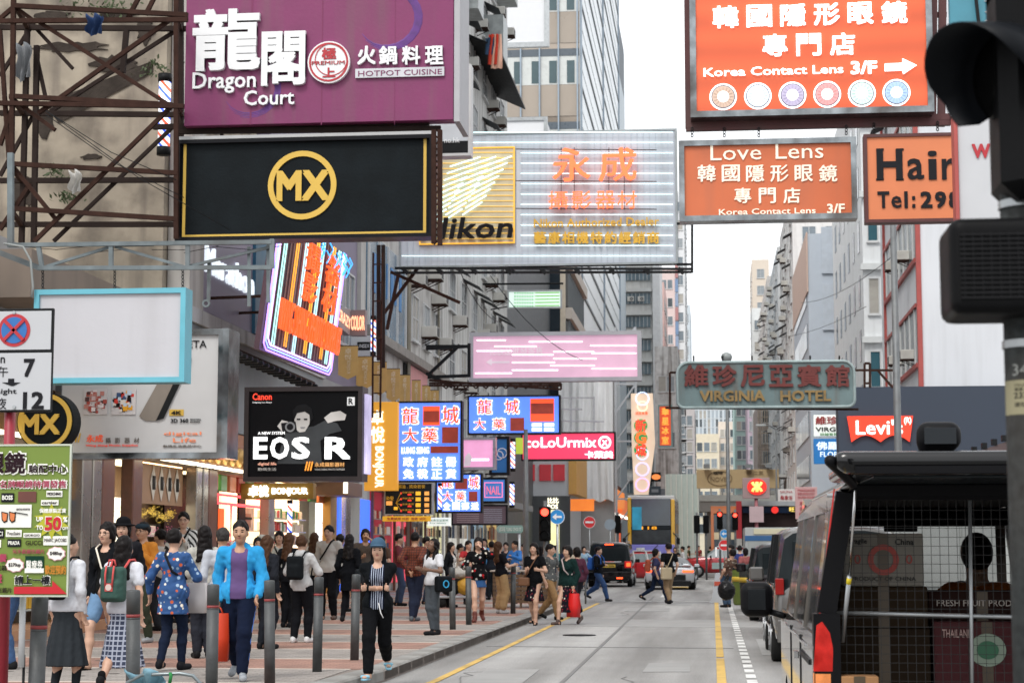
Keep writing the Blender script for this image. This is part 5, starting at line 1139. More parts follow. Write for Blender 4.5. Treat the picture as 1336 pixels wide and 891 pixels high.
ms = building('metro_entrance','dark metro station entrance with red wall end and yellow name',P(963,700,110).x,P(1075,700,110).x,110,117,P(1000,660,110).z,mat('metro_dark',(.03,.02,.02),.5))
part('roof_edge',mat('metro_roof',(.35,.37,.38),.5),ms,(P(963,700,110).x,109.6,P(0,662,110).z),(P(1075,700,110).x,109.9,P(0,656,110).z)); part('name_band',mat('metro_band',(.01,.02,.045),.4),ms,(P(968,700,110).x,109.7,P(0,671,110).z),(P(1075,700,110).x,109.85,P(0,663,110).z))
x_,z_,x2_,z2_ = P(1019,0,109.6).x,P(0,670,109.6).z,P(1041,0,109.6).x,P(0,663,109.6).z; letters(MB(),'旺角站',x_,z_ + .02,x2_,z2_ - .02,109.6,.05,.02).build('name_lettering',glow('E8C860',1),ms,True)
c0 = P(1011,665,109.6); MB().disc((c0.x,109.6,c0.z),.2,.05,18).build('round_symbol',glow('D92A22',.9),ms,True)
part('red_wall_end',mat('metro_red',(.4,.02,.03),.5),ms,(P(961,700,109).x,109,P(0,703,109).z),(P(968,700,109).x,110,P(0,656,109).z)); part('pale_wall_foot',paint('B0AEA8'),ms,(P(961,700,109).x,109,.1),(P(968,700,109).x,110,P(0,703,109).z - .005))
s = Sign('pink_notice','pink notice board with rows of red writing by the parked van roof',1038,635,1066,677,100); s.board(mat('pink_face',(.62,.38,.38),.6),.15)
for k,t_ in enumerate(('MASSAGE','REFLEXOLOGY','SAUNA ROOM')): s.text(t_,red,1041,638 + k * 4.5,1063,641 + k * 4.5,-.03,.01,0)
for k,t_ in enumerate(('足部按摩','全身推拿','旺角')): s.text(t_,red,1043,654 + k * 7,1061,659 + k * 7,-.03,.01,.01)
s = Sign('white_notice','white notice board with red characters left of the pink one',1015,638,1037,654,103); s.board(paint('D8D4D2'),.15); s.text('SAUNA',red,1018,640,1034,643,-.03,.01,0); s.text('桑拿浴',red,1018,646,1034,652,-.03,.01,.01)
# --- left foreground hanging signs
o = gantry('pale_steel_gantry','blue-grey steel truss arm from which the blank lightbox hangs',170,350,26)
bs2 = mat('blue_grey_steel',(.16,.19,.2),.5,.5,var=.4,scale=4,dirt=.5); seg(o,[(10,320,355,316),(50,350,355,349),(355,312,355,350),(50,320,55,350),(145,319,145,350),(245,318,245,350)],26,.06,bs2); seg(o,[(60,348,145,322),(150,322,240,348),(248,347,355,322)],26.05,.04,bs2)
seg(o,[(0,330,52,350),(14,200,14,320)],26.2,.08,bs2); seg(o,[(350,318,350,395),(325,322,325,400),(273,340,272,392)],26.1,.045,bs2)
c0 = P(269,396,26.1); MB().ring((c0.x,26.08,c0.z),.03,.06,.04,12).build('hook',bs2,o,True)
MB().tube([P(5,318,25.9),P(30,322,25.9),P(40,340,25.9),P(43,375,25.9),P(41,388,25.9)],.018,6).build('cable',paint('8A8E8C'),o,True)
for k in range(8): seg(o,[(30 + k * 42,322 + (k % 3) * 4,75 + k * 42,326 - (k % 2) * 5)],26.1,.008,dark(),'wire')
s = Sign('blank_lightbox','blank white lightbox in a sky-blue frame hung by chains',46,379,240,497,26)
s.board(mat('opal_plastic',(.5,.5,.53),.5,var=.05,scale=1,streak=.12,bump=.12),.25); s.frame(mat('sky_blue_frame',(.12,.42,.52),.45,var=.12),.075,-.04,.36)
for xx,ya in ((54,352),(148,350),(237,350)):
    for j in range(6): a = s.q(xx,ya + 2 + j * 4.4); MB().ring((a[0],.05 + .01 * (j % 2),a[1]),.01,.02,.008,10,kz=1.5).build('chain_link',dark(),s.o)
s = Sign('camera_shop_lightbox','wide white camera shop lightbox in a chrome frame behind the blank one',75,433,290,595,30)
s.board(mat('white_lightbox',(.5,.5,.5),.45,var=.05,emit=.05),.3); s.frame(MT['mirror_frame'],.1,-.05,.5)
part('chrome_side',MT['mirror_frame'],s.o,(s.x1 + .04,29.9,s.z0 - .05),(s.x1 + .14,30.6,s.z1 + .05))
s.text('ETA',bk,246,444,270,454,-.02,.01,.0); s.text('THETA',bk,127,490,161,501,-.02,.01,0)
blob(s,[(182,543),(206,500),(216,484),(236,466),(241,470),(235,482),(209,545),(204,549),(190,549)],mat('bronze_print',(.22,.19,.16),.4,var=.2),'printed_camera'); blob(s,[(204,549),(241,470),(249,462),(250,470),(214,546)],dark(),'printed_shadow',-.03)
for xx,cs_ in ((109,['A84A40','C8B0B0','503030','E0D8D8','B87A70']),(146,['E0A020','304A70','C83020','B8C8D8','201818','D8D0C8'])):
    s.rect(paint('C8C4C4'),xx,507,xx + 32,541,'photo_print',-.02); r_ = random.Random(xx)
    for k in range(55): w_ = r_.random() * 6.28; rr = r_.random() ** .6 * 14; px_,py_ = xx + 16 + rr * math.cos(w_),524 + rr * math.sin(w_); d_ = r_.uniform(1.2,3.2); s.rect(paint(r_.choice(cs_)),max(xx,px_ - d_),max(507,py_ - d_),min(xx + 32,px_ + d_),min(541,py_ + d_),'photo_patch',-.022 - k * .0003,.0002)
s.text('永成',glow('D8502A',.35),113,567,135,577,-.02,.01,.02)
for k,t_ in enumerate('攝影器材'): s.text(t_,paint('6A625A'),138 + k * 12.3,571,145 + k * 12.3,578,-.02,.01,0,name='character')
s.text('Wing Shing Photo Supplies',glow('D8402A',.35),112,579.5,180,583,-.02,.01,.02); s.text('//',gld,98,565,106,577,-.02,.01,.06)
s.rect(gld,221,534,240,542.5,'badge'); s.text('4K',bk,224,536,237,541,-.03,.01,.02); s.text('3D 360',bk,223,546,246,551.5,-.02,.01,.01); s.text('SPATIAL\nAUDIO',bk,248,546,263,551.5,-.02,.01,0)
s.text('digital',glow('D87A50',.3),214,563,263,569,-.02,.01,.0); s.text('Life',glow('D87A50',.3),226,571,256,577,-.02,.01,.0); s.text('數碼生活產品中心',paint('6A625A'),213,580,263,583.5,-.02,.01,0)
c0 = P(61,549,28); s = Sign('round_mx_sign','round black sign with gold ring and letters MX behind the parking sign',21,510,97,588,28)
R_ = s.w / 2; MB().disc((0,0,R_),R_,.35,40).build('drum',blk,s.o); MB().ring((0,-.03,R_),R_ * .8,R_ * .95,.03,40).build('ring',gld,s.o); s.text('MX',gld,27,540,79,567,-.03,.03,.06)
# grey concrete canopy top left
cc = building('concrete_canopy','brownish concrete canopy end at the left edge above the blank lightbox',P(-60,300,27).x,P(42,300,27).x,27,33,P(0,325,27).z,mat('brown_concrete',(.2,.16,.13),.9,var=.25,scale=.8,streak=.4),P(0,388,27).z)
# --- parking sign and green poster on the red post
s = Sign('parking_sign','no stopping road sign with blue and red roundel and hours',-40,402,70,538,12.5,'road sign')
wf2 = mat('sign_white',(.46,.47,.49),.4,var=.03); s.board(dark(),.03,'back_plate',ch=.004)
s.rect(wf2,-37,405.5,67.5,457,'panel',-.004,.003); s.rect(wf2,-37,460,67.5,535,'panel',-.004,.003)
a = s.q(19,431); k = 12.5 / 2450; MB().disc((a[0],-.008,a[1]),22.5 * k,.003,40).build('roundel',mat('road_red',(.45,.02,.03),.4),s.o); MB().disc((a[0],-.012,a[1]),18 * k,.003,40).build('roundel_face',mat('road_blue',(.02,.14,.42),.4),s.o)
for sg in (-1,1): MB().bar((a[0] - 13.5 * k,-.014,a[1] - 13.5 * k * sg),(a[0] + 13.5 * k,-.014,a[1] + 13.5 * k * sg),4.2 * k).build('red_bar',MT['road_red'],s.o).scale = (1,.9,1)
s.text('7',bk,31,468,46,492,-.008,.003,.03); s.text('12',bk,30,511,58,534,-.008,.003,.03); s.text('am',bk,-28,466,-2,473,-.008,.003,.01); s.text('noon',bk,-22,466,7,474,-.008,.003,.01); s.text('上午',bk,-16,478,11,492,-.008,.003,.0)
blob(s,[(3,499),(27,499),(18,503.5),(15,503.5)],bk,'arrow',-.008,.003); s.rect(bk,11,494,19,499,'arrow',-.008,.003); s.text('midnight',bk,-26,507,22,516,-.008,.003,.01); s.text('午夜',bk,-16,519,9,534,-.008,.003,.0)
for yy in (408,531): a = s.q(19,yy); MB().disc((a[0],-.015,a[1]),.012,.01,10).build('bolt',steel(),s.o)
c0 = G(14,940,.12); px_ = P(14,560,12.6).x
MB().tube([(px_ - s.ox,.08,-s.oz + .12),(px_ - s.ox,.08,s.h)],.038,14).build('red_post',mat('post_red',(.28,.015,.03),.45,var=.2,scale=6),s.o)
s = Sign('glasses_poster','green optician poster with white red and yellow print on the red post',-70,579,94,778,12.2,'poster')
gp = mat('poster_green',(.15,.22,.03),.45,var=.06,scale=3); s.board(gp,.012,'sheet',ch=.003); MB().frame(-s.w / 2,0,s.w / 2,s.h,.012,-.006,.022).build('pale_rim',paint('B8BEB0'),s.o)
wp = paint('E8E8E0'); dp = paint('2A1A20'); pk_ = paint('A03050'); T = lambda t,m,a,b,c,d,bo=.02,y=-.012: s.text(t,m,a,b,c,d,y,.002,bo)
T('眼鏡',wp,-22,588,36,620,.07,-.009); T('眼鏡',dp,-20,590,34,618,.04)
T('驗配中心',wp,36,604,90,619,.05,-.009); T('驗配中心',dp,38,606,88,617,.02)
T('名牌眼鏡特價發售',wp,-1,625,89,638,.05,-.009); T('名牌眼鏡特價發售',pk_,0,626.5,87,636.5,.02)
def lab(x0,y0,x1,y1,bgm,t,tm,bo=.01): s.rect(bgm,x0,y0,x1,y1,'label_print',-.008,.002); s.text(t,tm,x0 + 1.5,y0 + (y1 - y0) * .25,x1 - 1.5,y1 - (y1 - y0) * .25,-.012,.002,bo)
lab(2,643,19,655,bk,'BOSS',wp,.03); s.rect(paint('6A3A30',var=.5),24,641,48,655,'photo_print',-.008,.002); lab(61,640,82,648,wp,'MOSCHINO',dp,.02); lab(54,652,77,659,wp,'cartier',dp)
s.rect(paint('E4E4DE'),-30,658,42,688,'white_card',-.008,.002)
for cx in (7,17): blob(s,[(cx - 4.5,667),(cx + 4.5,669),(cx + 3.5,680),(cx - 1,682),(cx - 4,678)],paint('1A1512'),'glasses_rim',-.012,.002); blob(s,[(cx - 3.3,668.5),(cx + 3.3,670.2),(cx + 2.5,678.5),(cx - .7,680),(cx - 2.8,677)],mat('lens_orange_print',(.7,.2,.06),.3,var=.4,scale=20),'glasses_lens',-.014,.002)
a = s.q(20,668); b = s.q(37,671); MB().bar((a[0],-.013,a[1]),(b[0],-.013,b[1]),.005).build('glasses_arm',bk,s.o); T('GENTLE MONSTER',dp,22,663,40,665.5,0)
blob(s,[(68 + (24 if k % 2 else 14) * math.cos(k * PI / 10),680 + (24 if k % 2 else 14) * math.sin(k * PI / 10)) for k in range(20)],paint('A8A820'),'starburst',-.009,.002)
T('保證原裝正貨',wp,52,663,87,669,.03,-.011); T('50',wp,58,673,82,693,.09,-.012); T('50',paint('B81020'),59,674,81,692,.05,-.014); T('UP',wp,48,674,57,680,.03); T('TO',wp,48,685,57,691,.03); T('%',wp,83,674,89,681,.03); T('OFF',wp,82,687,90,691,.02)
lab(-20,690,6,702,bk,'GUCCI',wp); lab(8,691,29,700,wp,'YvesSaint',dp,0); lab(31,695,54,701,wp,'GIORGIO',dp,0); lab(-20,704,2,714,wp,'Ray',pk_); lab(10,703,28,713,bk,'PRADA',wp,.02); T('GUCCI',dp,34,705,56,711,.01); lab(57,699,89,711,wp,'MARC JACOBS',dp,0)
T('另多款變色鏡片',pk_,17,716,59,722,.01)
for cx,cy,t_ in ((20,737,'$270up'),(74,722,'$480up')):
    blob(s,[(cx + (11.5 + (1.3 if k % 2 else 0)) * math.cos(k * PI / 9),cy + (8.5 + (1.3 if k % 2 else 0)) * math.sin(k * PI / 9)) for k in range(18)],paint('D8A0A8'),'cloud_rim',-.009,.002); blob(s,[(cx + (10.3 + (1.2 if k % 2 else 0)) * math.cos(k * PI / 9),cy + (7.5 + (1.2 if k % 2 else 0)) * math.sin(k * PI / 9)) for k in range(18)],wp,'cloud',-.012,.002); T(t_,dp,cx - 8,cy - 3,cx + 8,cy + 3,.02,-.016)
lab(33,725,58,747,paint('14382A'),'醫療券',wp,.02); s.rect(wp,33,741,58,747,'label_print',-.013,.002); T('歡迎預約',paint('B87818'),59,737,87,749,.03)
T('餐',pk_,-1,722,10,733,.05); T('光鏡',dp,-4,737,9,744,.01); T('盛',pk_,-8,748,4,760,.05); T('光鏡片',dp,-3,766,16,773,.01)
T('請上一樓',wp,19,750,67,763,.06,-.011); T('請上一樓',bk,20,751,66,762,.03,-.014)
blob(s,[(19,765),(69,765),(69,757),(88,774.5),(19,774.5)],paint('B81020'),'arrow',-.012,.002)
# ------------------------------------------------------------------ people: bodies and clothes grown as one smooth surface each from a distance field
def rotz(a): return np.array(((math.cos(a),-math.sin(a),0),(math.sin(a),math.cos(a),0),(0,0,1)))
def rotx(a): return np.array(((1,0,0),(0,math.cos(a),-math.sin(a)),(0,math.sin(a),math.cos(a))))
class Cap:      # tapered capsule, optionally flattened along the axis q (unit vector) by factor k
    def __init__(s,a,b,ra,rb=None,q=None,k=1.0,fl=0):
        s.a,s.b,s.ra,s.rb = np.array(a,float),np.array(b,float),ra,ra if rb is None else rb
        s.q = None if q is None else np.array(q,float); s.k = k; s.fl = fl
    def box(s,m):
        r = max(s.ra,s.rb) + m + s.fl; return np.minimum(s.a,s.b) - r,np.maximum(s.a,s.b) + r
    def d(s,X):
        p = X - s.a; ab = s.b - s.a
        t = np.clip((p @ ab) / max(1e-9,ab @ ab),0,1); v = p - t[...,None] * ab
        r = s.ra + (s.rb - s.ra) * t
        if s.q is not None:
            w = v @ s.q; n2 = (v * v).sum(-1) - w * w + (w / s.k) ** 2; d = (np.sqrt(np.maximum(n2,1e-12)) - r) * (.5 + .5 * s.k)
        else: d = np.sqrt((v * v).sum(-1)) - r
        if s.fl:
            an = np.arctan2(X[...,0] - s.a[0],X[...,1] - s.a[1]); d = d + s.fl * np.sin(an * 11 + X[...,2] * 3) * t
        return d
class Ell:
    def __init__(s,c,r,Rm=None): s.c,s.r,s.R = np.array(c,float),np.array(r,float),Rm
    def box(s,m): r = (s.r if s.R is None else np.full(3,s.r.max())) + m; return s.c - r,s.c + r
    def d(s,X):
        p = X - s.c
        if s.R is not None: p = p @ s.R
        k0 = np.sqrt(((p / s.r) ** 2).sum(-1)) + 1e-9; k1 = np.sqrt(((p / (s.r ** 2)) ** 2).sum(-1)) + 1e-9
        return k0 * (k0 - 1) / k1
class Bx:
    def __init__(s,c,h,rad=.02,Rm=None): s.c,s.h,s.rad,s.R = np.array(c,float),np.array(h,float),rad,Rm
    def box(s,m): r = (s.h if s.R is None else np.full(3,np.linalg.norm(s.h))) + m; return s.c - r,s.c + r
    def d(s,X):
        p = X - s.c
        if s.R is not None: p = p @ s.R
        q = np.abs(p) - (s.h - s.rad); return np.sqrt((np.maximum(q,0) ** 2).sum(-1)) + np.minimum(q.max(-1),0) - s.rad
def nets(prims,res,blend=.03,cuts=(),wr=0,bounds=None):
    """smooth union of prims, minus cuts; returns vertices and quads (surface nets)"""
    m = blend + 2.5 * res
    bb = [p.box(m) for p in prims]; lo = np.min([b[0] for b in bb],0); hi = np.max([b[1] for b in bb],0)
    N = np.ceil((hi - lo) / res).astype(int) + 2
    F = np.full(N,9.0)
    ax = [lo[i] + res * np.arange(N[i]) for i in range(3)]
    def sl(b):
        i0 = np.maximum(((b[0] - lo) / res).astype(int) - 1,0); i1 = np.minimum(((b[1] - lo) / res).astype(int) + 2,N)
        return i0,i1
    def grid(i0,i1): return np.stack(np.meshgrid(*[ax[i][i0[i]:i1[i]] for i in range(3)],indexing='ij'),-1)
    for p,b in zip(prims,bb):
        i0,i1 = sl(b); v = F[i0[0]:i1[0],i0[1]:i1[1],i0[2]:i1[2]]; d = p.d(grid(i0,i1))
        kk = getattr(p,'blend',blend)
        h = np.maximum(kk - np.abs(v - d),0) / kk; v[...] = np.minimum(v,d) - h * h * kk * .25
    if wr:
        X = grid(np.zeros(3,int),N); x,y,z = X[...,0],X[...,1],X[...,2]
        a1 = np.sin(z * 26 + x * 21 + 2.2 * np.sin(y * 19 + x * 9)); a2 = np.sin(z * 33 - x * 40 + y * 15 + 2 * np.sin(x * 25 + z * 8)); a3 = np.sin(x * 55 + y * 48 + 2 * np.sin(z * 13))
        F += wr * ((.5 - np.abs(a1)) * .9 + (.5 - np.abs(a2)) * .7 + a3 * .22)
    for c in cuts:
        b = c.box(2 * res); i0,i1 = sl(b)
        if (i1 <= i0).any(): continue
        v = F[i0[0]:i1[0],i0[1]:i1[1],i0[2]:i1[2]]; d = c.d(grid(i0,i1)); v[...] = np.maximum(v,-d)
    S = F < 0; n0,n1,n2 = N
    c = np.zeros((n0 - 1,n1 - 1,n2 - 1),int)
    for i in (0,1):
        for j in (0,1):
            for k in (0,1): c += S[i:n0 - 1 + i,j:n1 - 1 + j,k:n2 - 1 + k]
    act = (c > 0) & (c < 8); idx = np.full(c.shape,-1); A = np.argwhere(act); idx[act] = np.arange(len(A))
    acc = np.zeros((len(A),3)); cnt = np.zeros(len(A))
    offs = [(0,0,0),(1,0,0),(0,1,0),(1,1,0),(0,0,1),(1,0,1),(0,1,1),(1,1,1)]
    vals = [F[A[:,0] + o[0],A[:,1] + o[1],A[:,2] + o[2]] for o in offs]
    for e0,e1 in ((0,1),(2,3),(4,5),(6,7),(0,2),(1,3),(4,6),(5,7),(0,4),(1,5),(2,6),(3,7)):
        a,b = vals[e0],vals[e1]; w = (a < 0) != (b < 0); t = np.where(w,a / np.where(np.abs(a - b) < 1e-12,1,a - b),0)
        p = np.array(offs[e0]) + t[:,None] * (np.array(offs[e1]) - np.array(offs[e0])); acc += np.where(w[:,None],p,0); cnt += w
    V = lo + res * (A + acc / np.maximum(cnt,1)[:,None])
    Q = []
    for axn in range(3):
        u,w = [(1,2),(2,0),(0,1)][axn]
        s0 = [slice(0,n) for n in N]; s1 = list(s0); s0[axn] = slice(0,N[axn] - 1); s1[axn] = slice(1,N[axn])
        a,b = S[tuple(s0)],S[tuple(s1)]; E = np.argwhere(a != b)
        E = E[(E[:,u] > 0) & (E[:,w] > 0) & (E[:,u] < N[u] - 1) & (E[:,w] < N[w] - 1)]
        if not len(E): continue
        sg = a[tuple(E.T)]; eu = np.zeros(3,int); eu[u] = 1; ew = np.zeros(3,int); ew[w] = 1
        q = np.stack([idx[tuple((E - eu - ew).T)],idx[tuple((E - ew).T)],idx[tuple(E.T)],idx[tuple((E - eu).T)]],1)
        q[~sg] = q[~sg][:,::-1]; Q.append(q)
    Q = np.concatenate(Q); Q = Q[(Q >= 0).all(1)]
    return V,Q
def smesh(name,prims,m,parent,res=.012,blend=.03,cuts=(),wr=0,keepbig=False):
    V,Q = nets(prims,res,blend,cuts,wr)
    me = bpy.data.meshes.new(name); n = len(Q)
    me.vertices.add(len(V)); me.vertices.foreach_set('co',V.ravel()); me.loops.add(4 * n); me.loops.foreach_set('vertex_index',Q.ravel().astype(np.int32))
    me.polygons.add(n); me.polygons.foreach_set('loop_start',np.arange(0,4 * n,4,dtype=np.int32)); me.polygons.foreach_set('use_smooth',np.ones(n,bool))
    me.update(calc_edges=True); me.validate(); me.materials.append(m)
    return link(name,me,parent)
def ik(a,b,l1,l2,hint):
    a,b,hint = np.array(a,float),np.array(b,float),np.array(hint,float); ab = b - a; L = np.linalg.norm(ab); Lm = min(L,(l1 + l2) * .999)
    if L > Lm: b = a + ab * Lm / L; ab = b - a; L = Lm
    t = (l1 * l1 - l2 * l2 + L * L) / (2 * L); h = math.sqrt(max(0,l1 * l1 - t * t)); u = ab / L; hp = hint - (hint @ u) * u; hp /= max(1e-6,np.linalg.norm(hp))
    return a + u * t + hp * h,b
skins = {'a': mat('skin_light',(.50,.30,.21),.5,var=.06,scale=20),'b': mat('skin_tan',(.38,.21,.13),.5,var=.06,scale=20),'c': mat('skin_brown',(.15,.075,.045),.5,var=.06,scale=20)}
hairm = {'black': mat('black_hair',(.010,.008,.008),.45,var=.3,scale=40),'brown': mat('brown_hair',(.06,.028,.015),.5,var=.3,scale=40),'grey': mat('greying_hair',(.04,.037,.035),.5,var=.5,scale=40)}
_em = {}
def face_meshes():
    if not _em:
        def e(name,r,m,seg_=10):
            mb = MB(); mb.smooth = True; bm = bmesh.new(); bmesh.ops.create_uvsphere(bm,u_segments=seg_,v_segments=6,radius=1)
            for i,v in enumerate(bm.verts): v.index = i
            mb.add([(v.co.x * r[0],v.co.y * r[1],v.co.z * r[2]) for v in bm.verts],[[v.index for v in f.verts] for f in bm.faces]); bm.free(); _em[name] = mb.mesh(name,m)
        e('eye',(.0135,.006,.0055),mat('eye_dark',(.018,.012,.01),.25)); e('eyebrow',(.019,.005,.0045),hairm['black']); e('mouth',(.023,.006,.0065),mat('lips',(.32,.10,.085),.5)); 
        e('nostril_shadow',(.012,.004,.003),mat('eye_dark',(0,0,0)))
        mb = MB()
        for sx in (-1,1): mb.ring((sx * .031,0,0),.0185,.0225,.004,14)
        mb.box((0,.002,.004),(.02,.003,.003))
        for sx in (-1,1): mb.bar((sx * .053,0,.004),(sx * .074,.085,.004),.0035)
        _em['glasses'] = mb.mesh('glasses',dark())
    return _em
def person(label,px,py,top,face=0,skin='a',hair='short',hairc='black',top_=('tshirt','C8C8C8'),legs=('trousers','15171A'),shoes='1A1A1C',pose='stand',arms=('down','down'),
           head=(0,0),lean=0,sex='f',res=None,z=.13,inner=None,extra=None,sock=None,fat=1.0,group=None,H=None,tilt=0):
    """px, py: where the feet stand in the photograph, top: picture row of the crown, face: heading in degrees (0 looks at the camera, 90 looks to the right of the picture)"""
    g = G(px,py,z); Y = g.y
    if H is None:
        t = P(px,top,Y); H = min(1.86,max(1.45,t.z - z))
    k = H / 1.70
    o = thing('person',label,'person',(g.x,g.y,z),R(face),group); o.scale = (k,k,k)
    if res is None: res = .0095 if Y < 28 else .0125 if Y < 42 else .018
    res /= 1
    res2 = res * 1.15
    F_,M_ = sex == 'f',sex == 'm'
    sw = .165 if F_ else .188; hw = .085
    lz,fw = 0.0,0
    Lr = rotx(-R(lean) * -1)
    def T(p): # lean of the upper body about the pelvis
        p = np.array(p,float); c_ = np.array((0,0,.92)); return (p - c_) @ rotx(R(lean)) + c_ if lean else p
    # legs
    gait = {'stand': ((.0,.0,0),(0,0,0)),'walk': ((0,-.27,.0),(0,.30,.07)),'walk2': ((0,.30,.07),(0,-.27,0)),'stride': ((0,-.36,.0),(0,.42,.13)),'stride2': ((0,.42,.13),(0,-.36,0)),
            'short': ((0,-.15,0),(0,.15,.03)),'short2': ((0,.15,.03),(0,-.15,0)),'relax': ((-.03,-.08,0),(.02,.03,0)),'cross': ((.1,-.05,0),(-.05,.04,0))}[pose]
    drop = {'stride': .06,'stride2': .06,'walk': .03,'walk2': .03}.get(pose,0.0)
    J = {}
    for i,s_ in enumerate((-1,1)):
        dx,dy,dz = gait[i]; hip = np.array((s_ * hw,0,.90 - drop)); ank = np.array((s_ * (hw * .85) + dx,dy + .03,.085 + dz))
        kn,ank = ik(hip,ank,.425,.41,(0,-1,0)); J['hip',s_],J['knee',s_],J['ank',s_] = hip,kn,ank
        back = dy > .2
        fd = np.array((s_ * .03,-.13,-.05 if not back else -.085)); J['toe',s_] = ank + fd + (np.array((0,.03,-.01)) if back else 0); J['heel',s_] = ank + np.array((0,.035,-.05 + (.03 if back else 0)))
    D = np.array((0,0,-drop))
    pel = np.array((0,0,.93)) + D; wa = T((0,.0,1.07)) + D; ch = T((0,.0,1.27)) + D; nk = T((0,.015,1.42)) + D; hc = T((0,-.012,1.585)) + D
    HR = rotz(R(head[0])) @ rotx(R(-head[1]))      # head turn, nod
    def hp(x,y,z_): return hc + HR @ np.array((x,y,z_))
    X_ = np.array((1,0,0)); Yq = np.array((0,1,0))
    AR = {'down': (.035,-.03,-.5),'fwd': (.03,-.2,-.45),'back': (.04,.2,-.46),'bent': (.02,-.3,-.22),'bentin': (-.12,-.27,-.22),'cross': (-.27,-.22,-.24),'phone': (-.09,-.2,.12),'strap': (-.05,-.15,-.13),
          'up': (-.06,.03,.2),'chest': (-.14,-.24,-.12),'hold': (.02,-.33,-.1),'behind': (-.12,.17,-.38),'face': (-.14,-.25,.1),'hip': (.09,-.04,-.4),'wide': (.16,-.04,-.47)}
    for s_,an in ((-1,arms[0]),(1,arms[1])):
        sh = T((s_ * sw,.01,1.375)) + D; a = AR[an]; tgt = sh + np.array((s_ * a[0],a[1],a[2]))
        el,wr_ = ik(sh,tgt,.285,.245,(s_ * .45,.9,-.2) if an not in ('up','face','phone') else (s_ * .8,-.2,-.7))
        J['sh',s_],J['el',s_],J['wr',s_] = sh,el,wr_
    # ---- body, one surface
    B = [Cap(pel + (-.05,0,0),pel + (.05,0,0),.095 * fat,None,Yq,.95),Cap(pel,wa,.115 * fat,.1 * fat,Yq,.78),Cap(wa,ch,.1 * fat,.118,Yq,.75),Cap(ch + (-.05,0,.03),ch + (.05,0,.03),.09),Cap(T((-sw * .85,.01,1.375)) + D,T((sw * .85,.01,1.375)) + D,.042),Cap(nk + (0,.01,.0),T((sw * .6,.015,1.385)) + D,.04,.035),Cap(nk + (0,.01,.0),T((-sw * .6,.015,1.385)) + D,.04,.035),Cap(ch + (0,0,.1),nk,.07,.05),Cap(nk - (0,0,.02),hp(0,.02,-.06),.05,.05)]
    for s_ in (-1,1):
        lf = .86 if legs[0] in ('trousers','leggings','wide') else 1
        B += [Cap(J['hip',s_],J['knee',s_],.083 * fat * lf,.052 * lf),Cap(J['knee',s_],J['knee',s_] * .55 + J['ank',s_] * .45 + (0,.012,0),.05 * lf,.052 * lf),Cap(J['knee',s_] * .55 + J['ank',s_] * .45 + (0,.012,0),J['ank',s_],.05 * lf,.034),Cap(J['heel',s_],J['toe',s_],.034,.03,(0,0,1),.7),Cap(J['ank',s_],J['heel',s_] + (0,-.03,0),.035,.033)]
        B += [Cap(J['sh',s_],J['el',s_],.047,.037),Cap(J['el',s_],J['wr',s_],.037,.025)]
        # hand: palm, four fingers of different length and a thumb, slightly curled
        w = J['wr',s_]; f = w - J['el',s_]; f /= np.linalg.norm(f); side = np.array((0,-1,0)) if abs(f[1]) < .8 else np.array((0,0,1)); side = side - (side @ f) * f; side /= np.linalg.norm(side); nrm = np.cross(f,side) * s_
        B.append(Cap(w,w + f * .075,.026,.036,nrm,.55))
        if res < .016:
            for q_,L_ in ((-.027,.055),(-.009,.068),(.010,.072),(.028,.062)):
                a0 = w + f * .085 + side * q_; a1 = a0 + f * L_ * .55 - nrm * .012; a2 = a1 + f * L_ * .4 - nrm * .026
                for c_ in (Cap(a0,a1,.0098),Cap(a1,a2,.0095,.0085)): c_.blend = .008; B.append(c_)
            t0 = w + f * .03 + side * .028; c_ = Cap(t0,t0 + f * .04 + side * .028 - nrm * .012,.012,.0095); c_.blend = .014; B.append(c_)
        J['f',s_] = f
    B += [Ell(hp(0,.012,.022),(.077,.095,.098),HR),Ell(hp(0,-.03,-.045),(.056,.06,.07),HR),Ell(hp(0,-.045,-.085),(.028,.03,.026),HR),Ell(hp(0,-.062,0.012),(.055,.03,.05),HR)]
    for s_ in (-1,1): e_ = Ell(hp(s_ * .076,.012,-.012),(.011,.019,.031),HR); e_.blend = .008; B.append(e_); e_ = Ell(hp(s_ * .036,-.066,-.03),(.022,.02,.02),HR); B.append(e_)
    n_ = Cap(hp(0,-.089,.01),hp(0,-.107,-.026),.007,.0125); n_.blend = .012; B.append(n_)
    cuts = [Ell(hp(s_ * .032,-.098,.006),(.019,.012,.011),HR) for s_ in (-1,1)]
    body = smesh('body',B,skins[skin],o,res,.035,cuts)
    if Y < 60:
        fmh = face_meshes(); HM = Matrix(HR.tolist()).to_4x4()
        def fp(nm,x,y,z_): c = link(nm,fmh[nm],o,tuple(hp(x,y,z_))); c.rotation_euler = HM.to_euler(); return c
        for s_ in (-1,1): fp('eye',s_ * .032,-.0885,.004); fp('eyebrow',s_ * .033,-.0925,.026)
        fp('mouth',0,-.091,-.058)
        if Y < 30: fp('nostril_shadow',0,-.109,-.038)
        if extra and 'glasses' in extra: fp('glasses',0,-.1,.004)
    # ---- hair or headgear
    hm = hairm[hairc]
    cap_ = lambda r,dy=.0,dz=.0: Ell(hp(0,.018 + dy,.034 + dz),(.078 + r,.096 + r,.097 + r),HR)
    HP = [cap_(.014)]; face_cut = [Ell(hp(0,-.13,-.03),(.068,.09,.112 if hair in ('short','cropped','bald') else .1),HR),Bx(hp(0,-.1,-.16),(.2,.12,.1),.02,HR)]
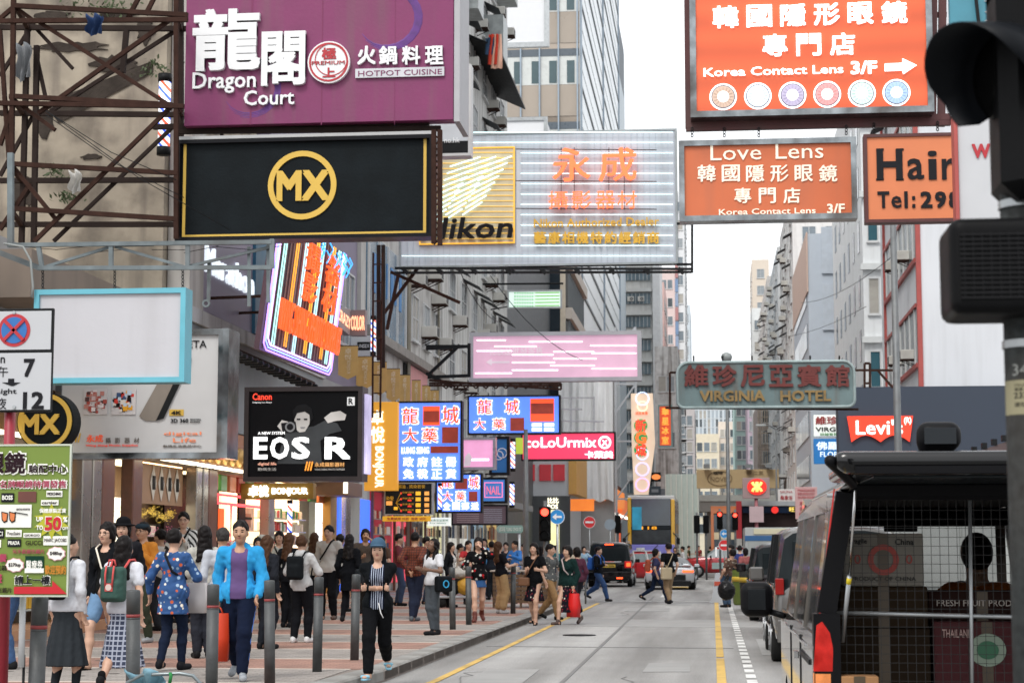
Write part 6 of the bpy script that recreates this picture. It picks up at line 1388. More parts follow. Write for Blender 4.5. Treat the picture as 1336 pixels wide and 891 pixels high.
    if hair in ('short','bald','cropped'):
        HP = [cap_(.016 if hair == 'short' else .008)]; face_cut.append(Bx(hp(0,-.02,-.14),(.2,.3,.1),.01,HR)); face_cut.append(Bx(hp(0,-.07,-.03),(.2,.08,.05),.01,HR))
        if hair == 'bald': face_cut.append(Ell(hp(0,-.04,.12),(.05,.09,.05),HR))
    if hair == 'bob': HP += [Ell(hp(0,.03,-.03),(.092,.085,.105),HR)]
    if hair in ('long','pony','longfront'):
        if hair == 'pony': HP += [Cap(hp(0,.1,.03),hp(0,.13,-.2),.035,.02)]
        else:
            HP += [Ell(hp(0,.04,-.03),(.088,.08,.11),HR),Cap(hp(-.045,.06,-.08),T((-.08,.085,1.27)) + D,.05,.035),Cap(hp(.045,.06,-.08),T((.08,.085,1.27)) + D,.05,.035),Cap(hp(0,.07,-.08),T((0,.1,1.25)) + D,.055,.045)]
            if hair == 'longfront': HP += [Cap(hp(s_ * .075,-.01,-.05),T((s_ * .085,-.075,1.27)) + D,.026,.028) for s_ in (-1,1)]
    if hair == 'bun': HP += [Ell(hp(0,.09,.09),(.04,.04,.04),HR)]
    smesh('hair',HP,hm,o,res * .9,.03,face_cut,.008)
    if extra:
        for e_ in extra:
            if e_[0] == 'cap': smesh('cap',[cap_(.02,0,.012),Cap(hp(-.04,-.12,.055),hp(.04,-.12,.055),.05,.05,HR[:,2],.22)],paint(e_[1],.8),o,res,.02,[Bx(hp(0,.0,-.09),(.3,.3,.125),.01,HR)])
            if e_[0] == 'flatcap': smesh('flat_cap',[Ell(hp(0,-.005,.075),(.095,.125,.05),HR)],paint(e_[1],.9),o,res,.02)
            if e_[0] == 'hat': smesh('hat',[Ell(hp(0,.01,.09),(.09,.105,.07),HR),Ell(hp(0,.01,.05),(.15,.16,.016),HR)],paint(e_[1],.9),o,res,.03)
    # ---- lower garment
    kind,col = legs[0],legs[1]; lm = col if not isinstance(col,str) else paint(col,.9,var=.16,bump=.25,scale=11)
    if kind in ('trousers','wide','leggings','shorts','crop'):
        wd = {'trousers': 1.0,'wide': 1.55,'leggings': .9,'shorts': 1.35,'crop': 1.15}[kind]; g_ = .011 + .009 * (wd > .95)
        Lp = [Cap(pel + (-.055,.0,0),pel + (.055,0,0),.105 * fat + .006,None,Yq,1.0),Cap(pel,pel + (0,0,.09),.118 * fat + .008,.112 * fat + .008,Yq,.82)]
        for s_ in (-1,1):
            end = J['ank',s_] + (J['knee',s_] - J['ank',s_]) * (.06 if kind in ('trousers','leggings') else .22)
            if kind == 'shorts': end = J['hip',s_] + (J['knee',s_] - J['hip',s_]) * .72; Lp += [Cap(J['hip',s_],end,.083 * fat + g_,.088 * fat)]; continue
            Lp += [Cap(J['hip',s_],J['knee',s_],.083 * fat + g_,.057 * wd + g_),Cap(J['knee',s_],J['knee',s_] * .6 + end * .4 + (0,.012,0),.057 * wd + g_,.054 * wd + g_),Cap(J['knee',s_] * .6 + end * .4 + (0,.012,0),end,.054 * wd + g_,(.04 if wd < 1.4 else .055) * wd + g_)]
        smesh('trousers' if kind != 'shorts' else 'shorts',Lp,lm,o,res2,.03,[Cap(pel + (0,0,.3),pel + (0,0,.16),.3 * .5,.13)] if False else (),.004)
    else:
        zl,rr = {'skirt': (.50,.23),'mini': (.72,.185),'longskirt': (.30,.27),'maxi': (.15,.28)}[kind]
        c_ = Cap(pel + (0,0,.09),np.array((0,0,zl)) + D,.105 * fat,rr * .92,Yq,.85,fl=.014 if kind != 'mini' else .004); my = (J['knee',-1][1] + J['knee',1][1]) / 2
        smesh('skirt',[Cap(pel + (-.055,0,0),pel + (.055,0,0),.112 * fat + .008,None,Yq,1.0),Cap(pel + (0,0,.02),pel + (0,0,.12),.128 * fat,.12 * fat,Yq,.85),c_],lm,o,res2,.03,[Bx((0,0,zl - .2 - drop),(.6,.6,.2),.005)],.003)
    # ---- socks and shoes
    for s_ in (-1,1):
        h_,t_,a_ = J['heel',s_],J['toe',s_],J['ank',s_]; u_ = (t_ - h_) / np.linalg.norm(t_ - h_)
        if sock: smesh('sock',[Cap(a_ * .45 + J['knee',s_] * .55 if sock[1] else a_ + (0,0,.06),a_,.056 if sock[1] else .043,.043)],paint(sock[0],.9),o,res2,.01)
        nm = 'shoe'
        if isinstance(shoes,tuple):   # sandals: sole and straps
            P_ = [Cap(h_ - (0,0,.03),t_ - (0,0,.026) + u_ * .02,.034,.04,(0,0,1),.35),Cap(t_ - u_ * .03 + (-.03,0,.008),t_ - u_ * .03 + (.03,0,.008),.03,.03,(0,0,1),.7)]; nm = 'sandal'; c_ = shoes[1]
        else: P_ = [Cap(h_ + (0,0,.0),t_ + u_ * .02,.044,.040,(0,0,1),.95),Cap(h_ + (0,.0,.03),a_ + (0,-.01,.01),.042,.045)]; c_ = shoes
        if c_ == 'boot': P_.append(Cap(a_,a_ + (J['knee',s_] - a_) * .25,.048,.05)); c_ = '5A2418'
        smesh(nm,P_,paint(c_,.6),o,res2,.02)
    # ---- upper garment
    def upper(nm,kind,m,g_,cutfront=0,hem=None,sleeve=1.0,wr=.005,collar=False):
        hem_ = {'tshirt': .88,'sweater': .86,'jacket': .83,'coat': .62,'tunic': .68,'poncho': .78,'crop': 1.0,'dress': .56}[kind] if hem is None else hem
        f_ = fat
        U_ = [Cap(ch + (-.05,0,.02),ch + (.05,0,.02),.092 + g_),Cap(wa,ch,.105 * f_ + g_,.122 + g_,Yq,.8),Cap(T((-sw * .85,.01,1.37)) + D,T((sw * .85,.01,1.37)) + D,.044 + g_ * .5),Cap(nk + (0,.01,-.02),T((sw * .7,.015,1.38)) + D,.045 + g_ * .4,.038 + g_ * .4),Cap(nk + (0,.01,-.02),T((-sw * .7,.015,1.38)) + D,.045 + g_ * .4,.038 + g_ * .4)]
        if hem_ < .98: U_ += [Cap(pel + (-.055,.0,.02),pel + (.055,0,.02),.118 * f_ + g_,None,Yq,1.0)]
        bot = np.array((0,0,hem_)) + D
        U_ += [Cap(wa,bot,.108 * f_ + g_,.142 * f_ * (.93 if hem_ > .8 else 1) + g_ + (.022 if kind in ('coat','tunic','dress','poncho') else 0),Yq,.85)]
        if F_ and kind != 'poncho': U_ += [Ell(T((s_ * .06,-.085,1.25)) + D,(.06 + g_ * .5,.05,.06)) for s_ in (-1,1)]
        for s_ in (-1,1):
            S0,E0,W0 = J['sh',s_],J['el',s_],J['wr',s_]
            ga = g_ * .7 + (.003 if kind in ('jacket','coat','sweater') else .002)
            if sleeve >= 1: U_ += [Cap(S0,E0,.049 + ga,.042 + ga),Cap(E0,E0 + (W0 - E0) * (.97 if sleeve == 1 else sleeve - 1),.042 + ga,.032 + ga)]
            elif sleeve > 0: U_ += [Cap(S0,S0 + (E0 - S0) * sleeve,.052 + ga,.052 + ga)]
        cu_ = [Bx((0,0,hem_ - .25 - drop),(.22,.6,.25),.004)]
        if kind in ('tshirt','dress'): cu_.append(Cap(nk + (0,-.06,.0),nk + (0,0,.1),.055,.07))
        if collar: U_.append(Cap(T((-.035,.03,1.43)) + D,T((.035,.03,1.43)) + D,.05 + g_ * .6))
        if cutfront: cu_ += [Bx(T((0,-.3,1.1)) + D,(cutfront,.27,.52),.01)]
        else: cu_.append(Ell(nk + (0,-.075,.03),(.055,.06,.05)))
        return smesh(nm,U_,m,o,res2,.04,cu_,wr)
    kind,col = top_[0],top_[1]; um = col if not isinstance(col,str) else paint(col,.9,var=.13,bump=.25,scale=11)
    slv = top_[2] if len(top_) > 2 else {'tshirt': .55,'dress': .45}.get(kind,1.0)
    opening = top_[3] if len(top_) > 3 else 0
    if inner: upper('shirt',inner[0],inner[1] if not isinstance(inner[1],str) else paint(inner[1],.85),.008,0,None,inner[2] if len(inner) > 2 else .5,.003,collar=False)
    nmu = {'tshirt': 'shirt','sweater': 'sweater','jacket': 'jacket','coat': 'coat','tunic': 'tunic','poncho': 'knitted_top','dress': 'dress','crop': 'top'}[kind]
    upper(nmu,kind,um,.012 if kind in ('tshirt','dress') else .016 if not inner else .018,opening,None,slv,.0045 if kind == 'tshirt' else .007,collar=kind in ('jacket','coat'))
    # ---- things worn
    for e_ in extra or ():
        if e_[0] == 'backpack':
            m = paint(e_[1],.85,var=.12); y0 = .215 + .03 * fat; c_ = T((0,y0,1.2)) + D
            smesh('backpack',[Bx(c_,(.135,.075,.19),.05),Bx(c_ + (0,.075,-.06),(.1,.035,.1),.03)],m,o,res2,.03,(),.003)
            tm_ = paint(e_[2],.8) if len(e_) > 2 else m
            for s_ in (-1,1): MB().tube([tuple(c_ + (s_ * .08,-.06,.15)),tuple(T((s_ * .1,.07,1.46)) + D),tuple(T((s_ * .11,-.03,1.465)) + D),tuple(T((s_ * .115,-.13,1.36)) + D),tuple(T((s_ * .13,-.145,1.2)) + D),tuple(T((s_ * .16,-.03,1.05)) + D)],.014,6,flat=1).build('strap',tm_,o)
            if len(e_) > 2:
                for s_ in (-1,1): MB().tube([tuple(c_ + (s_ * .045,.09,.2)),tuple(c_ + (s_ * .045,.115,.1)),tuple(c_ + (s_ * .04,.118,-.02))],.011,6).build('strap',tm_,o)
                MB().tube([tuple(c_ + (-.045,.05,.2)),tuple(c_ + (-.03,.05,.26)),tuple(c_ + (.03,.05,.26)),tuple(c_ + (.045,.05,.2))],.011,6).build('handle',tm_,o)
                MB().disc(tuple(c_ + (0,.118,-.03)),.035,.008,16).build('round_badge',paint('C8B8B0'),o); MB().box((c_[0],c_[1] + .115,c_[2] - .03),(.09,.006,.085)).build('badge_panel',tm_,o)
        if e_[0] in ('bag','satchel','sling'):   # (kind, colour, side, size): strap over the opposite shoulder
            s_ = e_[2]; sz_ = e_[3] if len(e_) > 3 else (.13,.05,.1); m = paint(e_[1],.6,var=.2); zb = {'bag': .95,'satchel': 1.0,'sling': 1.05}[e_[0]]
            yb = e_[4] if len(e_) > 4 else -.12
            c_ = np.array((s_ * (.17 if e_[0] == 'bag' else .12),yb,zb - sz_[2] * .5)) + D
            if e_[0] != 'sling': smesh('bag',[Bx(c_,sz_,min(sz_) * .6)],m,o,res2,.02,(),.002)
            ts = -s_ if e_[0] != 'bag' or len(e_) <= 5 else s_
            r_ = .145
            MB().tube([tuple(c_ + (0,0,sz_[2])),tuple(T((s_ * .03,-r_ - .015,1.2)) + D),tuple(T((ts * .085,-.1,1.42)) + D),tuple(T((ts * .10,.0,1.462)) + D),tuple(T((ts * .07,.1,1.4)) + D),tuple(T((s_ * .05,r_ + .01,1.2)) + D),tuple(c_ + (s_ * .02,.08,sz_[2]))],.011 if e_[0] != 'sling' else .016,6).build('strap',paint(e_[1],.7),o)
        if e_[0] == 'shoulderbag':
            s_ = e_[2]; sh = J['sh',s_]; m = paint(e_[1],.6,var=.2); c_ = sh + (s_ * .07,.03,-.47); smesh('bag',[Bx(c_,(.07,.17,.14),.04)],m,o,res2,.03,(),.004)
            for yy in (-.09,.09): MB().tube([tuple(c_ + (0,yy,.12)),tuple(sh + (s_ * .055,yy * .4,-.05)),tuple(sh + (-s_ * .02,yy * .3,.078)),tuple(sh + (-s_ * .05,yy * .5,.05))],.009,5).build('strap',m,o)
            if len(e_) > 3: MB().ring(tuple(c_ + (0,0,0)),.05,.07,.01,18,M=Matrix.Translation(Vector(c_ + (s_ * .08,0,0))) @ Matrix.Rotation(PI / 2,4,'Z') @ Matrix.Translation(-Vector(c_))).build('bag_print',paint(e_[3]),o)
        if e_[0] == 'dupatta': pass
    o['J'] = 0; del o['J']
    return o,J,k
def held_bag(o,J,s_,k,name,label,m,size=(.15,.05,.19),drop=.12,cat='bag'):
    """a carrier bag hanging from the hand: a thing of its own"""
    w = J['wr',s_] + J['f',s_] * .09; M = Matrix.LocRotScale(o.location,o.rotation_euler,o.scale); hpt = M @ Vector(w)
    b = thing(name,label,cat,(hpt.x,hpt.y,hpt.z - drop - 2 * size[2]),o.rotation_euler.z)
    mb = MB(); x,y,z = size; mb.smooth = True
    mb.add([(-x * .9,-y,0),(x * .9,-y,0),(x * .9,y,0),(-x * .9,y,0),(-x,-y * 1.2,z),(x,-y * 1.2,z),(x,y * 1.2,z),(-x,y * 1.2,z),(-x * .95,-y * .6,2 * z),(x * .95,-y * .6,2 * z),(x * .95,y * .6,2 * z),(-x * .95,y * .6,2 * z)],
           [(3,2,1,0),(0,1,5,4),(1,2,6,5),(2,3,7,6),(3,0,4,7),(4,5,9,8),(5,6,10,9),(6,7,11,10),(7,4,8,11)])
    mb.build('sack',m,b)
    for yy in (-1,1): MB().tube([(-x * .4,yy * y * .6,2 * z),(-x * .15,yy * .01,2 * z + drop),(x * .15,yy * .01,2 * z + drop),(x * .4,yy * y * .6,2 * z)],.007,5).build('handle',m,b)
    return b
# ------------------------------------------------------------------ patterned cloth
def pattern(name,base,kind,c2,c3=None,sc=1.0):
    m = mat(name,hexc(base),.85,var=0)
    n = m.node_tree.nodes; l = m.node_tree.links; b = n['Principled BSDF']; tc = n.new('ShaderNodeTexCoord'); src = tc.outputs['Object']
    def rgb(h): c = hexc(h); return (*c,1)
    def mixc(f,a,c): x = n.new('ShaderNodeMixRGB'); l.new(f,x.inputs[0]); (l.new(a,x.inputs[1]) if not isinstance(a,tuple) else setattr(x.inputs[1],'default_value',a)); (l.new(c,x.inputs[2]) if not isinstance(c,tuple) else setattr(x.inputs[2],'default_value',c)); return x.outputs[0]
    def thr(sock,t,w=.02):
        r = n.new('ShaderNodeMapRange'); r.inputs[1].default_value = t - w; r.inputs[2].default_value = t + w; l.new(sock,r.inputs[0]); return r.outputs[0]
    def wave(dirn,scale,t):
        w = n.new('ShaderNodeTexWave'); w.bands_direction = dirn; w.inputs['Scale'].default_value = scale; l.new(src,w.inputs[0]); return thr(w.outputs[1],t,.08)
    if kind == 'stripe': out = mixc(wave('X',8 * sc,.8),rgb(base),rgb(c2))
    elif kind == 'zebra':
        w = n.new('ShaderNodeTexWave'); w.bands_direction = 'DIAGONAL'; w.inputs['Scale'].default_value = 4 * sc; w.inputs['Distortion'].default_value = 3; l.new(src,w.inputs[0]); out = mixc(thr(w.outputs[1],.6,.05),rgb(base),rgb(c2))
    elif kind == 'plaid': out = mixc(wave('X',4.5 * sc,.82),mixc(wave('Z',4.5 * sc,.82),rgb(base),rgb(c2)),rgb(c2))
    else:
        v = n.new('ShaderNodeTexVoronoi'); v.inputs['Scale'].default_value = 15 * sc; l.new(src,v.inputs['Vector'])
        inv = n.new('ShaderNodeMath'); inv.operation = 'SUBTRACT'; inv.inputs[0].default_value = 1; l.new(v.outputs['Distance'],inv.inputs[1])
        cr = n.new('ShaderNodeValToRGB'); cr.color_ramp.interpolation = 'CONSTANT'; e = cr.color_ramp.elements; e[0].color = rgb(c2); e[1].position = .35; e[1].color = rgb(c3 or c2); q = e.new(.6); q.color = rgb('E0D8C8'); q = e.new(.8); q.color = rgb(base)
        sp = n.new('ShaderNodeSeparateXYZ'); l.new(v.outputs['Color'],sp.inputs[0]); l.new(sp.outputs[0],cr.inputs[0]); out = mixc(thr(inv.outputs[0],.68,.05),rgb(base),cr.outputs[0])
    l.new(out,b.inputs['Base Color']); return m
plaid = pattern('plaid_cloth','2A3248','plaid','9AA0B0',sc=1.3); floral = pattern('floral_cloth','1F4678','dots','B8542A','8FA8C0'); stripes = pattern('striped_cloth','141A2C','stripe','A8B0C0',sc=1.5)
zebra = pattern('zebra_cloth','D0D0CC','zebra','141414',sc=1.3); brownplaid = pattern('brown_plaid_cloth','6A2E18','plaid','38180F',sc=1.4); darkfloral = pattern('dark_floral_cloth','14121A','dots','8A2A35','60303A',sc=1.2)
greypat = pattern('grey_pattern_cloth','4A4C4C','dots','26282A','70706C',sc=1.6)
pp = lambda *a,**k: person(*a,**k)
# --- near pavement, left to right
pp('schoolgirl in dark vest and grey pleated skirt with black backpack, beside the green poster',84,905,698,face=165,hair='cropped',top_=('tshirt','C4C6CC',1.97),legs=('longskirt','2C3034'),shoes='141414',sock=('22262A',1),pose='relax',extra=[('backpack','14161A')],head=(-30,5))
pp('woman in glasses, open black jacket and denim shorts, wearing sandals',136,872,680,face=-15,hair='bob',top_=('jacket','101216',1.0,.07),inner=('tshirt','121212'),legs=('shorts','5F7F9F'),shoes=('s','181818'),pose='walk',arms=('down','down'),extra=['glasses',('bag','D8D0C0',1,(.03,.02,.03))],fat=.95)
pp('person in a round black hat, half hidden behind the woman in glasses',157,862,678,face=5,hair='bob',top_=('sweater','1C1C20'),legs=('trousers','1A1C22'),extra=[('hat','0F0F12')])
pp('girl with green backpack and plaid skirt seen from behind',158,903,698,face=172,hair='long',hairc='black',top_=('tshirt','C8CAD2'),legs=('longskirt',plaid),pose='walk',extra=[('backpack','2A4A42','C04A48')],sock=('141416',0))
o,J,k = pp('man in mustard hoodie, dark flat cap and glasses, mouth open',184,838,683,face=-25,sex='m',skin='b',hair='short',top_=('sweater','B87420'),legs=('trousers','33382C'),shoes='8A8C8E',pose='relax',extra=['glasses',('flatcap','26323A'),('sling','15181C',1,(.1,.05,.1))],arms=('down','strap'),fat=1.08)
pp('balding man seen from the side behind the man in mustard',207,822,692,face=-110,sex='m',skin='b',hair='short',top_=('tshirt','B8B0A8'),legs=('trousers','2A2C30'))
pp('tall man in glasses and white jacket with zebra sleeves, on the shop step',237,812,664,face=10,sex='m',hair='short',top_=('jacket',zebra,1.0,.08),inner=('sweater','C8C8C4',1.0),legs=('trousers','141418'),extra=['glasses',('sling','101012',-1)],arms=('down','chest'),z=.29)
o,J,k = pp('woman in blue floral tunic and navy trousers seen from behind',224,874,692,face=172,hair='short',top_=('tunic',floral,1.75),legs=('leggings','161E30'),shoes='16161A',pose='short',arms=('bent','wide'),extra=[('sling','1A1A1E',-1)],fat=1.12)
held_bag(o,J,-1,k,'carrier_bag','white paper carrier bag with red edges held beside the floral tunic',paint('C8C4C4',.6),(.13,.06,.18),.1)
pp('woman with long black hair and white jacket behind the man in the blue jacket',264,858,688,face=-160,hair='long',top_=('jacket','A8A69E'),legs=('trousers','2A2C34'),arms=('bent','down'))
pp('grey haired man in pale shirt seen from behind by the blue jacket',288,862,687,face=-165,sex='m',skin='b',hair='cropped',hairc='grey',top_=('tshirt','A8ACB4',1.9),legs=('trousers','1E2A3A'),pose='walk')
o,J,k = pp('man in bright blue open jacket, purple polo shirt and navy track trousers',311,886,677,face=6,sex='m',skin='b',hair='cropped',top_=('jacket','1C8CC4',1.0,.085),inner=('tshirt','56406E'),legs=('trousers','121A2E'),shoes='8A9096',pose='walk2',arms=('down','fwd'),fat=1.05)
MB().tube([tuple(J['hip',1] + (.1,0,0)),tuple(J['knee',1] + (.078,0,0)),tuple(J['ank',1] + (.056,0,.05))],.008,5).build('trouser_stripe',paint('2F6FD0'),o)
held_bag(o,J,-1,k,'carrier_bag','orange-red carrier bag held low by the man in the blue jacket',paint('D2401E',.5),(.12,.05,.26),.06)
pp('woman with brown hair behind the blue jacket shoulder',347,846,700,face=150,hair='long',hairc='brown',top_=('jacket','202228'),legs=('trousers','1C1E24'))
pp('woman in fringed grey knit top, one arm raised behind her head',363,808,692,face=8,hair='bob',top_=('poncho','A8A8A0',1.0),legs=('leggings','15161A'),pose='walk',arms=('up','down'),shoes='18181A',extra=[('sling','15161A',1)])
pp('woman in white jacket with black backpack and white shoes',392,838,700,face=168,hair='short',hairc='brown',top_=('jacket','B4B4B4'),legs=('trousers','121317'),shoes='C8C8C8',pose='relax',extra=[('backpack','14171A')],arms=('bent','bent'))
pp('woman with long brown hair beside the black backpack',376,818,697,face=160,hair='long',hairc='brown',top_=('jacket','15161A'),legs=('trousers','15161A'))
pp('woman in cream top between the backpack and the man with a strap',409,806,696,face=170,hair='long',hairc='brown',top_=('sweater','C0B8AC'),legs=('trousers','20222A'))
pp('man in white sweatshirt with a diagonal black strap',428,808,685,face=-12,sex='m',hair='short',top_=('sweater','B8B4AE'),legs=('trousers','121316'),shoes='4A342A',pose='relax',extra=[('sling','101012',-1)],arms=('down','down'))
pp('person all in black with a dark shoulder bag, walking away',455,812,698,face=175,hair='long',top_=('coat','0D0E12'),legs=('leggings','0E0F13'),pose='short',arms=('down','down'),extra=[('shoulderbag','1E2226',-1)])
pp('man in grey-brown tee talking on the phone behind the girl in the cap',476,800,691,face=15,sex='m',skin='b',hair='bob',top_=('tshirt','4A4038'),legs=('trousers','2A2826'),arms=('bentin','phone'))
o,J,k = pp('girl in blue cap, black jacket and striped shirt stepping along the kerb',492,884,699,face=4,hair='long',top_=('jacket','0E1114',1.0,.085),inner=('tshirt',stripes),legs=('trousers','0D0E11'),shoes=('s','7FB0C4'),pose='stride',arms=('cross','cross'),extra=[('cap','2A4A62')],z=.1)
MB().tube([tuple(J['hip',1] + (-.06,-.14,.06)),tuple(J['hip',1] + (-.03,-.16,-.06)),tuple(J['hip',1] + (.0,-.15,-.12))],.007,5).build('waist_cord',paint('D0D0D0'),o)
pp('man in brown checked shirt, hands behind his back, facing the shops',541,810,695,face=165,sex='m',skin='b',hair='cropped',top_=('sweater',brownplaid),legs=('trousers','23293A'),shoes='4A5258',pose='cross',arms=('behind','behind'),fat=1.1)
pp('woman in white tee looking at her phone with a black and blue tote',565,828,703,face=-42,skin='c',hair='longfront',top_=('tshirt','C4C4C8'),legs=('leggings','3A4046'),shoes='1A1A1C',pose='cross',arms=('bentin','bent'),head=(10,28),extra=[('shoulderbag','0F1216',1,'2F9AC8')])
rolling = pattern('black_print_knit','0C0C0F','dots','9A1A1E','B0B0AC',sc=.8)
pp('woman in black printed sweater, short blue skirt and brown ankle boots on the phone',624,811,700,face=8,hair='long',top_=('sweater',rolling),legs=('mini','1F4A7A'),shoes='boot',pose='walk',arms=('bent','phone'),fat=1.05)
pp('woman in khaki dungarees with brown hair leaning over the stall',654,800,707,face=130,hair='long',hairc='brown',top_=('tshirt','141418'),legs=('wide','A0825A'),shoes='B0B0B0',arms=('bent','hold'),lean=8)
pp('woman with long hair, black jacket and white top in the crowd behind the kerb',588,792,708,face=70,hair='long',top_=('jacket','17181C',1.0,.06),inner=('tshirt','B8B4B0'),legs=('trousers','17181C'))
pp('man in red shirt stretching his arm across in the crowd',611,788,706,face=40,sex='m',hair='short',top_=('tshirt','A01C22'),legs=('trousers','23252C'),arms=('hold','cross'))
# --- crossing the road
o,J,k = pp('woman in black dress with long hair and a tan shoulder bag crossing',697,815,709,face=-14,hair='longfront',top_=('dress','0E0F12'),legs=('skirt',darkfloral),shoes=('s','151515'),pose='short2',arms=('bentin','bent'),extra=[('bag','6E4A30',-1,(.12,.05,.09),-.16)],z=0)
pp('man in grey patterned shirt and khaki trousers crossing behind the black dress',718,808,709,face=60,sex='m',hair='short',top_=('tshirt',greypat),legs=('trousers','8A6A44'),shoes='151515',pose='walk',arms=('down','bent'),z=0)
o,J,k = pp('woman in dark green cardigan with pale diagonal strap and long floral skirt',741,815,711,face=-35,hair='bob',top_=('sweater','142A28'),legs=('longskirt',darkfloral),shoes='4A3A34',pose='walk',arms=('down','down'),extra=[('sling','A89A98',1)],z=0)
held_bag(o,J,1,k,'carrier_bag','bright red shopping bag carried beside the floral skirt',paint('D21A1A',.4),(.13,.07,.24),.08)
pp('person in maroon top behind the woman in the green cardigan',753,803,713,face=-150,hair='bob',top_=('sweater','4A1A30'),legs=('trousers','2A2A30'),pose='walk',z=0)
pp('man in black hoodie and jeans with a blue backpack crossing to the right',781,784,711,face=68,sex='m',hair='short',top_=('sweater','101216'),legs=('trousers','22406A'),shoes='2A2A2C',pose='stride',arms=('bent','down'),extra=[('backpack','1F58A8')],z=0)
pp('woman in navy leggings with a coloured bag half behind the man in khaki trousers',856,786,714,face=100,hair='bob',top_=('tshirt','2A2A50'),legs=('leggings','1A2438'),pose='stride',z=0,extra=[('backpack','A04A30')])
o,J,k = pp('man in black tee and khaki trousers with a pale satchel crossing to the left',873,788,709,face=-150,sex='m',hair='short',top_=('tshirt','101114'),legs=('trousers','7E684E'),shoes='1A1A1C',pose='short',z=0,extra=[('bag','A8987C',1,(.17,.06,.17),.17)])
# --- right hand side by the bins
o,J,k = pp('woman in patterned brown top bending over by the rubbish bins',948,792,716,face=-140,hair='bun',top_=('tshirt',pattern('brown_pattern_cloth','5A4034','dots','9A8A78','2A2A30')),legs=('trousers','2A4058'),lean=26,arms=('hold','fwd'),z=.12)
g_ = G(948,793,.12); b_ = thing('rubbish_bag','shiny black full rubbish bag beside the bins','rubbish bag',(g_.x,g_.y - .3,.3)); smesh('bag_body',[Ell((0,0,.25),(.21,.2,.24)),Cap((0,0,.48),(.03,0,.6),.05,.03)],mat('bin_liner_plastic',(.012,.012,.013),.2,spec=.6),b_,.02,wr=.012)
pp('person in blue at the parked vans, facing away',966,776,712,face=170,hair='short',top_=('tshirt','25306A'),legs=('trousers','22242A'),z=.12)
pp('person in rose top leaning near the parked vans',971,780,716,face=-160,hair='bob',top_=('tshirt','A05A58'),legs=('trousers','1C1E22'),lean=15,z=.12)
pp('man in white vest at the bins, looking left',955,774,711,face=-100,sex='m',hair='short',top_=('tshirt','28303A',.3),legs=('shorts','5A7890'),z=.12)
# --- far crowd beyond the stall and under the left shops
rf = random.Random(21)
far = [(672,783,706,'man in bright blue shirt behind the stall','2A6AB0'),(683,779,709,'person in white behind the stall','A8A8AC'),(600,782,709,'boy in pale shirt behind the woman with long hair','B0A8A0'),(641,782,707,'person in dark clothes between the sweater and the dungarees','20242C'),
       (632,778,703,'man in sky blue shirt behind the black sweater','4A88B8'),(660,776,708,'person in charcoal top left of the blue shirt','2C2E33'),(707,774,712,'person in grey beyond the signal pole','60646A'),(724,772,712,'person in teal top beyond the blue arrow sign','1F6A70'),(737,770,713,'person in navy near the no entry sign','202C4A'),
       (751,769,714,'person in cream near the white disc sign','B8AC98'),(762,768,713,'man in pale blue shirt by the black people carrier','88A4B8'),(520,790,697,'woman in dark red at the salon board','5A1A22'),(556,788,701,'man in dark grey before the pink shop','2A2C30'),(497,794,700,'person in brown before the purple shop post','4A3426'),
       (335,812,702,'woman in beige by the cosmetics shelves','9A8468'),(443,798,696,'woman in grey before the cosmetics shop','5A5C60'),(891,758,713,'woman in white dress by the taxi bonnet','C0C0C0'),(881,757,714,'person in black left of the taxi','1A1A1E'),(899,744,712,'person in olive behind the taxi','4A4C30'),(912,744,712,'person in red beyond the taxi roof','8A2A28'),(927,744,713,'person in dark green beyond the taxi by the traffic lights','24382C'),
       (816,760,714,'person in grey between the people carrier and the bus','505458'),(12,872,690,'man in blue jeans behind the red post','3A5A88')]
for i,(fx,fy,ft,lab_,c) in enumerate(far):
    pp(lab_,fx,fy,ft,face=rf.choice((0,20,-40,90,170,-160,-90,140)),sex=rf.choice('fm'),skin=rf.choice('aab'),hair=rf.choice(('short','bob','long','short')),top_=(rf.choice(('tshirt','sweater')),c),legs=('trousers',rf.choice(('1E2228','2A3A55','3A3632')) if fx != 12 else '35527A'),pose=rf.choice(('stand','walk','relax')),
       arms=(rf.choice(('down','bent')),rf.choice(('down','bentin','hold'))),z=.13 if fx < 700 else .0,res=.02 if fx > 20 else .012)
# ------------------------------------------------------------------ vehicles
def wheel(o,x,y,r=.31,w=.2):
    mb = MB(); M = Matrix.Translation((x,y,r)) @ Matrix.Rotation(PI / 2,4,'Y')
    t = mb.lathe([(r * .62,-w / 2),(r * .93,-w / 2),(r,-w * .35),(r,w * .35),(r * .93,w / 2),(r * .62,w / 2)],20,M=Matrix.Rotation(PI / 2,4,'Y')).build('wheel',rubber(),o,loc=(x,y,r))
    s_ = 1 if x > 0 else -1; m2 = MB(); m2.lathe([(r * .6,0),(r * .6,.02),(r * .2,.035),(.02,.04)],18)
    link('rim',m2.mesh('rim',mat('alloy_rim',(.35,.36,.37),.35,.8,var=.2)),t,(s_ * (w / 2 - .005),0,0),(0,s_ * PI / 2,0))
    for k in range(5):
        a = k * 2 * PI / 5; m3 = MB().box((0,r * .36,0),(.012,r * .4,r * .12)); link('spoke',m3.mesh('spoke',MT['alloy_rim']),t,(s_ * (w / 2 + .03),0,0),(a,0,0))
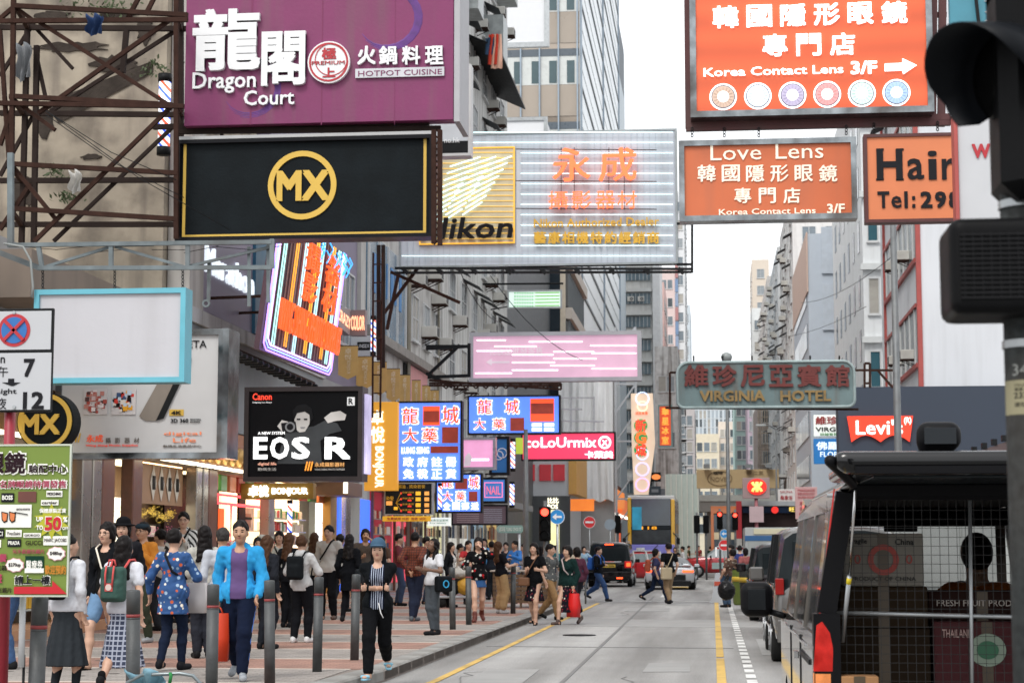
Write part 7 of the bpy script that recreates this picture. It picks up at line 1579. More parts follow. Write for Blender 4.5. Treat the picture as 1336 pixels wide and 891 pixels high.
def shell(o,secs,paintm,glassm,name='body'):
    """car body lofted along y: each section (y, zbottom, zbelt, ztop, wbelt, wtop); windows where the section has height above the belt"""
    mb = MB(); mb.smooth = False; rows = []
    for (y,zb,zm,zt,wb,wt) in secs:
        h = (zm - zb)
        half = [(wb * .80,zb),(wb * .96,zb + h * .12),(wb,zb + h * .45),(wb * .985,zb + h * .86),(wb * .955,zm),(wt + (wb * .955 - wt) * .12,zt - min(.1,(zt - zm) * .2)),(wt * .86,zt - (zt - zm) * .03),(wt * .5,zt + .015)]
        rows.append([(x,y,z) for x,z in half] + [(-x,y,z) for x,z in reversed(half)])
    n = 16
    for i in range(len(rows) - 1):
        hs_ = [s_[3] - s_[2] for s_ in (secs[i],secs[i + 1])]
        for k in range(n):
            j = (k + 1) % n; f = [rows[i][k],rows[i][j],rows[i + 1][j],rows[i + 1][k]]
            side = k in (4,10); top = k in (5,6,7,8,9); slope = abs(hs_[0] - hs_[1]) > .22 and max(hs_) > .3
            gl = (side and max(hs_) > .3) or (top and slope)
            mb.mi = 1 if gl else 0; mb.smooth = not gl; mb.add(f,[(0,1,2,3)])
    for r_,s_ in ((rows[0],secs[0]),(rows[-1],secs[-1])): mb.mi = 0; mb.add(r_,[tuple(range(n))])
    b = mb.build(name,[paintm,glassm],o)
    bm = bmesh.new(); bm.from_mesh(b.data); bmesh.ops.remove_doubles(bm,verts=bm.verts[:],dist=.0005); bmesh.ops.recalc_face_normals(bm,faces=bm.faces[:]); bm.to_mesh(b.data); bm.free()
    return b
def carpaint(h,r=.25): return mat('car_paint_' + h,hexc(h),r,.15,var=.06,coat=.8,scale=1,spec=.6)
cgl = mat('car_glass',(.012,.016,.018),.06,var=.2,spec=.9); tlr = mat('tail_lens',(.42,.015,.012),.15,emit=.3,var=.3,scale=12); tlo = glow('FF4A20',3.0); hl = mat('headlamp',(.7,.7,.68),.1,.3)
def bits(o,items):
    for nm,m,a,b in items: MB().box2(a,b,ch=.012).build(nm,m,o)
def plate(o,y,z,txt='',ym=None,w=.5,s_=1):
    p = MB().box2((-w / 2,y,z),(w / 2,y + .02 * s_,z + .12)).build('number_plate',ym or mat('plate_yellow',(.6,.42,.05),.5),o)
    if txt: letters(MB(),txt,-w * .42,z + .025,w * .42,z + .095,y - .012,.01,.01).build('plate_lettering',dark(),o)
# people carrier from behind, brake lights on
bk_ = carpaint('0C0D10',.2)
o = thing('people_carrier','black people carrier seen from behind with its brake lights on','car',(P(795,760,77).x,77 + 2.3,0))
shell(o,[(-2.3,.3,.95,1.0,.86,.7),(-2.22,.26,1.02,1.72,.9,.74),(-2.0,.24,1.02,1.8,.92,.77),(.9,.24,1.0,1.82,.92,.77),(1.6,.26,.98,1.2,.9,.7),(2.3,.3,.85,.92,.85,.68)],bk_,cgl)
bits(o,[('rear_window',cgl,(-.66,-2.32,1.08),(.66,-2.27,1.6)),('bumper',bk_,(-.88,-2.38,.3),(.88,-2.28,.62)),('tail_light',tlr,(-.9,-2.34,.78),(-.62,-2.2,1.05)),('tail_light',tlr,(.62,-2.34,.78),(.9,-2.2,1.05)),('brake_lamp',tlo,(-.86,-2.36,.84),(-.7,-2.3,.98)),('brake_lamp',tlo,(.7,-2.36,.84),(.86,-2.3,.98)),
         ('high_brake_lamp',tlo,(-.18,-2.36,1.70),(.18,-2.3,1.75)),('fog_lamp',tlo,(-.55,-2.4,.34),(-.3,-2.36,.4)),('fog_lamp',tlo,(.3,-2.4,.34),(.55,-2.36,.4)),('chrome_bar',chrome(),(-.5,-2.35,.98),(.5,-2.31,1.04)),('roof_rail',steel(),(-.72,-1.8,1.82),(-.68,.6,1.86)),('roof_rail',steel(),(.68,-1.8,1.82),(.72,.6,1.86))])
plate(o,-2.36,.8,'TR 2086')
for x in (-.8,.8):
    for y in (-1.4,1.45): wheel(o,x,y,.33)
for s_ in (-1,1): MB().box((s_ * 1.02,.9,1.05),(.2,.1,.15),ch=.03).build('mirror',bk_,o)
# sports car
sv = carpaint('B8BCC0',.2)
o = thing('sports_car','low silver sports car seen from behind in the middle lane','car',(P(874,760,72).x,74.2,0))
shell(o,[(-2.2,.3,.72,.78,.88,.78),(-2.1,.24,.86,.92,.93,.8),(-1.2,.2,.86,.98,.94,.74),(-.2,.18,.82,1.2,.93,.62),(.5,.18,.8,1.18,.92,.6),(1.2,.18,.76,.82,.91,.66),(2.2,.22,.55,.58,.85,.7)],sv,cgl)
bits(o,[('rear_grille',dark(),(-.6,-2.24,.36),(.6,-2.15,.58)),('diffuser',dark(),(-.8,-2.22,.14),(.8,-2.05,.34)),('spoiler_lip',sv,(-.8,-2.22,.9),(.8,-1.95,.95)),('brake_lamp',tlo,(-.9,-2.22,.66),(-.48,-2.1,.74)),('brake_lamp',tlo,(.48,-2.22,.66),(.9,-2.1,.74)),('rear_window',cgl,(-.5,-1.75,.94),(.5,-.6,.99)),('exhaust',chrome(),(-.12,-2.26,.3),(.12,-2.2,.36))])
plate(o,-2.24,.6,'SL 88',paint('D8D8D0')); 
for x in (-.82,.82):
    for y in (-1.35,1.35): wheel(o,x,y,.33,.26)
for s_ in (-1,1): MB().box((s_ * 1.0,.5,.9),(.2,.1,.12),ch=.03).build('mirror',sv,o)
# taxis
def taxi(label,x,y,rz):
    o = thing('taxi',label,'taxi',(x,y,0),rz,'red and white taxis')
    rd = carpaint('B41620',.3); wt_ = carpaint('C8CACA',.3)
    o.scale = (1.15,) * 3; tgl = mat('taxi_glass',(.22,.26,.27),.08,var=.3,spec=.9)
    shell(o,[(-2.3,.35,.8,.85,.8,.66),(-2.15,.25,.95,1.0,.85,.7),(-1.35,.22,.95,1.02,.86,.7),(-.95,.22,.95,1.42,.86,.62),(.55,.22,.93,1.44,.86,.62),(1.15,.22,.92,.98,.86,.7),(2.15,.25,.82,.86,.83,.68),(2.3,.35,.7,.72,.78,.66)],rd,tgl)
    bits(o,[('roof',wt_,(-.6,-1.0,1.425),(.6,.55,1.475)),('roof_sign',wt_,(-.2,-.1,1.48),(.2,.1,1.6)),('bumper',wt_,(-.8,-2.4,.35),(.8,-2.28,.52)),('bumper',wt_,(-.8,2.28,.35),(.8,2.4,.52)),('boot_lid',wt_,(-.66,-2.2,1.0),(.66,-1.4,1.035)),('bonnet',wt_,(-.64,1.2,.965),(.64,2.15,.99)),('tail_light',tlr,(-.8,-2.33,.68),(-.5,-2.22,.86)),('tail_light',tlr,(.5,-2.33,.68),(.8,-2.22,.86)),('headlight',hl,(-.78,2.22,.6),(-.5,2.33,.74)),('headlight',hl,(.5,2.22,.6),(.78,2.33,.74))])
    for s_ in (-1,1):
        for yy in (-.98,-.22,.6): MB().bar((s_ * .85,yy,.95),(s_ * .66,yy,1.42),.07).build('pillar',wt_,o)
        for yy in (-.95,-.2,.9): MB().box((s_ * .862,yy,.6),(.012,.02,.6)).build('door_gap',dark(),o)
        MB().box((s_ * .868,.3,.56),(.012,1.0,.3)).build('door_panel_print',paint('9AB0B0'),o)
        for yy in (-.4,.45): MB().box((s_ * .87,yy,.84),(.03,.16,.03)).build('door_handle',chrome(),o)
        MB().box((s_ * .95,.85,.98),(.16,.08,.12),ch=.02).build('mirror',dark(),o)
        for y_ in (-1.4,1.45): wheel(o,s_ * .76,y_,.3)
    return o
taxi('red taxi crossing the street side-on beyond the walking couple',P(951,740,104).x,104,PI / 2)
taxi('red taxi turning between the people carrier and the bus',P(836,740,88).x,88,R(-50)).scale = (1,1,1)
# small dark car, left lane, behind the crossing people
o = thing('hatchback','dark red hatchback half hidden behind the crossing women','car',(P(752,750,86).x,88,0))
rr = carpaint('38141A',.3); shell(o,[(-2.0,.3,.85,.9,.78,.66),(-1.9,.24,.9,1.4,.83,.62),(-.3,.22,.9,1.48,.84,.62),(.5,.22,.88,1.42,.84,.6),(1.1,.22,.86,.94,.83,.66),(2.0,.28,.72,.76,.78,.62)],rr,cgl)
bits(o,[('tail_light',tlo,(-.8,-2.05,.72),(-.6,-1.95,.88)),('tail_light',tlo,(.6,-2.05,.72),(.8,-1.95,.88)),('bumper',rr,(-.8,-2.08,.28),(.8,-1.98,.5)),('rear_window',cgl,(-.55,-1.99,.96),(.55,-1.94,1.32))]); plate(o,-2.1,.55,'')
for x in (-.74,.74):
    for y in (-1.25,1.25): wheel(o,x,y,.29)
# double-decker bus facing us
yb_ = carpaint('E0AA18',.35); pb_ = carpaint('8280D0',.35)
o = thing('double_decker_bus','yellow and lilac double-decker bus facing the camera','bus',(P(850,740,100).x,106,0))
bx,bz = 1.24,4.36
part_ = lambda nm,m,a,b: MB().box2(a,b,ch=.03).build(nm,m,o)
part_('body',yb_,(-bx,-5.8,.3),(bx,5.8,1.55)); part_('body_upper',mat('bus_side',(.12,.13,.13),.3,var=.1),(-bx,-5.7,1.56),(bx,5.8,4.1)); part_('roof',carpaint('C8C8C8',.4),(-bx,-5.75,4.1),(bx,5.8,bz))
part_('corner_pillar',yb_,(-bx - .01,-5.95,.5),(-bx + .2,-5.6,4.25)); part_('corner_pillar',yb_,(bx - .2,-5.95,.5),(bx + .01,-5.6,4.15))
part_('upper_windscreen',mat('bus_glass',(.04,.055,.07),.05,var=.9,scale=.9,spec=1),(-bx + .2,-5.98,2.75),(bx - .2,-5.75,4.2)); part_('lower_windscreen',mat('bus_glass_low',(.05,.055,.06),.05,var=.7,scale=1.5,spec=1),(-bx + .2,-5.98,1.8),(bx - .2,-5.75,2.55)); part_('front_band',mat('bus_band',(.02,.025,.03),.3),(-bx + .18,-5.96,2.55),(bx - .18,-5.7,2.75))
part_('front_panel',pb_,(-bx,-6.0,1.15),(bx,-5.7,1.78)); part_('front_panel',yb_,(-bx,-6.0,.55),(bx,-5.7,1.14)); part_('bumper',yb_,(-bx,-6.05,.28),(bx,-5.7,.54)); plate(o,-6.07,.36,'KP 6193')
letters(MB(),'118',-.5,2.57,.3,2.73,-6.0,.02,.01).build('route_number',glow('E89A20',.8),o)
for x in (-.95,.95): part_('headlight',hl,(x - .16,-6.04,.62),(x + .16,-5.98,.8))
for x in (-1,1): MB().bar((x * 1.15,-5.95,2.4),(x * 1.42,-6.15,2.1),.04).box((x * 1.42,-6.18,1.95),(.18,.08,.34),ch=.02).build('mirror',dark(),o)
MB().tube([(-.2,-6.0,1.2),(.35,-6.02,1.75)],.02,5).build('wiper',dark(),o); MB().box((-.75,-5.99,3.15),(.5,.012,1.2),ch=.0).build('window_advert',glow('2F8FB0',.3,.6),o)
for k in range(6):
    for zz,h in ((1.6,.8),(2.95,.85)): part_('side_window',cgl,(bx,-5.3 + k * 1.8,zz),(bx + .015,-3.65 + k * 1.8,zz + h)); part_('side_window',cgl,(-bx - .015,-5.3 + k * 1.8,zz),(-bx,-3.65 + k * 1.8,zz + h))
part_('side_advert',paint('A89070',var=.5),(bx + .002,-3.5,2.42),(bx + .02,4.5,2.92))
for x in (-1.1,1.1):
    for y in (-3.6,3.6): wheel(o,x,y,.48,.28)
# orange double decker far right
oc = carpaint('C8703A',.4)
o = thing('far_bus','orange and cream bus behind the right hand traffic lights','bus',(P(951,740,132).x,137,0))
bits(o,[('body',oc,(-1.2,-5,.3),(1.2,5,1.6)),('body_upper',mat('bus_side',(0,0,0)),(-1.18,-4.9,1.6),(1.18,5,4.0)),('roof',oc,(-1.2,-5,4.0),(1.2,5,4.5)),('corner_pillar',oc,(-1.21,-5.02,1.6),(-1.0,-4.8,4.0)),('corner_pillar',oc,(1.0,-5.02,1.6),(1.21,-4.8,4.0)),('windscreen',MT['bus_glass'],(-1.0,-5.05,2.7),(1.0,-4.9,3.9)),('windscreen',MT['bus_glass'],(-1.0,-5.05,1.2),(1.0,-4.9,2.2)),('band',paint('D8C8A8'),(-1.0,-5.04,2.2),(1.0,-4.88,2.7)),('bumper',dark(),(-1.2,-5.1,.28),(1.2,-4.9,.6)),('headlight',hl,(-1.0,-5.08,.75),(-.7,-5.0,.9)),('headlight',hl,(.7,-5.08,.75),(1.0,-5.0,.9))])
for x in (-1.05,1.05):
    for y in (-3,3): wheel(o,x,y,.48,.25)
# parked silver people carrier and dark car on the right
def parked(name,label,cat,x0,y0,L,hw,H,m,belt=1.0):
    o = thing(name,label,cat,(x0 + hw,y0 + L / 2,0)); h = L / 2
    shell(o,[(-h,.35,belt - .1,belt,hw * .92,hw * .75),(-h + .1,.26,belt,H - .08,hw * .98,hw * .8),(-h + .4,.24,belt,H,hw,hw * .84),(h * .35,.24,belt,H,hw,hw * .84),(h * .72,.26,belt - .04,belt + .2,hw,hw * .8),(h,.32,belt - .2,belt - .12,hw * .9,hw * .76)],m,cgl)
    tf = mat('tail_lens_off',(.22,.012,.01),.12)
    bits(o,[('tail_light',tf,(-hw * .97,-h - .03,belt - .12),(-hw * .84,-h + .12,belt + .1)),('tail_light',tf,(hw * .84,-h - .03,belt - .22),(hw * .97,-h + .12,belt + .1)),('bumper',m,(-hw * .95,-h - .08,.3),(hw * .95,-h + .04,.6)),('rear_window',cgl,(-hw * .7,-h + .02,belt + .08),(hw * .7,-h + .08,H - .2)),('sill_trim',chrome(),(-hw - .012,-h * .8,.42),(-hw,h * .8,.46)),('window_trim',chrome(),(-hw * .97 - .02,-h * .85,belt - .01),(-hw * .97,h * .5,belt + .025))])
    for yy in (-h * .25,h * .2): MB().bar((-hw * .965,yy,belt),(-hw * .86,yy,H - .1),.08).build('pillar',dark(),o)
    for yy in (-h * .3,h * .15,h * .55): MB().box((-hw - .002,yy,(belt + .35) / 2),(.012,.018,belt - .45)).build('door_gap',dark(),o)
    for yy in (-h * .2,h * .25): MB().box((-hw - .02,yy,belt - .16),(.03,.2,.035)).build('door_handle',chrome(),o)
    MB().box((-hw - .14,h * .52,belt + .12),(.22,.12,.2),ch=.04).build('mirror',m,o); plate(o,-h - .1,.62,'')
    for s_ in (-1,1):
        for y in (-h * .6,h * .6): wheel(o,s_ * (hw - .09),y,.32)
    return o
parked('parked_people_carrier','silver-grey people carrier parked just ahead of the open van','car',.80,25.6,4.8,.88,1.85,carpaint('5A5856',.22),1.05)
parked('parked_dark_car','dark four-by-four parked ahead of the silver-grey people carrier','car',.78,40.5,4.5,.9,1.66,carpaint('1A1518',.25),1.0)
parked('parked_hatchback','small black car parked between the silver and the dark ones','car',1.0,33.5,4.1,.85,1.45,carpaint('101114',.25),.92)
o = thing('delivery_truck','pale grey box truck with a blue cab band parked before the metro entrance','truck',(P(995,720,66).x + .4,68,0))
bits(o,[('box_body',paint('A8ACAA',.5),(-1.0,-2.2,.7),(1.0,2.4,2.28)),('rear_frame',steel(),(-1.02,-2.26,.7),(1.02,-2.2,.8)),('blue_band',paint('2A5A88',.5),(-1.01,-2.22,1.82),(1.01,-2.19,2.0)),('name_board',paint('C8C4A8',.5),(-.7,-2.24,2.05),(.7,-2.21,2.24)),('rear_door',paint('9A9E9C',.5),(-.9,-2.24,.85),(-.02,-2.205,1.8)),('rear_door',paint('9A9E9C',.5),(.02,-2.24,.85),(.9,-2.205,1.8)),('chassis',dark(),(-.8,-2.1,.45),(.8,3.8,.7)),('cab',paint('B8BABA',.4),(-.95,2.5,.6),(.95,4.2,2.1)),('tail_light',tlr,(-.95,-2.28,.55),(-.75,-2.2,.68)),('tail_light',tlr,(.75,-2.28,.55),(.95,-2.2,.68))])
for x in (-.8,.8):
    for y in (-1.3,3.2): wheel(o,x,y,.36)
c_ = dup(C.objects['delivery_truck'],(3.75,31.5,.12),None,'white box truck seen only through the windscreen of the open van')
# ---- the big open van, near right
VX,VY,VH,VL,VW = .52,10.2,1.97,4.7,1.72
o = thing('open_van','grey van seen from behind with its tailgate raised and cargo behind a wire grille','van',(VX + VW / 2,VY + VL / 2,0))
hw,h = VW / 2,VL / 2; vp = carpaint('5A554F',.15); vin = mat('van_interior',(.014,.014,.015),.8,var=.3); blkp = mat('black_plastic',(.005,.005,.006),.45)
def wallbox(nm,m,a,b,ch=.01): return MB().box2(a,b,ch=ch).build(nm,m,o)
# side walls with real window openings, leaning in towards the roof
def side(s_,nm='side_panel'):
    mb = MB(); zs = [.28,.42,1.0,1.08,1.74,1.86]; xo = [hw - .05,hw,hw,hw - .015,hw - .1,hw - .16]; ys = [-h,-h + .22,-h + .30,-h + 1.35,-h + 1.47,-h + 2.75,-h + 2.87,h - .75,h - .3,h]
    t = .05
    for i in range(len(ys) - 1):
        for j in range(len(zs) - 1):
            if j == 3 and i in (2,4,6): continue
            if i >= 7 and j >= 3: continue
            a0,a1 = ys[i],ys[i + 1]; z0,z1 = zs[j],zs[j + 1]; x0,x1 = xo[j] * s_,xo[j + 1] * s_
            mb.add([(x0,a0,z0),(x0,a1,z0),(x1,a1,z1),(x1,a0,z1),(x0 - s_ * t,a0,z0),(x0 - s_ * t,a1,z0),(x1 - s_ * t,a1,z1),(x1 - s_ * t,a0,z1)],[(0,1,2,3),(7,6,5,4),(0,4,5,1),(1,5,6,2),(2,6,7,3),(3,7,4,0)])
    mb.build(nm,vp,o); gl_ = MB(); gl_.smooth = False
    for i in (2,4,6):
        g_ = MB(); x0,x1 = (hw - .028) * s_,(hw - .112) * s_; a0,a1 = ys[i],ys[i + 1]
        g_.add([(x0,a0,1.075),(x0,a1,1.075),(x1,a1,1.745),(x1,a0,1.745),(x0 - s_ * .006,a0,1.075),(x0 - s_ * .006,a1,1.075),(x1 - s_ * .006,a1,1.745),(x1 - s_ * .006,a0,1.745)],[(0,1,2,3),(7,6,5,4),(0,1,5,4),(2,3,7,6)])
        g_.build('side_window',mat('tinted_glass',(.05,.05,.05),.05,var=.2,alpha=.82,spec=1),o)
side(-1); side(1)
rf_ = MB(); rf_.smooth = True; pts = [(hw - .16,1.86),(hw - .24,1.93),(hw - .45,1.965),(0,1.975)]; pts = [(-x,z) for x,z in pts] + [(x,z) for x,z in reversed(pts[:-1])]; rws = []
for y in (-h,-h + .1,h - 1.15,h - .9): rws.append([(x,y,z) for x,z in pts] + [(x * .97,y,z - .04) for x,z in reversed(pts)])
vs = [p for r_ in rws for p in r_]; n = len(rws[0]); rf_.add(vs,[(i * n + k,i * n + (k + 1) % n,(i + 1) * n + (k + 1) % n,(i + 1) * n + k) for i in range(3) for k in range(n)] + [tuple(range(n)),tuple(range(4 * n - 1,3 * n - 1,-1))]); rf_.build('roof',vp,o)
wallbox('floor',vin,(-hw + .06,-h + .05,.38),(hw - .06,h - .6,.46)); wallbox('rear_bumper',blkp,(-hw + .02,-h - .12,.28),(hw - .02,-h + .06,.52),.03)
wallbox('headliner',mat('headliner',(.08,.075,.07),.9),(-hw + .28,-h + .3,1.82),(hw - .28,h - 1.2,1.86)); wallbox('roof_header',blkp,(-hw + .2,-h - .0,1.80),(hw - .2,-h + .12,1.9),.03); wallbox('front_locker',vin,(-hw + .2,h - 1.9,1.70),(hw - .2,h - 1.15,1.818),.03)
for s_ in (-1,1):
    MB().bar((s_ * (hw - .075),-h + .02,.5),(s_ * (hw - .075),-h + .02,1.2),.14).bar((s_ * (hw - .075),-h + .02,1.2),(s_ * (hw - .19),-h + .02,1.84),.1).build('door_jamb',blkp,o)
    MB().prism([(s_ * (hw + .0),.9),(s_ * (hw - .1),.9),(s_ * (hw - .105),1.02),(s_ * (hw - .09),1.1),(s_ * (hw - .05),1.16),(s_ * (hw - .02),1.14)],.09,at=-h - .05).build('tail_light',mat('tail_lens_red',(.4,.012,.008),.1,emit=.22,var=.5,scale=14),o)
    MB().box((s_ * (hw - .05),-h - .005,.842),(.1,.09,.11),ch=.01).build('indicator_light',mat('tail_lens_amber',(.6,.2,.06),.12,emit=.2,var=.5,scale=14),o)
    MB().box((s_ * (hw - .05),-h - .005,.735),(.1,.09,.1),ch=.02).build('reversing_light',hl,o)
    MB().tube([(s_ * (hw - .16),-h + .05,1.05),(s_ * (hw - .19),-h - .16,1.4)],.012,8).build('gas_strut',steel(),o); MB().tube([(s_ * (hw - .19),-h - .16,1.4),(s_ * (hw - .21),-h - .42,1.84)],.007,8).build('strut_rod',chrome(),o); MB().tube([(s_ * (hw - .185),-h - .14,1.36),(s_ * (hw - .19),-h - .155,1.39)],.0135,8).build('strut_label',paint('D8C020'),o)
    for y in (-h + .95,h - 1.0): wheel(o,s_ * (hw - .1),y,.33,.2)
    MB().tube([(s_ * (hw + .0),h - .78,1.05),(s_ * (hw + .1),h - .72,1.08)],.025,6).build('mirror_arm',blkp,o); smesh('wing_mirror',[Bx((s_ * (hw + .2),h - .72,1.17),(.12,.08,.13),.075)],blkp,o,.012); MB().box((s_ * (hw + .2),h - .8,1.17),(.13,.01,.15),ch=.004).build('mirror_glass',mat('mirror_glass_small',(.03,.033,.036),.05,.9),o)
MB().box((-hw - .005,0,1.0),(.012,VL * .7,.015)).build('side_trim',chrome(),o)
for yy in (-h + 1.4,-h + 2.8): MB().box((-hw - .001,yy,.72),(.01,.014,.62)).build('door_gap',dark(),o)
MB().box((-hw - .003,-h + .8,.93),(.012,1.1,.03)).build('slide_rail',dark(),o); MB().box((-hw - .02,-h + 1.6,.9),(.03,.2,.04)).build('door_handle',chrome(),o)
MB().bar((-hw + .13,-h + .0,1.86),(-hw + .035,-h - .005,1.15),.008).build('highlight_strip',tlr,o)  # thin red strip standing in for a pinkish highlight beside the jamb
# tailgate raised level with the roof
tg = smesh('tailgate',[Bx((0,-h - .58,1.925),(hw - .1,.62,.035),.03),Bx((0,-h - 1.12,1.955),(hw - .06,.1,.045),.035)],carpaint('0A0A0C',.18),o,.018)
MB().box((0,-h - .62,1.884),(VW - .5,.85,.012),ch=.004).build('tailgate_window',cgl,tg); MB().box((.62,-h - 1.17,1.93),(.32,.03,.07),ch=.005).build('plate_light_housing',paint('A8A8AC'),tg); MB().box((0,-h - 1.225,1.91),(VW - .3,.02,.035)).build('tailgate_seam',blkp,tg)
for s_ in (-1,1): smesh('spoiler_corner',[Cap((s_ * (hw - .04),-h - 1.17,1.955),(s_ * (hw - .16),-h - .95,1.85),.03,.022)],blkp,tg,.01)
smesh('rear_view_mirror',[Bx((-.29,-h - .98,2.08),(.105,.06,.07),.055),Cap((-.36,-h - .98,2.0),(-.36,-h - .98,2.06),.025),Cap((-.25,-h - .98,2.0),(-.25,-h - .98,2.06),.02)],blkp,o,.012); MB().box((-.29,-h - 1.04,2.078),(.15,.01,.08),ch=.004).build('mirror_glass',MT['mirror_glass_small'],o)
# front end and dashboard
wallbox('front_panel',vp,(-hw + .04,h - .35,.3),(hw - .04,h,1.05),.05); MB().add([(-hw + .08,h - .3,1.06),(hw - .08,h - .3,1.06),(hw - .2,h - 1.0,1.86),(-hw + .2,h - 1.0,1.86),(-hw + .08,h - .29,1.06),(hw - .08,h - .29,1.06),(hw - .2,h - .99,1.865),(-hw + .2,h - .99,1.865)],[(0,1,2,3),(7,6,5,4)]).build('windscreen',mat('clear_glass',(.2,.22,.22),.03,var=0,alpha=.22,spec=1),o)
for s_ in (-1,1): MB().bar((s_ * (hw - .07),h - .3,1.04),(s_ * (hw - .18),h - 1.0,1.88),.07).build('pillar',vp,o)
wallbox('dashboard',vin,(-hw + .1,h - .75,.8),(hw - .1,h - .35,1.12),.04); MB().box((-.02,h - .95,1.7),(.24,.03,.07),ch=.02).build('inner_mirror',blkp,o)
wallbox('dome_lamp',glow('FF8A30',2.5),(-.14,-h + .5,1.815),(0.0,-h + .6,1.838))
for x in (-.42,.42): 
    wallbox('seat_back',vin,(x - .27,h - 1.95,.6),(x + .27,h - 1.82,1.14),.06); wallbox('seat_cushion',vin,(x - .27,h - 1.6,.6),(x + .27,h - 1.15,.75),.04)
wm = mat('grille_wire',(.05,.05,.05),.5,.4); yg_ = -h + .18; GR = MB()
for k in range(34): MB().tube([(-hw + .1 + k * .046,yg_,.5),(-hw + .1 + k * .046,yg_,1.80)],.0019,4).build('grille_wire',wm,o)
for k in range(27): MB().tube([(-hw + .08,yg_ + .004,.5 + k * .048),(hw - .12,yg_ + .004,.5 + k * .048)],.0019,4).build('grille_wire',wm,o)
MB().tube([(-hw + .08,yg_ - .02,1.2),(hw - .1,yg_ - .02,1.17)],.012,8).build('grille_rail',steel(),o); MB().tube([(-.02,yg_ - .03,.5),(0.0,yg_ - .03,1.83)],.011,8).build('grille_post',steel(),o); MB().tube([(-hw + .1,yg_ - .01,1.83),(hw - .16,yg_ - .01,1.83)],.012,8).build('grille_rail',steel(),o)
# cargo: every box a thing
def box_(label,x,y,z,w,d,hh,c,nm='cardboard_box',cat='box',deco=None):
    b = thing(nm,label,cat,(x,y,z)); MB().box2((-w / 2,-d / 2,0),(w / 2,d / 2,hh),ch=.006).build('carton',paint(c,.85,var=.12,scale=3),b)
    MB().box2((-.03,-d / 2 - .002,hh * .0),(.03,-d / 2 - .0005,hh)).build('tape',paint('4A3C28',.4),b)
    if deco: deco(b,w,d,hh)
    return b
def d1(b,w,d,hh):
    red_ = paint('9A3A30'); MB().ring((0,-d / 2 - .006,hh * .5),.055,.085,.004,24).build('emblem',red_,b); letters(MB(),'China',w * .15,hh * .78,w * .38,hh * .9,-d / 2 - .006,.003,.01).build('box_lettering',dark(),b); letters(MB(),'Fragile',-w * .42,hh * .78,-w * .2,hh * .9,-d / 2 - .006,.003,.01).build('box_lettering',dark(),b)
    letters(MB(),'PRODUCT OF CHINA',-w * .4,hh * .1,w * .4,hh * .18,-d / 2 - .006,.003,0).build('box_lettering',dark(),b); letters(MB(),'0',-w * .36,hh * .42,-w * .28,hh * .6,-d / 2 - .006,.003,0).build('box_lettering',red_,b); letters(MB(),'0',w * .28,hh * .42,w * .36,hh * .6,-d / 2 - .006,.003,0).build('box_lettering',red_,b)
X0,Y0 = VX,VY
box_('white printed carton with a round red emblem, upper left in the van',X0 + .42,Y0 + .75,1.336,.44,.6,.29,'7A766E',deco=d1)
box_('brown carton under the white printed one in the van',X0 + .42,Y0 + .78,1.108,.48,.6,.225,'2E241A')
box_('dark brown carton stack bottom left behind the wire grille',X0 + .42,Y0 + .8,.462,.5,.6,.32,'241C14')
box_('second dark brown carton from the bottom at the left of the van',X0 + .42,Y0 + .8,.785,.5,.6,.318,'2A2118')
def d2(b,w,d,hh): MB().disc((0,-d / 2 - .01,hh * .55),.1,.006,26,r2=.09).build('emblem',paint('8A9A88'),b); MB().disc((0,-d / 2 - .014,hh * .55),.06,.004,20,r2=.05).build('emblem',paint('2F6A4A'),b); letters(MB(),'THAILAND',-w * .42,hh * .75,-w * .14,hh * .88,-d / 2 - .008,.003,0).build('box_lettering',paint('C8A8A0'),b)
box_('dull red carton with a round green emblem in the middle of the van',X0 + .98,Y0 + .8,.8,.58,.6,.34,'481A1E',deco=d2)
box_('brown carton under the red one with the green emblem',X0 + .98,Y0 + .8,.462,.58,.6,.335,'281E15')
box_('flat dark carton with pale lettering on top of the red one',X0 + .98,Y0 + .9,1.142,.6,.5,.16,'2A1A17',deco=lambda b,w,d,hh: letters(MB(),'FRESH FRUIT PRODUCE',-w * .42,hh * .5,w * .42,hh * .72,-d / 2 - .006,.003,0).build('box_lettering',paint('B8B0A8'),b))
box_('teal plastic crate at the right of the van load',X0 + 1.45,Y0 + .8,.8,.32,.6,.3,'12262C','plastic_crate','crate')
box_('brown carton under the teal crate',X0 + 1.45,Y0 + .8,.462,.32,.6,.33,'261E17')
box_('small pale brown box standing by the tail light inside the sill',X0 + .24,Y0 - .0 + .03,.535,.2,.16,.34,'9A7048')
box_('flat open carton beside the pale brown box on the sill',X0 + .55,Y0 + .05,.53,.34,.16,.12,'6A5034')
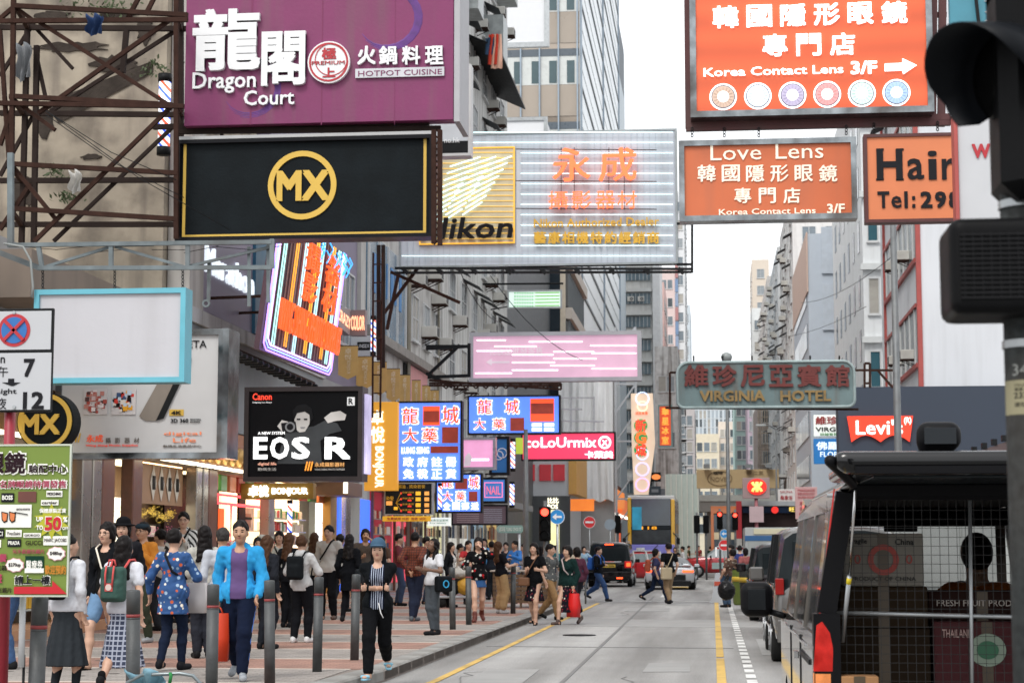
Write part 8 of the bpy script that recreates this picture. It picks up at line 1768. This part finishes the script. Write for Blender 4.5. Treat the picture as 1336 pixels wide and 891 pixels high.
# driver
dr = thing('person','van driver in an orange shirt seen from behind at the wheel','person',(X0 + VW / 2 + .42,Y0 + VL - 1.6,.66))
dr.scale = (1.1,) * 3
smesh('body',[Cap((-.03,0,.1),(.03,0,.1),.14),Cap((0,0,.1),(0,-.06,.42),.13,.13),Cap((-.15,-.06,.53),(.15,-.06,.53),.06),Cap((0,-.06,.5),(0,-.05,.66),.066),Ell((0,-.05,.76),(.078,.095,.115)),Cap((-.1,.02,.1),(-.12,.42,.08),.08,.06),Cap((.1,.02,.1),(.12,.42,.08),.08,.06),Cap((-.2,-.05,.5),(-.26,.1,.3),.048,.04),Cap((-.26,.1,.3),(-.16,.36,.38),.04,.03),Cap((.2,-.05,.5),(.26,.1,.3),.048,.04),Cap((.26,.1,.3),(.16,.36,.38),.04,.03)],skins['b'],dr,.014)
smesh('shirt',[Cap((0,0,.08),(0,-.06,.42),.16,.155),Cap((-.16,-.06,.52),(.16,-.06,.52),.075),Cap((-.2,-.05,.5),(-.25,.06,.34),.065,.058),Cap((.2,-.05,.5),(.25,.06,.34),.065,.058)],paint('B8641E',.9),dr,.014,wr=.005); smesh('hair',[Ell((0,-.065,.78),(.1,.11,.125))],hairm['black'],dr,.014,cuts=[Ell((0,.05,.72),(.07,.09,.1))])
MB().tube([(math.cos(t * PI / 8) * .19,.46 + math.sin(t * PI / 8) * .06,.38 + math.sin(t * PI / 8) * .17) for t in range(16)],.014,6,closed=True).build('steering_wheel',blkp,o).location = Vector((.42,VL / 2 - 1.35,.75))
# ------------------------------------------------------------------ street furniture
pol = mat('pole_grey',(.16,.17,.175),.55,.4,var=.3,scale=6,dirt=.4); sblk = mat('signal_black',(.004,.004,.0045),.5,var=.3,scale=10)
# near signal pole
o = thing('signal_pole','weathered traffic signal pole close to the camera at the right edge','traffic light',(P(1352,700,5).x,5.0,.12)); LO = o.location
MB().lathe([(.068,0),(.068,3.5)],28).build('pole',mat('near_pole',(.055,.06,.06),.6,.2,var=.62,scale=34,bump=.5,dirt=.9,detail=12),o)
def onp(px,py,d=0): c = P(px,py,5.0 - d); return c - LO
c = onp(1240,112); HZ = c.z
hd_ = MB(); hd_.box((.02,-.02,HZ - .02),(.2,.26,.62),ch=.05).build('signal_head',sblk,o)
vs = []; fs = []; N_ = 26; M_ = Matrix.Translation((-.035,-.06,HZ)) @ Matrix.Rotation(R(-12),4,'Y') @ Matrix.Rotation(R(38),4,'Z')
for i,(xx,r_) in enumerate(((0,.125),(-.03,.148),(-.2,.15),(-.2,.146),(-.03,.142),(0,.115))):
    for k in range(N_ + 1):
        a = -.62 + (PI + 1.24) * k / N_; xa = xx
        if i in (2,3): xa = xx * (.55 + .45 * max(0,math.sin(a)) ** .5)
        vs.append((xa,r_ * math.cos(a),r_ * math.sin(a)))
for i in range(5):
    for k in range(N_): fs.append((i * (N_ + 1) + k,i * (N_ + 1) + k + 1,(i + 1) * (N_ + 1) + k + 1,(i + 1) * (N_ + 1) + k))
mb = MB(); mb.smooth = True; mb.add(vs,fs,M_); mb.build('visor',mat('visor_black',(.006,.007,.009),.45,var=.3,scale=12),o)
mb = MB(); mb.lathe([(.13,0),(.12,.02),(.06,.035),(.01,.04)],24,M=M_ @ Matrix.Rotation(-PI / 2,4,'Y')); mb.build('lens',mat('dark_lens',(.004,.004,.004),.2),o)
for zz in (.33,.67): MB().box((.02,-.02,HZ + zz),(.2,.26,.3),ch=.05).build('signal_head',sblk,o)
lc = onp(1285,357); smesh('louvred_head',[Bx((-.075,-.03,lc.z),(.145,.13,.125),.03)],sblk,o,.01)
for k in range(14): MB().box((-.095,-.163,lc.z - .085 + k * .0125),(.2,.006,.004)).build('louvre',mat('louvre_edge',(.014,.014,.015),.4),o)
for k in range(9): MB().box((-.185 + k * .0225,-.1635,lc.z - .002),(.002,.004,.17)).build('louvre',MT['louvre_edge'],o)
for zz in (lc.z + .17,lc.z - .2,HZ - .42): MB().ring((0,0,zz),.068,.073,.02,20,M=Matrix.Translation((0,0,zz)) @ Matrix.Rotation(PI / 2,4,'X') @ Matrix.Translation((0,0,-zz))).build('clamp',steel(),o)
def curved(txt,x0_,z0_,x1_,z1_,m,bold=.01,r_=.0695):
    mb = letters(MB(),txt,x0_,z0_,x1_,z1_,0,.001,bold); mb.v = [(r_ * math.sin(x / r_),-(r_ - y) * math.cos(x / r_),z) for x,y,z in mb.v]; return mb.build('pole_lettering',m,o)
sz = lambda py: onp(1320,py,.07).z
stk = MB(); stk.smooth = True; a0,a1 = -1.5,1.3; vs = []; [vs.extend([(.0688 * math.sin(a0 + (a1 - a0) * k / 16),-.0688 * math.cos(a0 + (a1 - a0) * k / 16),zz) for zz in (sz(540),sz(495))]) for k in range(17)]
stk.add(vs,[(2 * k,2 * k + 2,2 * k + 3,2 * k + 1) for k in range(16)]).build('sticker',paint('8A8468',.7),o)
curved('345/',-.062,sz(489),.02,sz(474),paint('8A8C88',.9),.0); curved('2333 376',-.06,sz(519),.04,sz(511),bk,.01); curved('COLLECTION NOTICE',-.058,sz(503),.05,sz(500),bk,0); curved('搬運 清拆 冷氣 電話',-.058,sz(509),.05,sz(505),bk,0); curved('請勿移走此告示',-.058,sz(530),.05,sz(524),bk,0)
# signals
def signal(label,px,py,Y,lit='red',back=False,base=.13):
    g = P(px,py,Y); o = thing('traffic_light',label,'traffic light',(g.x,Y,base)); zc = g.z - base
    MB().tube([(0,.1,0),(0,.1,zc + .3)],.055,10).build('pole',pol,o); MB().box((0,0,zc - .3),(.3,.16,.9),ch=.03).build('signal_head',sblk,o)
    for k,c_ in enumerate(('red','amber','green')):
        zz = zc - k * .3; on = c_ == lit
        if not back:
            m_ = glow('FF3A2A',6) if on and c_ == 'red' else mat('dark_lens',(0,0,0))
            MB().disc((0,-.1,zz),.1,.03,18).build('lens',m_,o)
            mb = MB(); vs = []; 
            for yy in (-.08,-.26): vs += [(.12 * math.cos(-.3 + 3.74 * q / 10),yy,zz + .12 * math.sin(-.3 + 3.74 * q / 10)) for q in range(11)]
            mb.add(vs,[(q,q + 1,12 + q,11 + q) for q in range(10)]); mb.build('visor',sblk,o)
    return o
signal('traffic light showing red beside the blue arrow sign',711,668,49)
signal('traffic light showing red, left of the metro entrance',939,671,98,base=.0); signal('traffic light showing red touching the red metro wall',959,672,97)
signal('dark traffic light seen from behind beside the site hoarding',909,676,96,back=True,base=0); signal('dark traffic light seen from behind, right of the first near the hoarding',921,676,96,back=True,base=0); signal('dark traffic light beyond the white disc sign',806,676,96,back=True)
def roadsign(label,px,py,Y,r,kind,base=.13):
    g = P(px,py,Y); o = thing('road_sign',label,'road sign',(g.x,Y,base)); zc = g.z - base
    MB().tube([(0,.05,0),(0,.05,zc + r)],.035,8).build('post',steel(),o)
    c1 = {'arrow': glow('1F7AB8',.25),'noentry': glow('C0282C',.15),'back': paint('8A96A0',.5)}[kind]
    MB().disc((0,-.02,zc),r,.03,28).build('disc',c1,o)
    if kind != 'back': MB().ring((0,-.03,zc),r * .93,r,.012,28).build('rim',wlet,o)
    if kind == 'noentry': MB().box((0,-.035,zc),(r * 1.3,.01,r * .32)).build('bar',wlet,o)
    if kind == 'arrow': MB().prism([(-r * .65,zc),(-r * .1,zc + r * .45),(-r * .1,zc + r * .14),(r * .62,zc + r * .14),(r * .62,zc - r * .14),(-r * .1,zc - r * .14),(-r * .1,zc - r * .45)],.01,at=-.035).build('arrow',wlet,o)
roadsign('round blue road sign with white left arrow by the red light',727,674,50,.2,'arrow'); roadsign('no entry sign before the orange arcade',769,681,88,.28,'noentry'); roadsign('blank back of a round road sign right of the no entry sign',796,684,88,.26,'back')
roadsign('small blue arrow sign between the two red traffic lights',945,696,96,.22,'arrow',0); roadsign('no entry sign under the small blue arrow sign',945,711,94,.28,'noentry',0)
def lamp(label,px,pyt,Y,r=.07,arm=None,base=.13,globe=False):
    t = P(px,pyt,Y); o = thing('lamp_post',label,'lamp post',(t.x,Y,base)); MB().tube([(0,0,0),(0,0,2.5),(0,0,t.z - base)],[r * 1.15,r,r * .75],12).build('pole',pol,o)
    if globe: MB().lathe([(.05,0),(.2,.12),(.26,.28),(.2,.42),(.05,.5)],14,c=(0,0,t.z - base)).build('globe',paint('8A9090',.3),o)
    if arm: MB().tube([(0,0,t.z - base),(arm * .4,0,t.z - base + .25),(arm,0,t.z - base + .3)],.04,8).build('arm',pol,o); MB().box((arm,0,t.z - base + .28),(.7,.3,.14),ch=.05).build('lamp_head',paint('A8ACAC',.4),o)
    return o
lamp('slim grey lamp post with a globe rising behind the hotel sign',948,474,84,.09,globe=True,base=.12); lamp('thick grey post rising behind the parked van before the white building',1164,240,41,.085,base=.12); lamp('dark lamp post standing between the pharmacy signs and the red light',686,560,51,.075)
lamp('street lamp with a curved arm under the hotel sign',1012,560,130,.07,arm=-1.0); lamp('short grey steel post by the brown roofed shop',1241,557,68,.1,base=.12)
s = Sign('street_name_sign','pale green arrow-shaped street name sign near the lamp post',647,685,684,695,52); MB().prism([(-s.w / 2 + .08,0),(s.w / 2 - .08,0),(s.w / 2,s.h / 2),(s.w / 2 - .08,s.h),(-s.w / 2 + .08,s.h),(-s.w / 2,s.h / 2)],.04).build('panel',paint('7FA09A',.5),s.o); s.text('通菜街 TUNG CHOI ST',paint('E0E8E0'),651,687,680,693,-.012,.008,0); MB().tube([(.25,.06,s.h),(.25,.06,-(s.z0 - .13))],.04,8).build('post',steel(),s.o)
# wooden stall
g = G(672,795,.13); o = thing('wooden_stall','low wooden stall of stacked planks in front of the woman in dungarees','stall',(g.x,46,.13)); wd = mat('old_wood',(.11,.065,.035),.85,var=.4,scale=6,bump=.3)
for k in range(7): MB().box((0,-.5,.16 + k * .1),(1.35,.025,.082)).build('plank',wd,o); MB().box((.68,0,.16 + k * .1),(.025,.95,.082)).build('plank',wd,o)
for x in (-.66,0,.64): MB().box((x,-.46,.42),(.05,.05,.84)).build('post',wd,o)
MB().box((0,0,.88),(1.5,1.1,.04),ch=.01).build('table_top',mat('stall_top',(.3,.26,.22),.7,var=.2),o)
box_('open cardboard box on the wooden stall',g.x + .35,46,1.034,.5,.4,.22,'A08868'); box_('flat pale folded cardboard on the left of the wooden stall',g.x - .3,45.9,1.034,.45,.4,.08,'A8A09A')
# loaded hand cart behind the bollards
g = G(596,792,.13); o = thing('hand_cart','small loaded hand cart with black wheels behind the bollards','cart',(g.x,g.y,.13)); MB().box((0,0,.25),(.9,.55,.05),ch=.01).build('deck',steel(),o); MB().tube([(-.45,-.2,.25),(-.6,-.2,.95),(-.6,.2,.95),(-.45,.2,.25)],.018,6).build('handle',steel(),o)
for x in (-.35,.35):
    for y in (-.22,.22): MB().lathe([(.02,-.03),(.12,-.03),(.12,.03),(.02,.03)],14,M=Matrix.Translation((x,y,.12)) @ Matrix.Rotation(PI / 2,4,'X')).build('wheel',rubber(),o)
for nm_,c_,x,z_,r_ in (('sack','1A1A1C',-.15,.48,(.26,.24,.2)),('sack','B88A2A',.2,.5,(.22,.22,.2)),('sack','A8A49C',.02,.82,(.24,.2,.13))):
    t_ = thing('sack',{'1A1A1C': 'black sack on the hand cart','B88A2A': 'mustard yellow sack on the hand cart','A8A49C': 'grey sack on top of the load of the hand cart'}[c_],'sack',(g.x + x,g.y,.13 + z_ - r_[2])); smesh('sack_body',[Ell((0,0,r_[2]),r_),Cap((0,0,r_[2] * 1.8),(.02,0,r_[2] * 2.2),.05,.03)],paint(c_,.7),t_,.02,wr=.01)
# railing behind stall
g = G(690,790,.13); o = thing('pavement_railing','grey steel pavement railing right of the wooden stall','railing',(g.x + .4,49,.13)); 
for k in range(5): MB().tube([(-.9 + k * .45,0,0),(-.9 + k * .45,0,1.0)],.025,6).build('post',pol,o)
for z_ in (.35,.68,1.0): MB().tube([(-.9,0,z_),(.9,0,z_)],.022,6).build('rail',pol,o)
# bins and barrier on the right island
for px,py,c_,lb in ((968,789,'5A6A2A','olive green rubbish bin on the traffic island'),(978,791,'3A3C3A','dark grey rubbish bin right of the olive one')):
    g = G(px,py,.12); o = thing('rubbish_bin',lb,'bin',(g.x,g.y,.12)); MB().lathe([(.19,0),(.22,.05),(.25,.85),(.26,.9)],16).build('bin_body',paint(c_,.6,var=.3),o); MB().lathe([(.27,.9),(.27,.95),(.15,1.03),(.02,1.05)],16).build('lid',paint('2A3030',.6),o); MB().lathe([(.254,.6),(.256,.72)],16).build('label_band',paint('B89A30',.6),o)
g = G(939,786,.0); o = thing('barrier','white plastic barrier at the end of the dashed line','barrier',(g.x,g.y,.0)); MB().prism([(-.3,0),(.3,0),(.22,.1),(.12,.85),(-.12,.85),(-.22,.1)],.35).build('barrier_body',paint('B8BCC0',.5),o); MB().box((0,-.01,.55),(.3,.02,.12)).build('reflective_band',paint('C05038'),o)
# barrow handle bottom left with ribbon and cloth
o = thing('barrow','steel handle of a barrow with a green ribbon at the bottom edge','barrow',(P(212,880,12.9).x,12.9,.13)); q = [P(x,y,12.9) - o.location for x,y in ((158,905),(166,890),(185,880),(235,878),(252,881),(262,892),(264,912))]
MB().tube([tuple(v) for v in q],.013,10).build('handle',mat('grey_tube',(.2,.23,.24),.35,.7),o); a = P(222,881,12.88) - o.location
MB().tube([tuple(a + Vector((0,0,.02))),tuple(a + Vector((.012,-.02,0))),tuple(a + Vector((.0,-.01,-.05)))],.012,6,flat=.5).build('ribbon',paint('1F7A3A',.8),o); MB().box((0,.3,.25),(.5,.8,.04),ch=.01).build('tray',steel(),o)
for s_ in (-1,1): MB().tube([tuple(q[0 if s_ < 0 else -1]),(s_ * .25,.3,.27)],.013,8).build('side_tube',MT['grey_tube'],o); MB().lathe([(.02,-.03),(.12,-.03),(.12,.03),(.02,.03)],14,M=Matrix.Translation((s_ * .22,.5,.12)) @ Matrix.Rotation(PI / 2,4,'Y')).build('wheel',rubber(),o)
rag('cloth','pale blue cloth lying on the barrow at the bottom edge',190,884,13.0,.3,.22,'7FA8B8')
g = P(38,790,12.2); o = thing('white_tube','white plastic tube strapped upright behind the green poster','tube',(P(28,850,12.4).x,12.4,.13)); MB().tube([(0,0,.62),(0,0,1.2)],.022,10).build('tube_body',paint('B8BABC',.5),o); MB().tube([(0,.05,0),(0,.05,.7)],.01,6).build('support_rod',dark(),o)
# footbridge closing the view
fb0,fb1 = P(912,650,185).x,P(1060,650,185).x; o = thing('footbridge','concrete footbridge with glazed parapet crossing behind the tan billboard','footbridge',((fb0 + fb1) / 2,185,.0))
zt,zb = P(0,648,185).z,P(0,658,185).z
part('deck',mat('bridge_concrete',(.22,.22,.21),.8,var=.1),o,(fb0,183,zb - .9),(fb1,188,zb + .1)); part('parapet',paint('A8ACA8'),o,(fb0,182.9,zb + .1),(fb1,183.1,zb + .7)); part('roof',paint('B0B2B0'),o,(fb0,182.6,zt + 1.6),(fb1,188,zt + 1.9))
for k in range(11): x = fb0 + (fb1 - fb0) * k / 10; part('post',paint('8A8E8E'),o,(x,183,zb + .7),(x + .15,183.15,zt + 1.6))
for x in (fb0 + .5,fb1 - .8): part('pier',MT['bridge_concrete'],o,(x,184,0),(x + .8,186,zb - .9))
# overhead wires
for k,(a,b,Y1,Y2,lab_) in enumerate((((1045,395),(1170,330),100,60,'slack wire crossing before the white art deco building'),((1000,440),(1130,400),120,80,'slack wire above the hotel sign'),((640,360),(760,470),60,60,'slack wire over the pink lightbox'),((590,330),(650,420),55,60,'black wire left of the pink lightbox'))):
    p,q = P(*a,Y1),P(*b,Y2); pts = [tuple(p.lerp(q,t / 8) - Vector((0,0,.8 * (1 - (t / 4 - 1) ** 2) * .5))) for t in range(9)]; solo(MB().tube(pts,.012,5).build('overhead_wire',dark()),lab_,'wire')
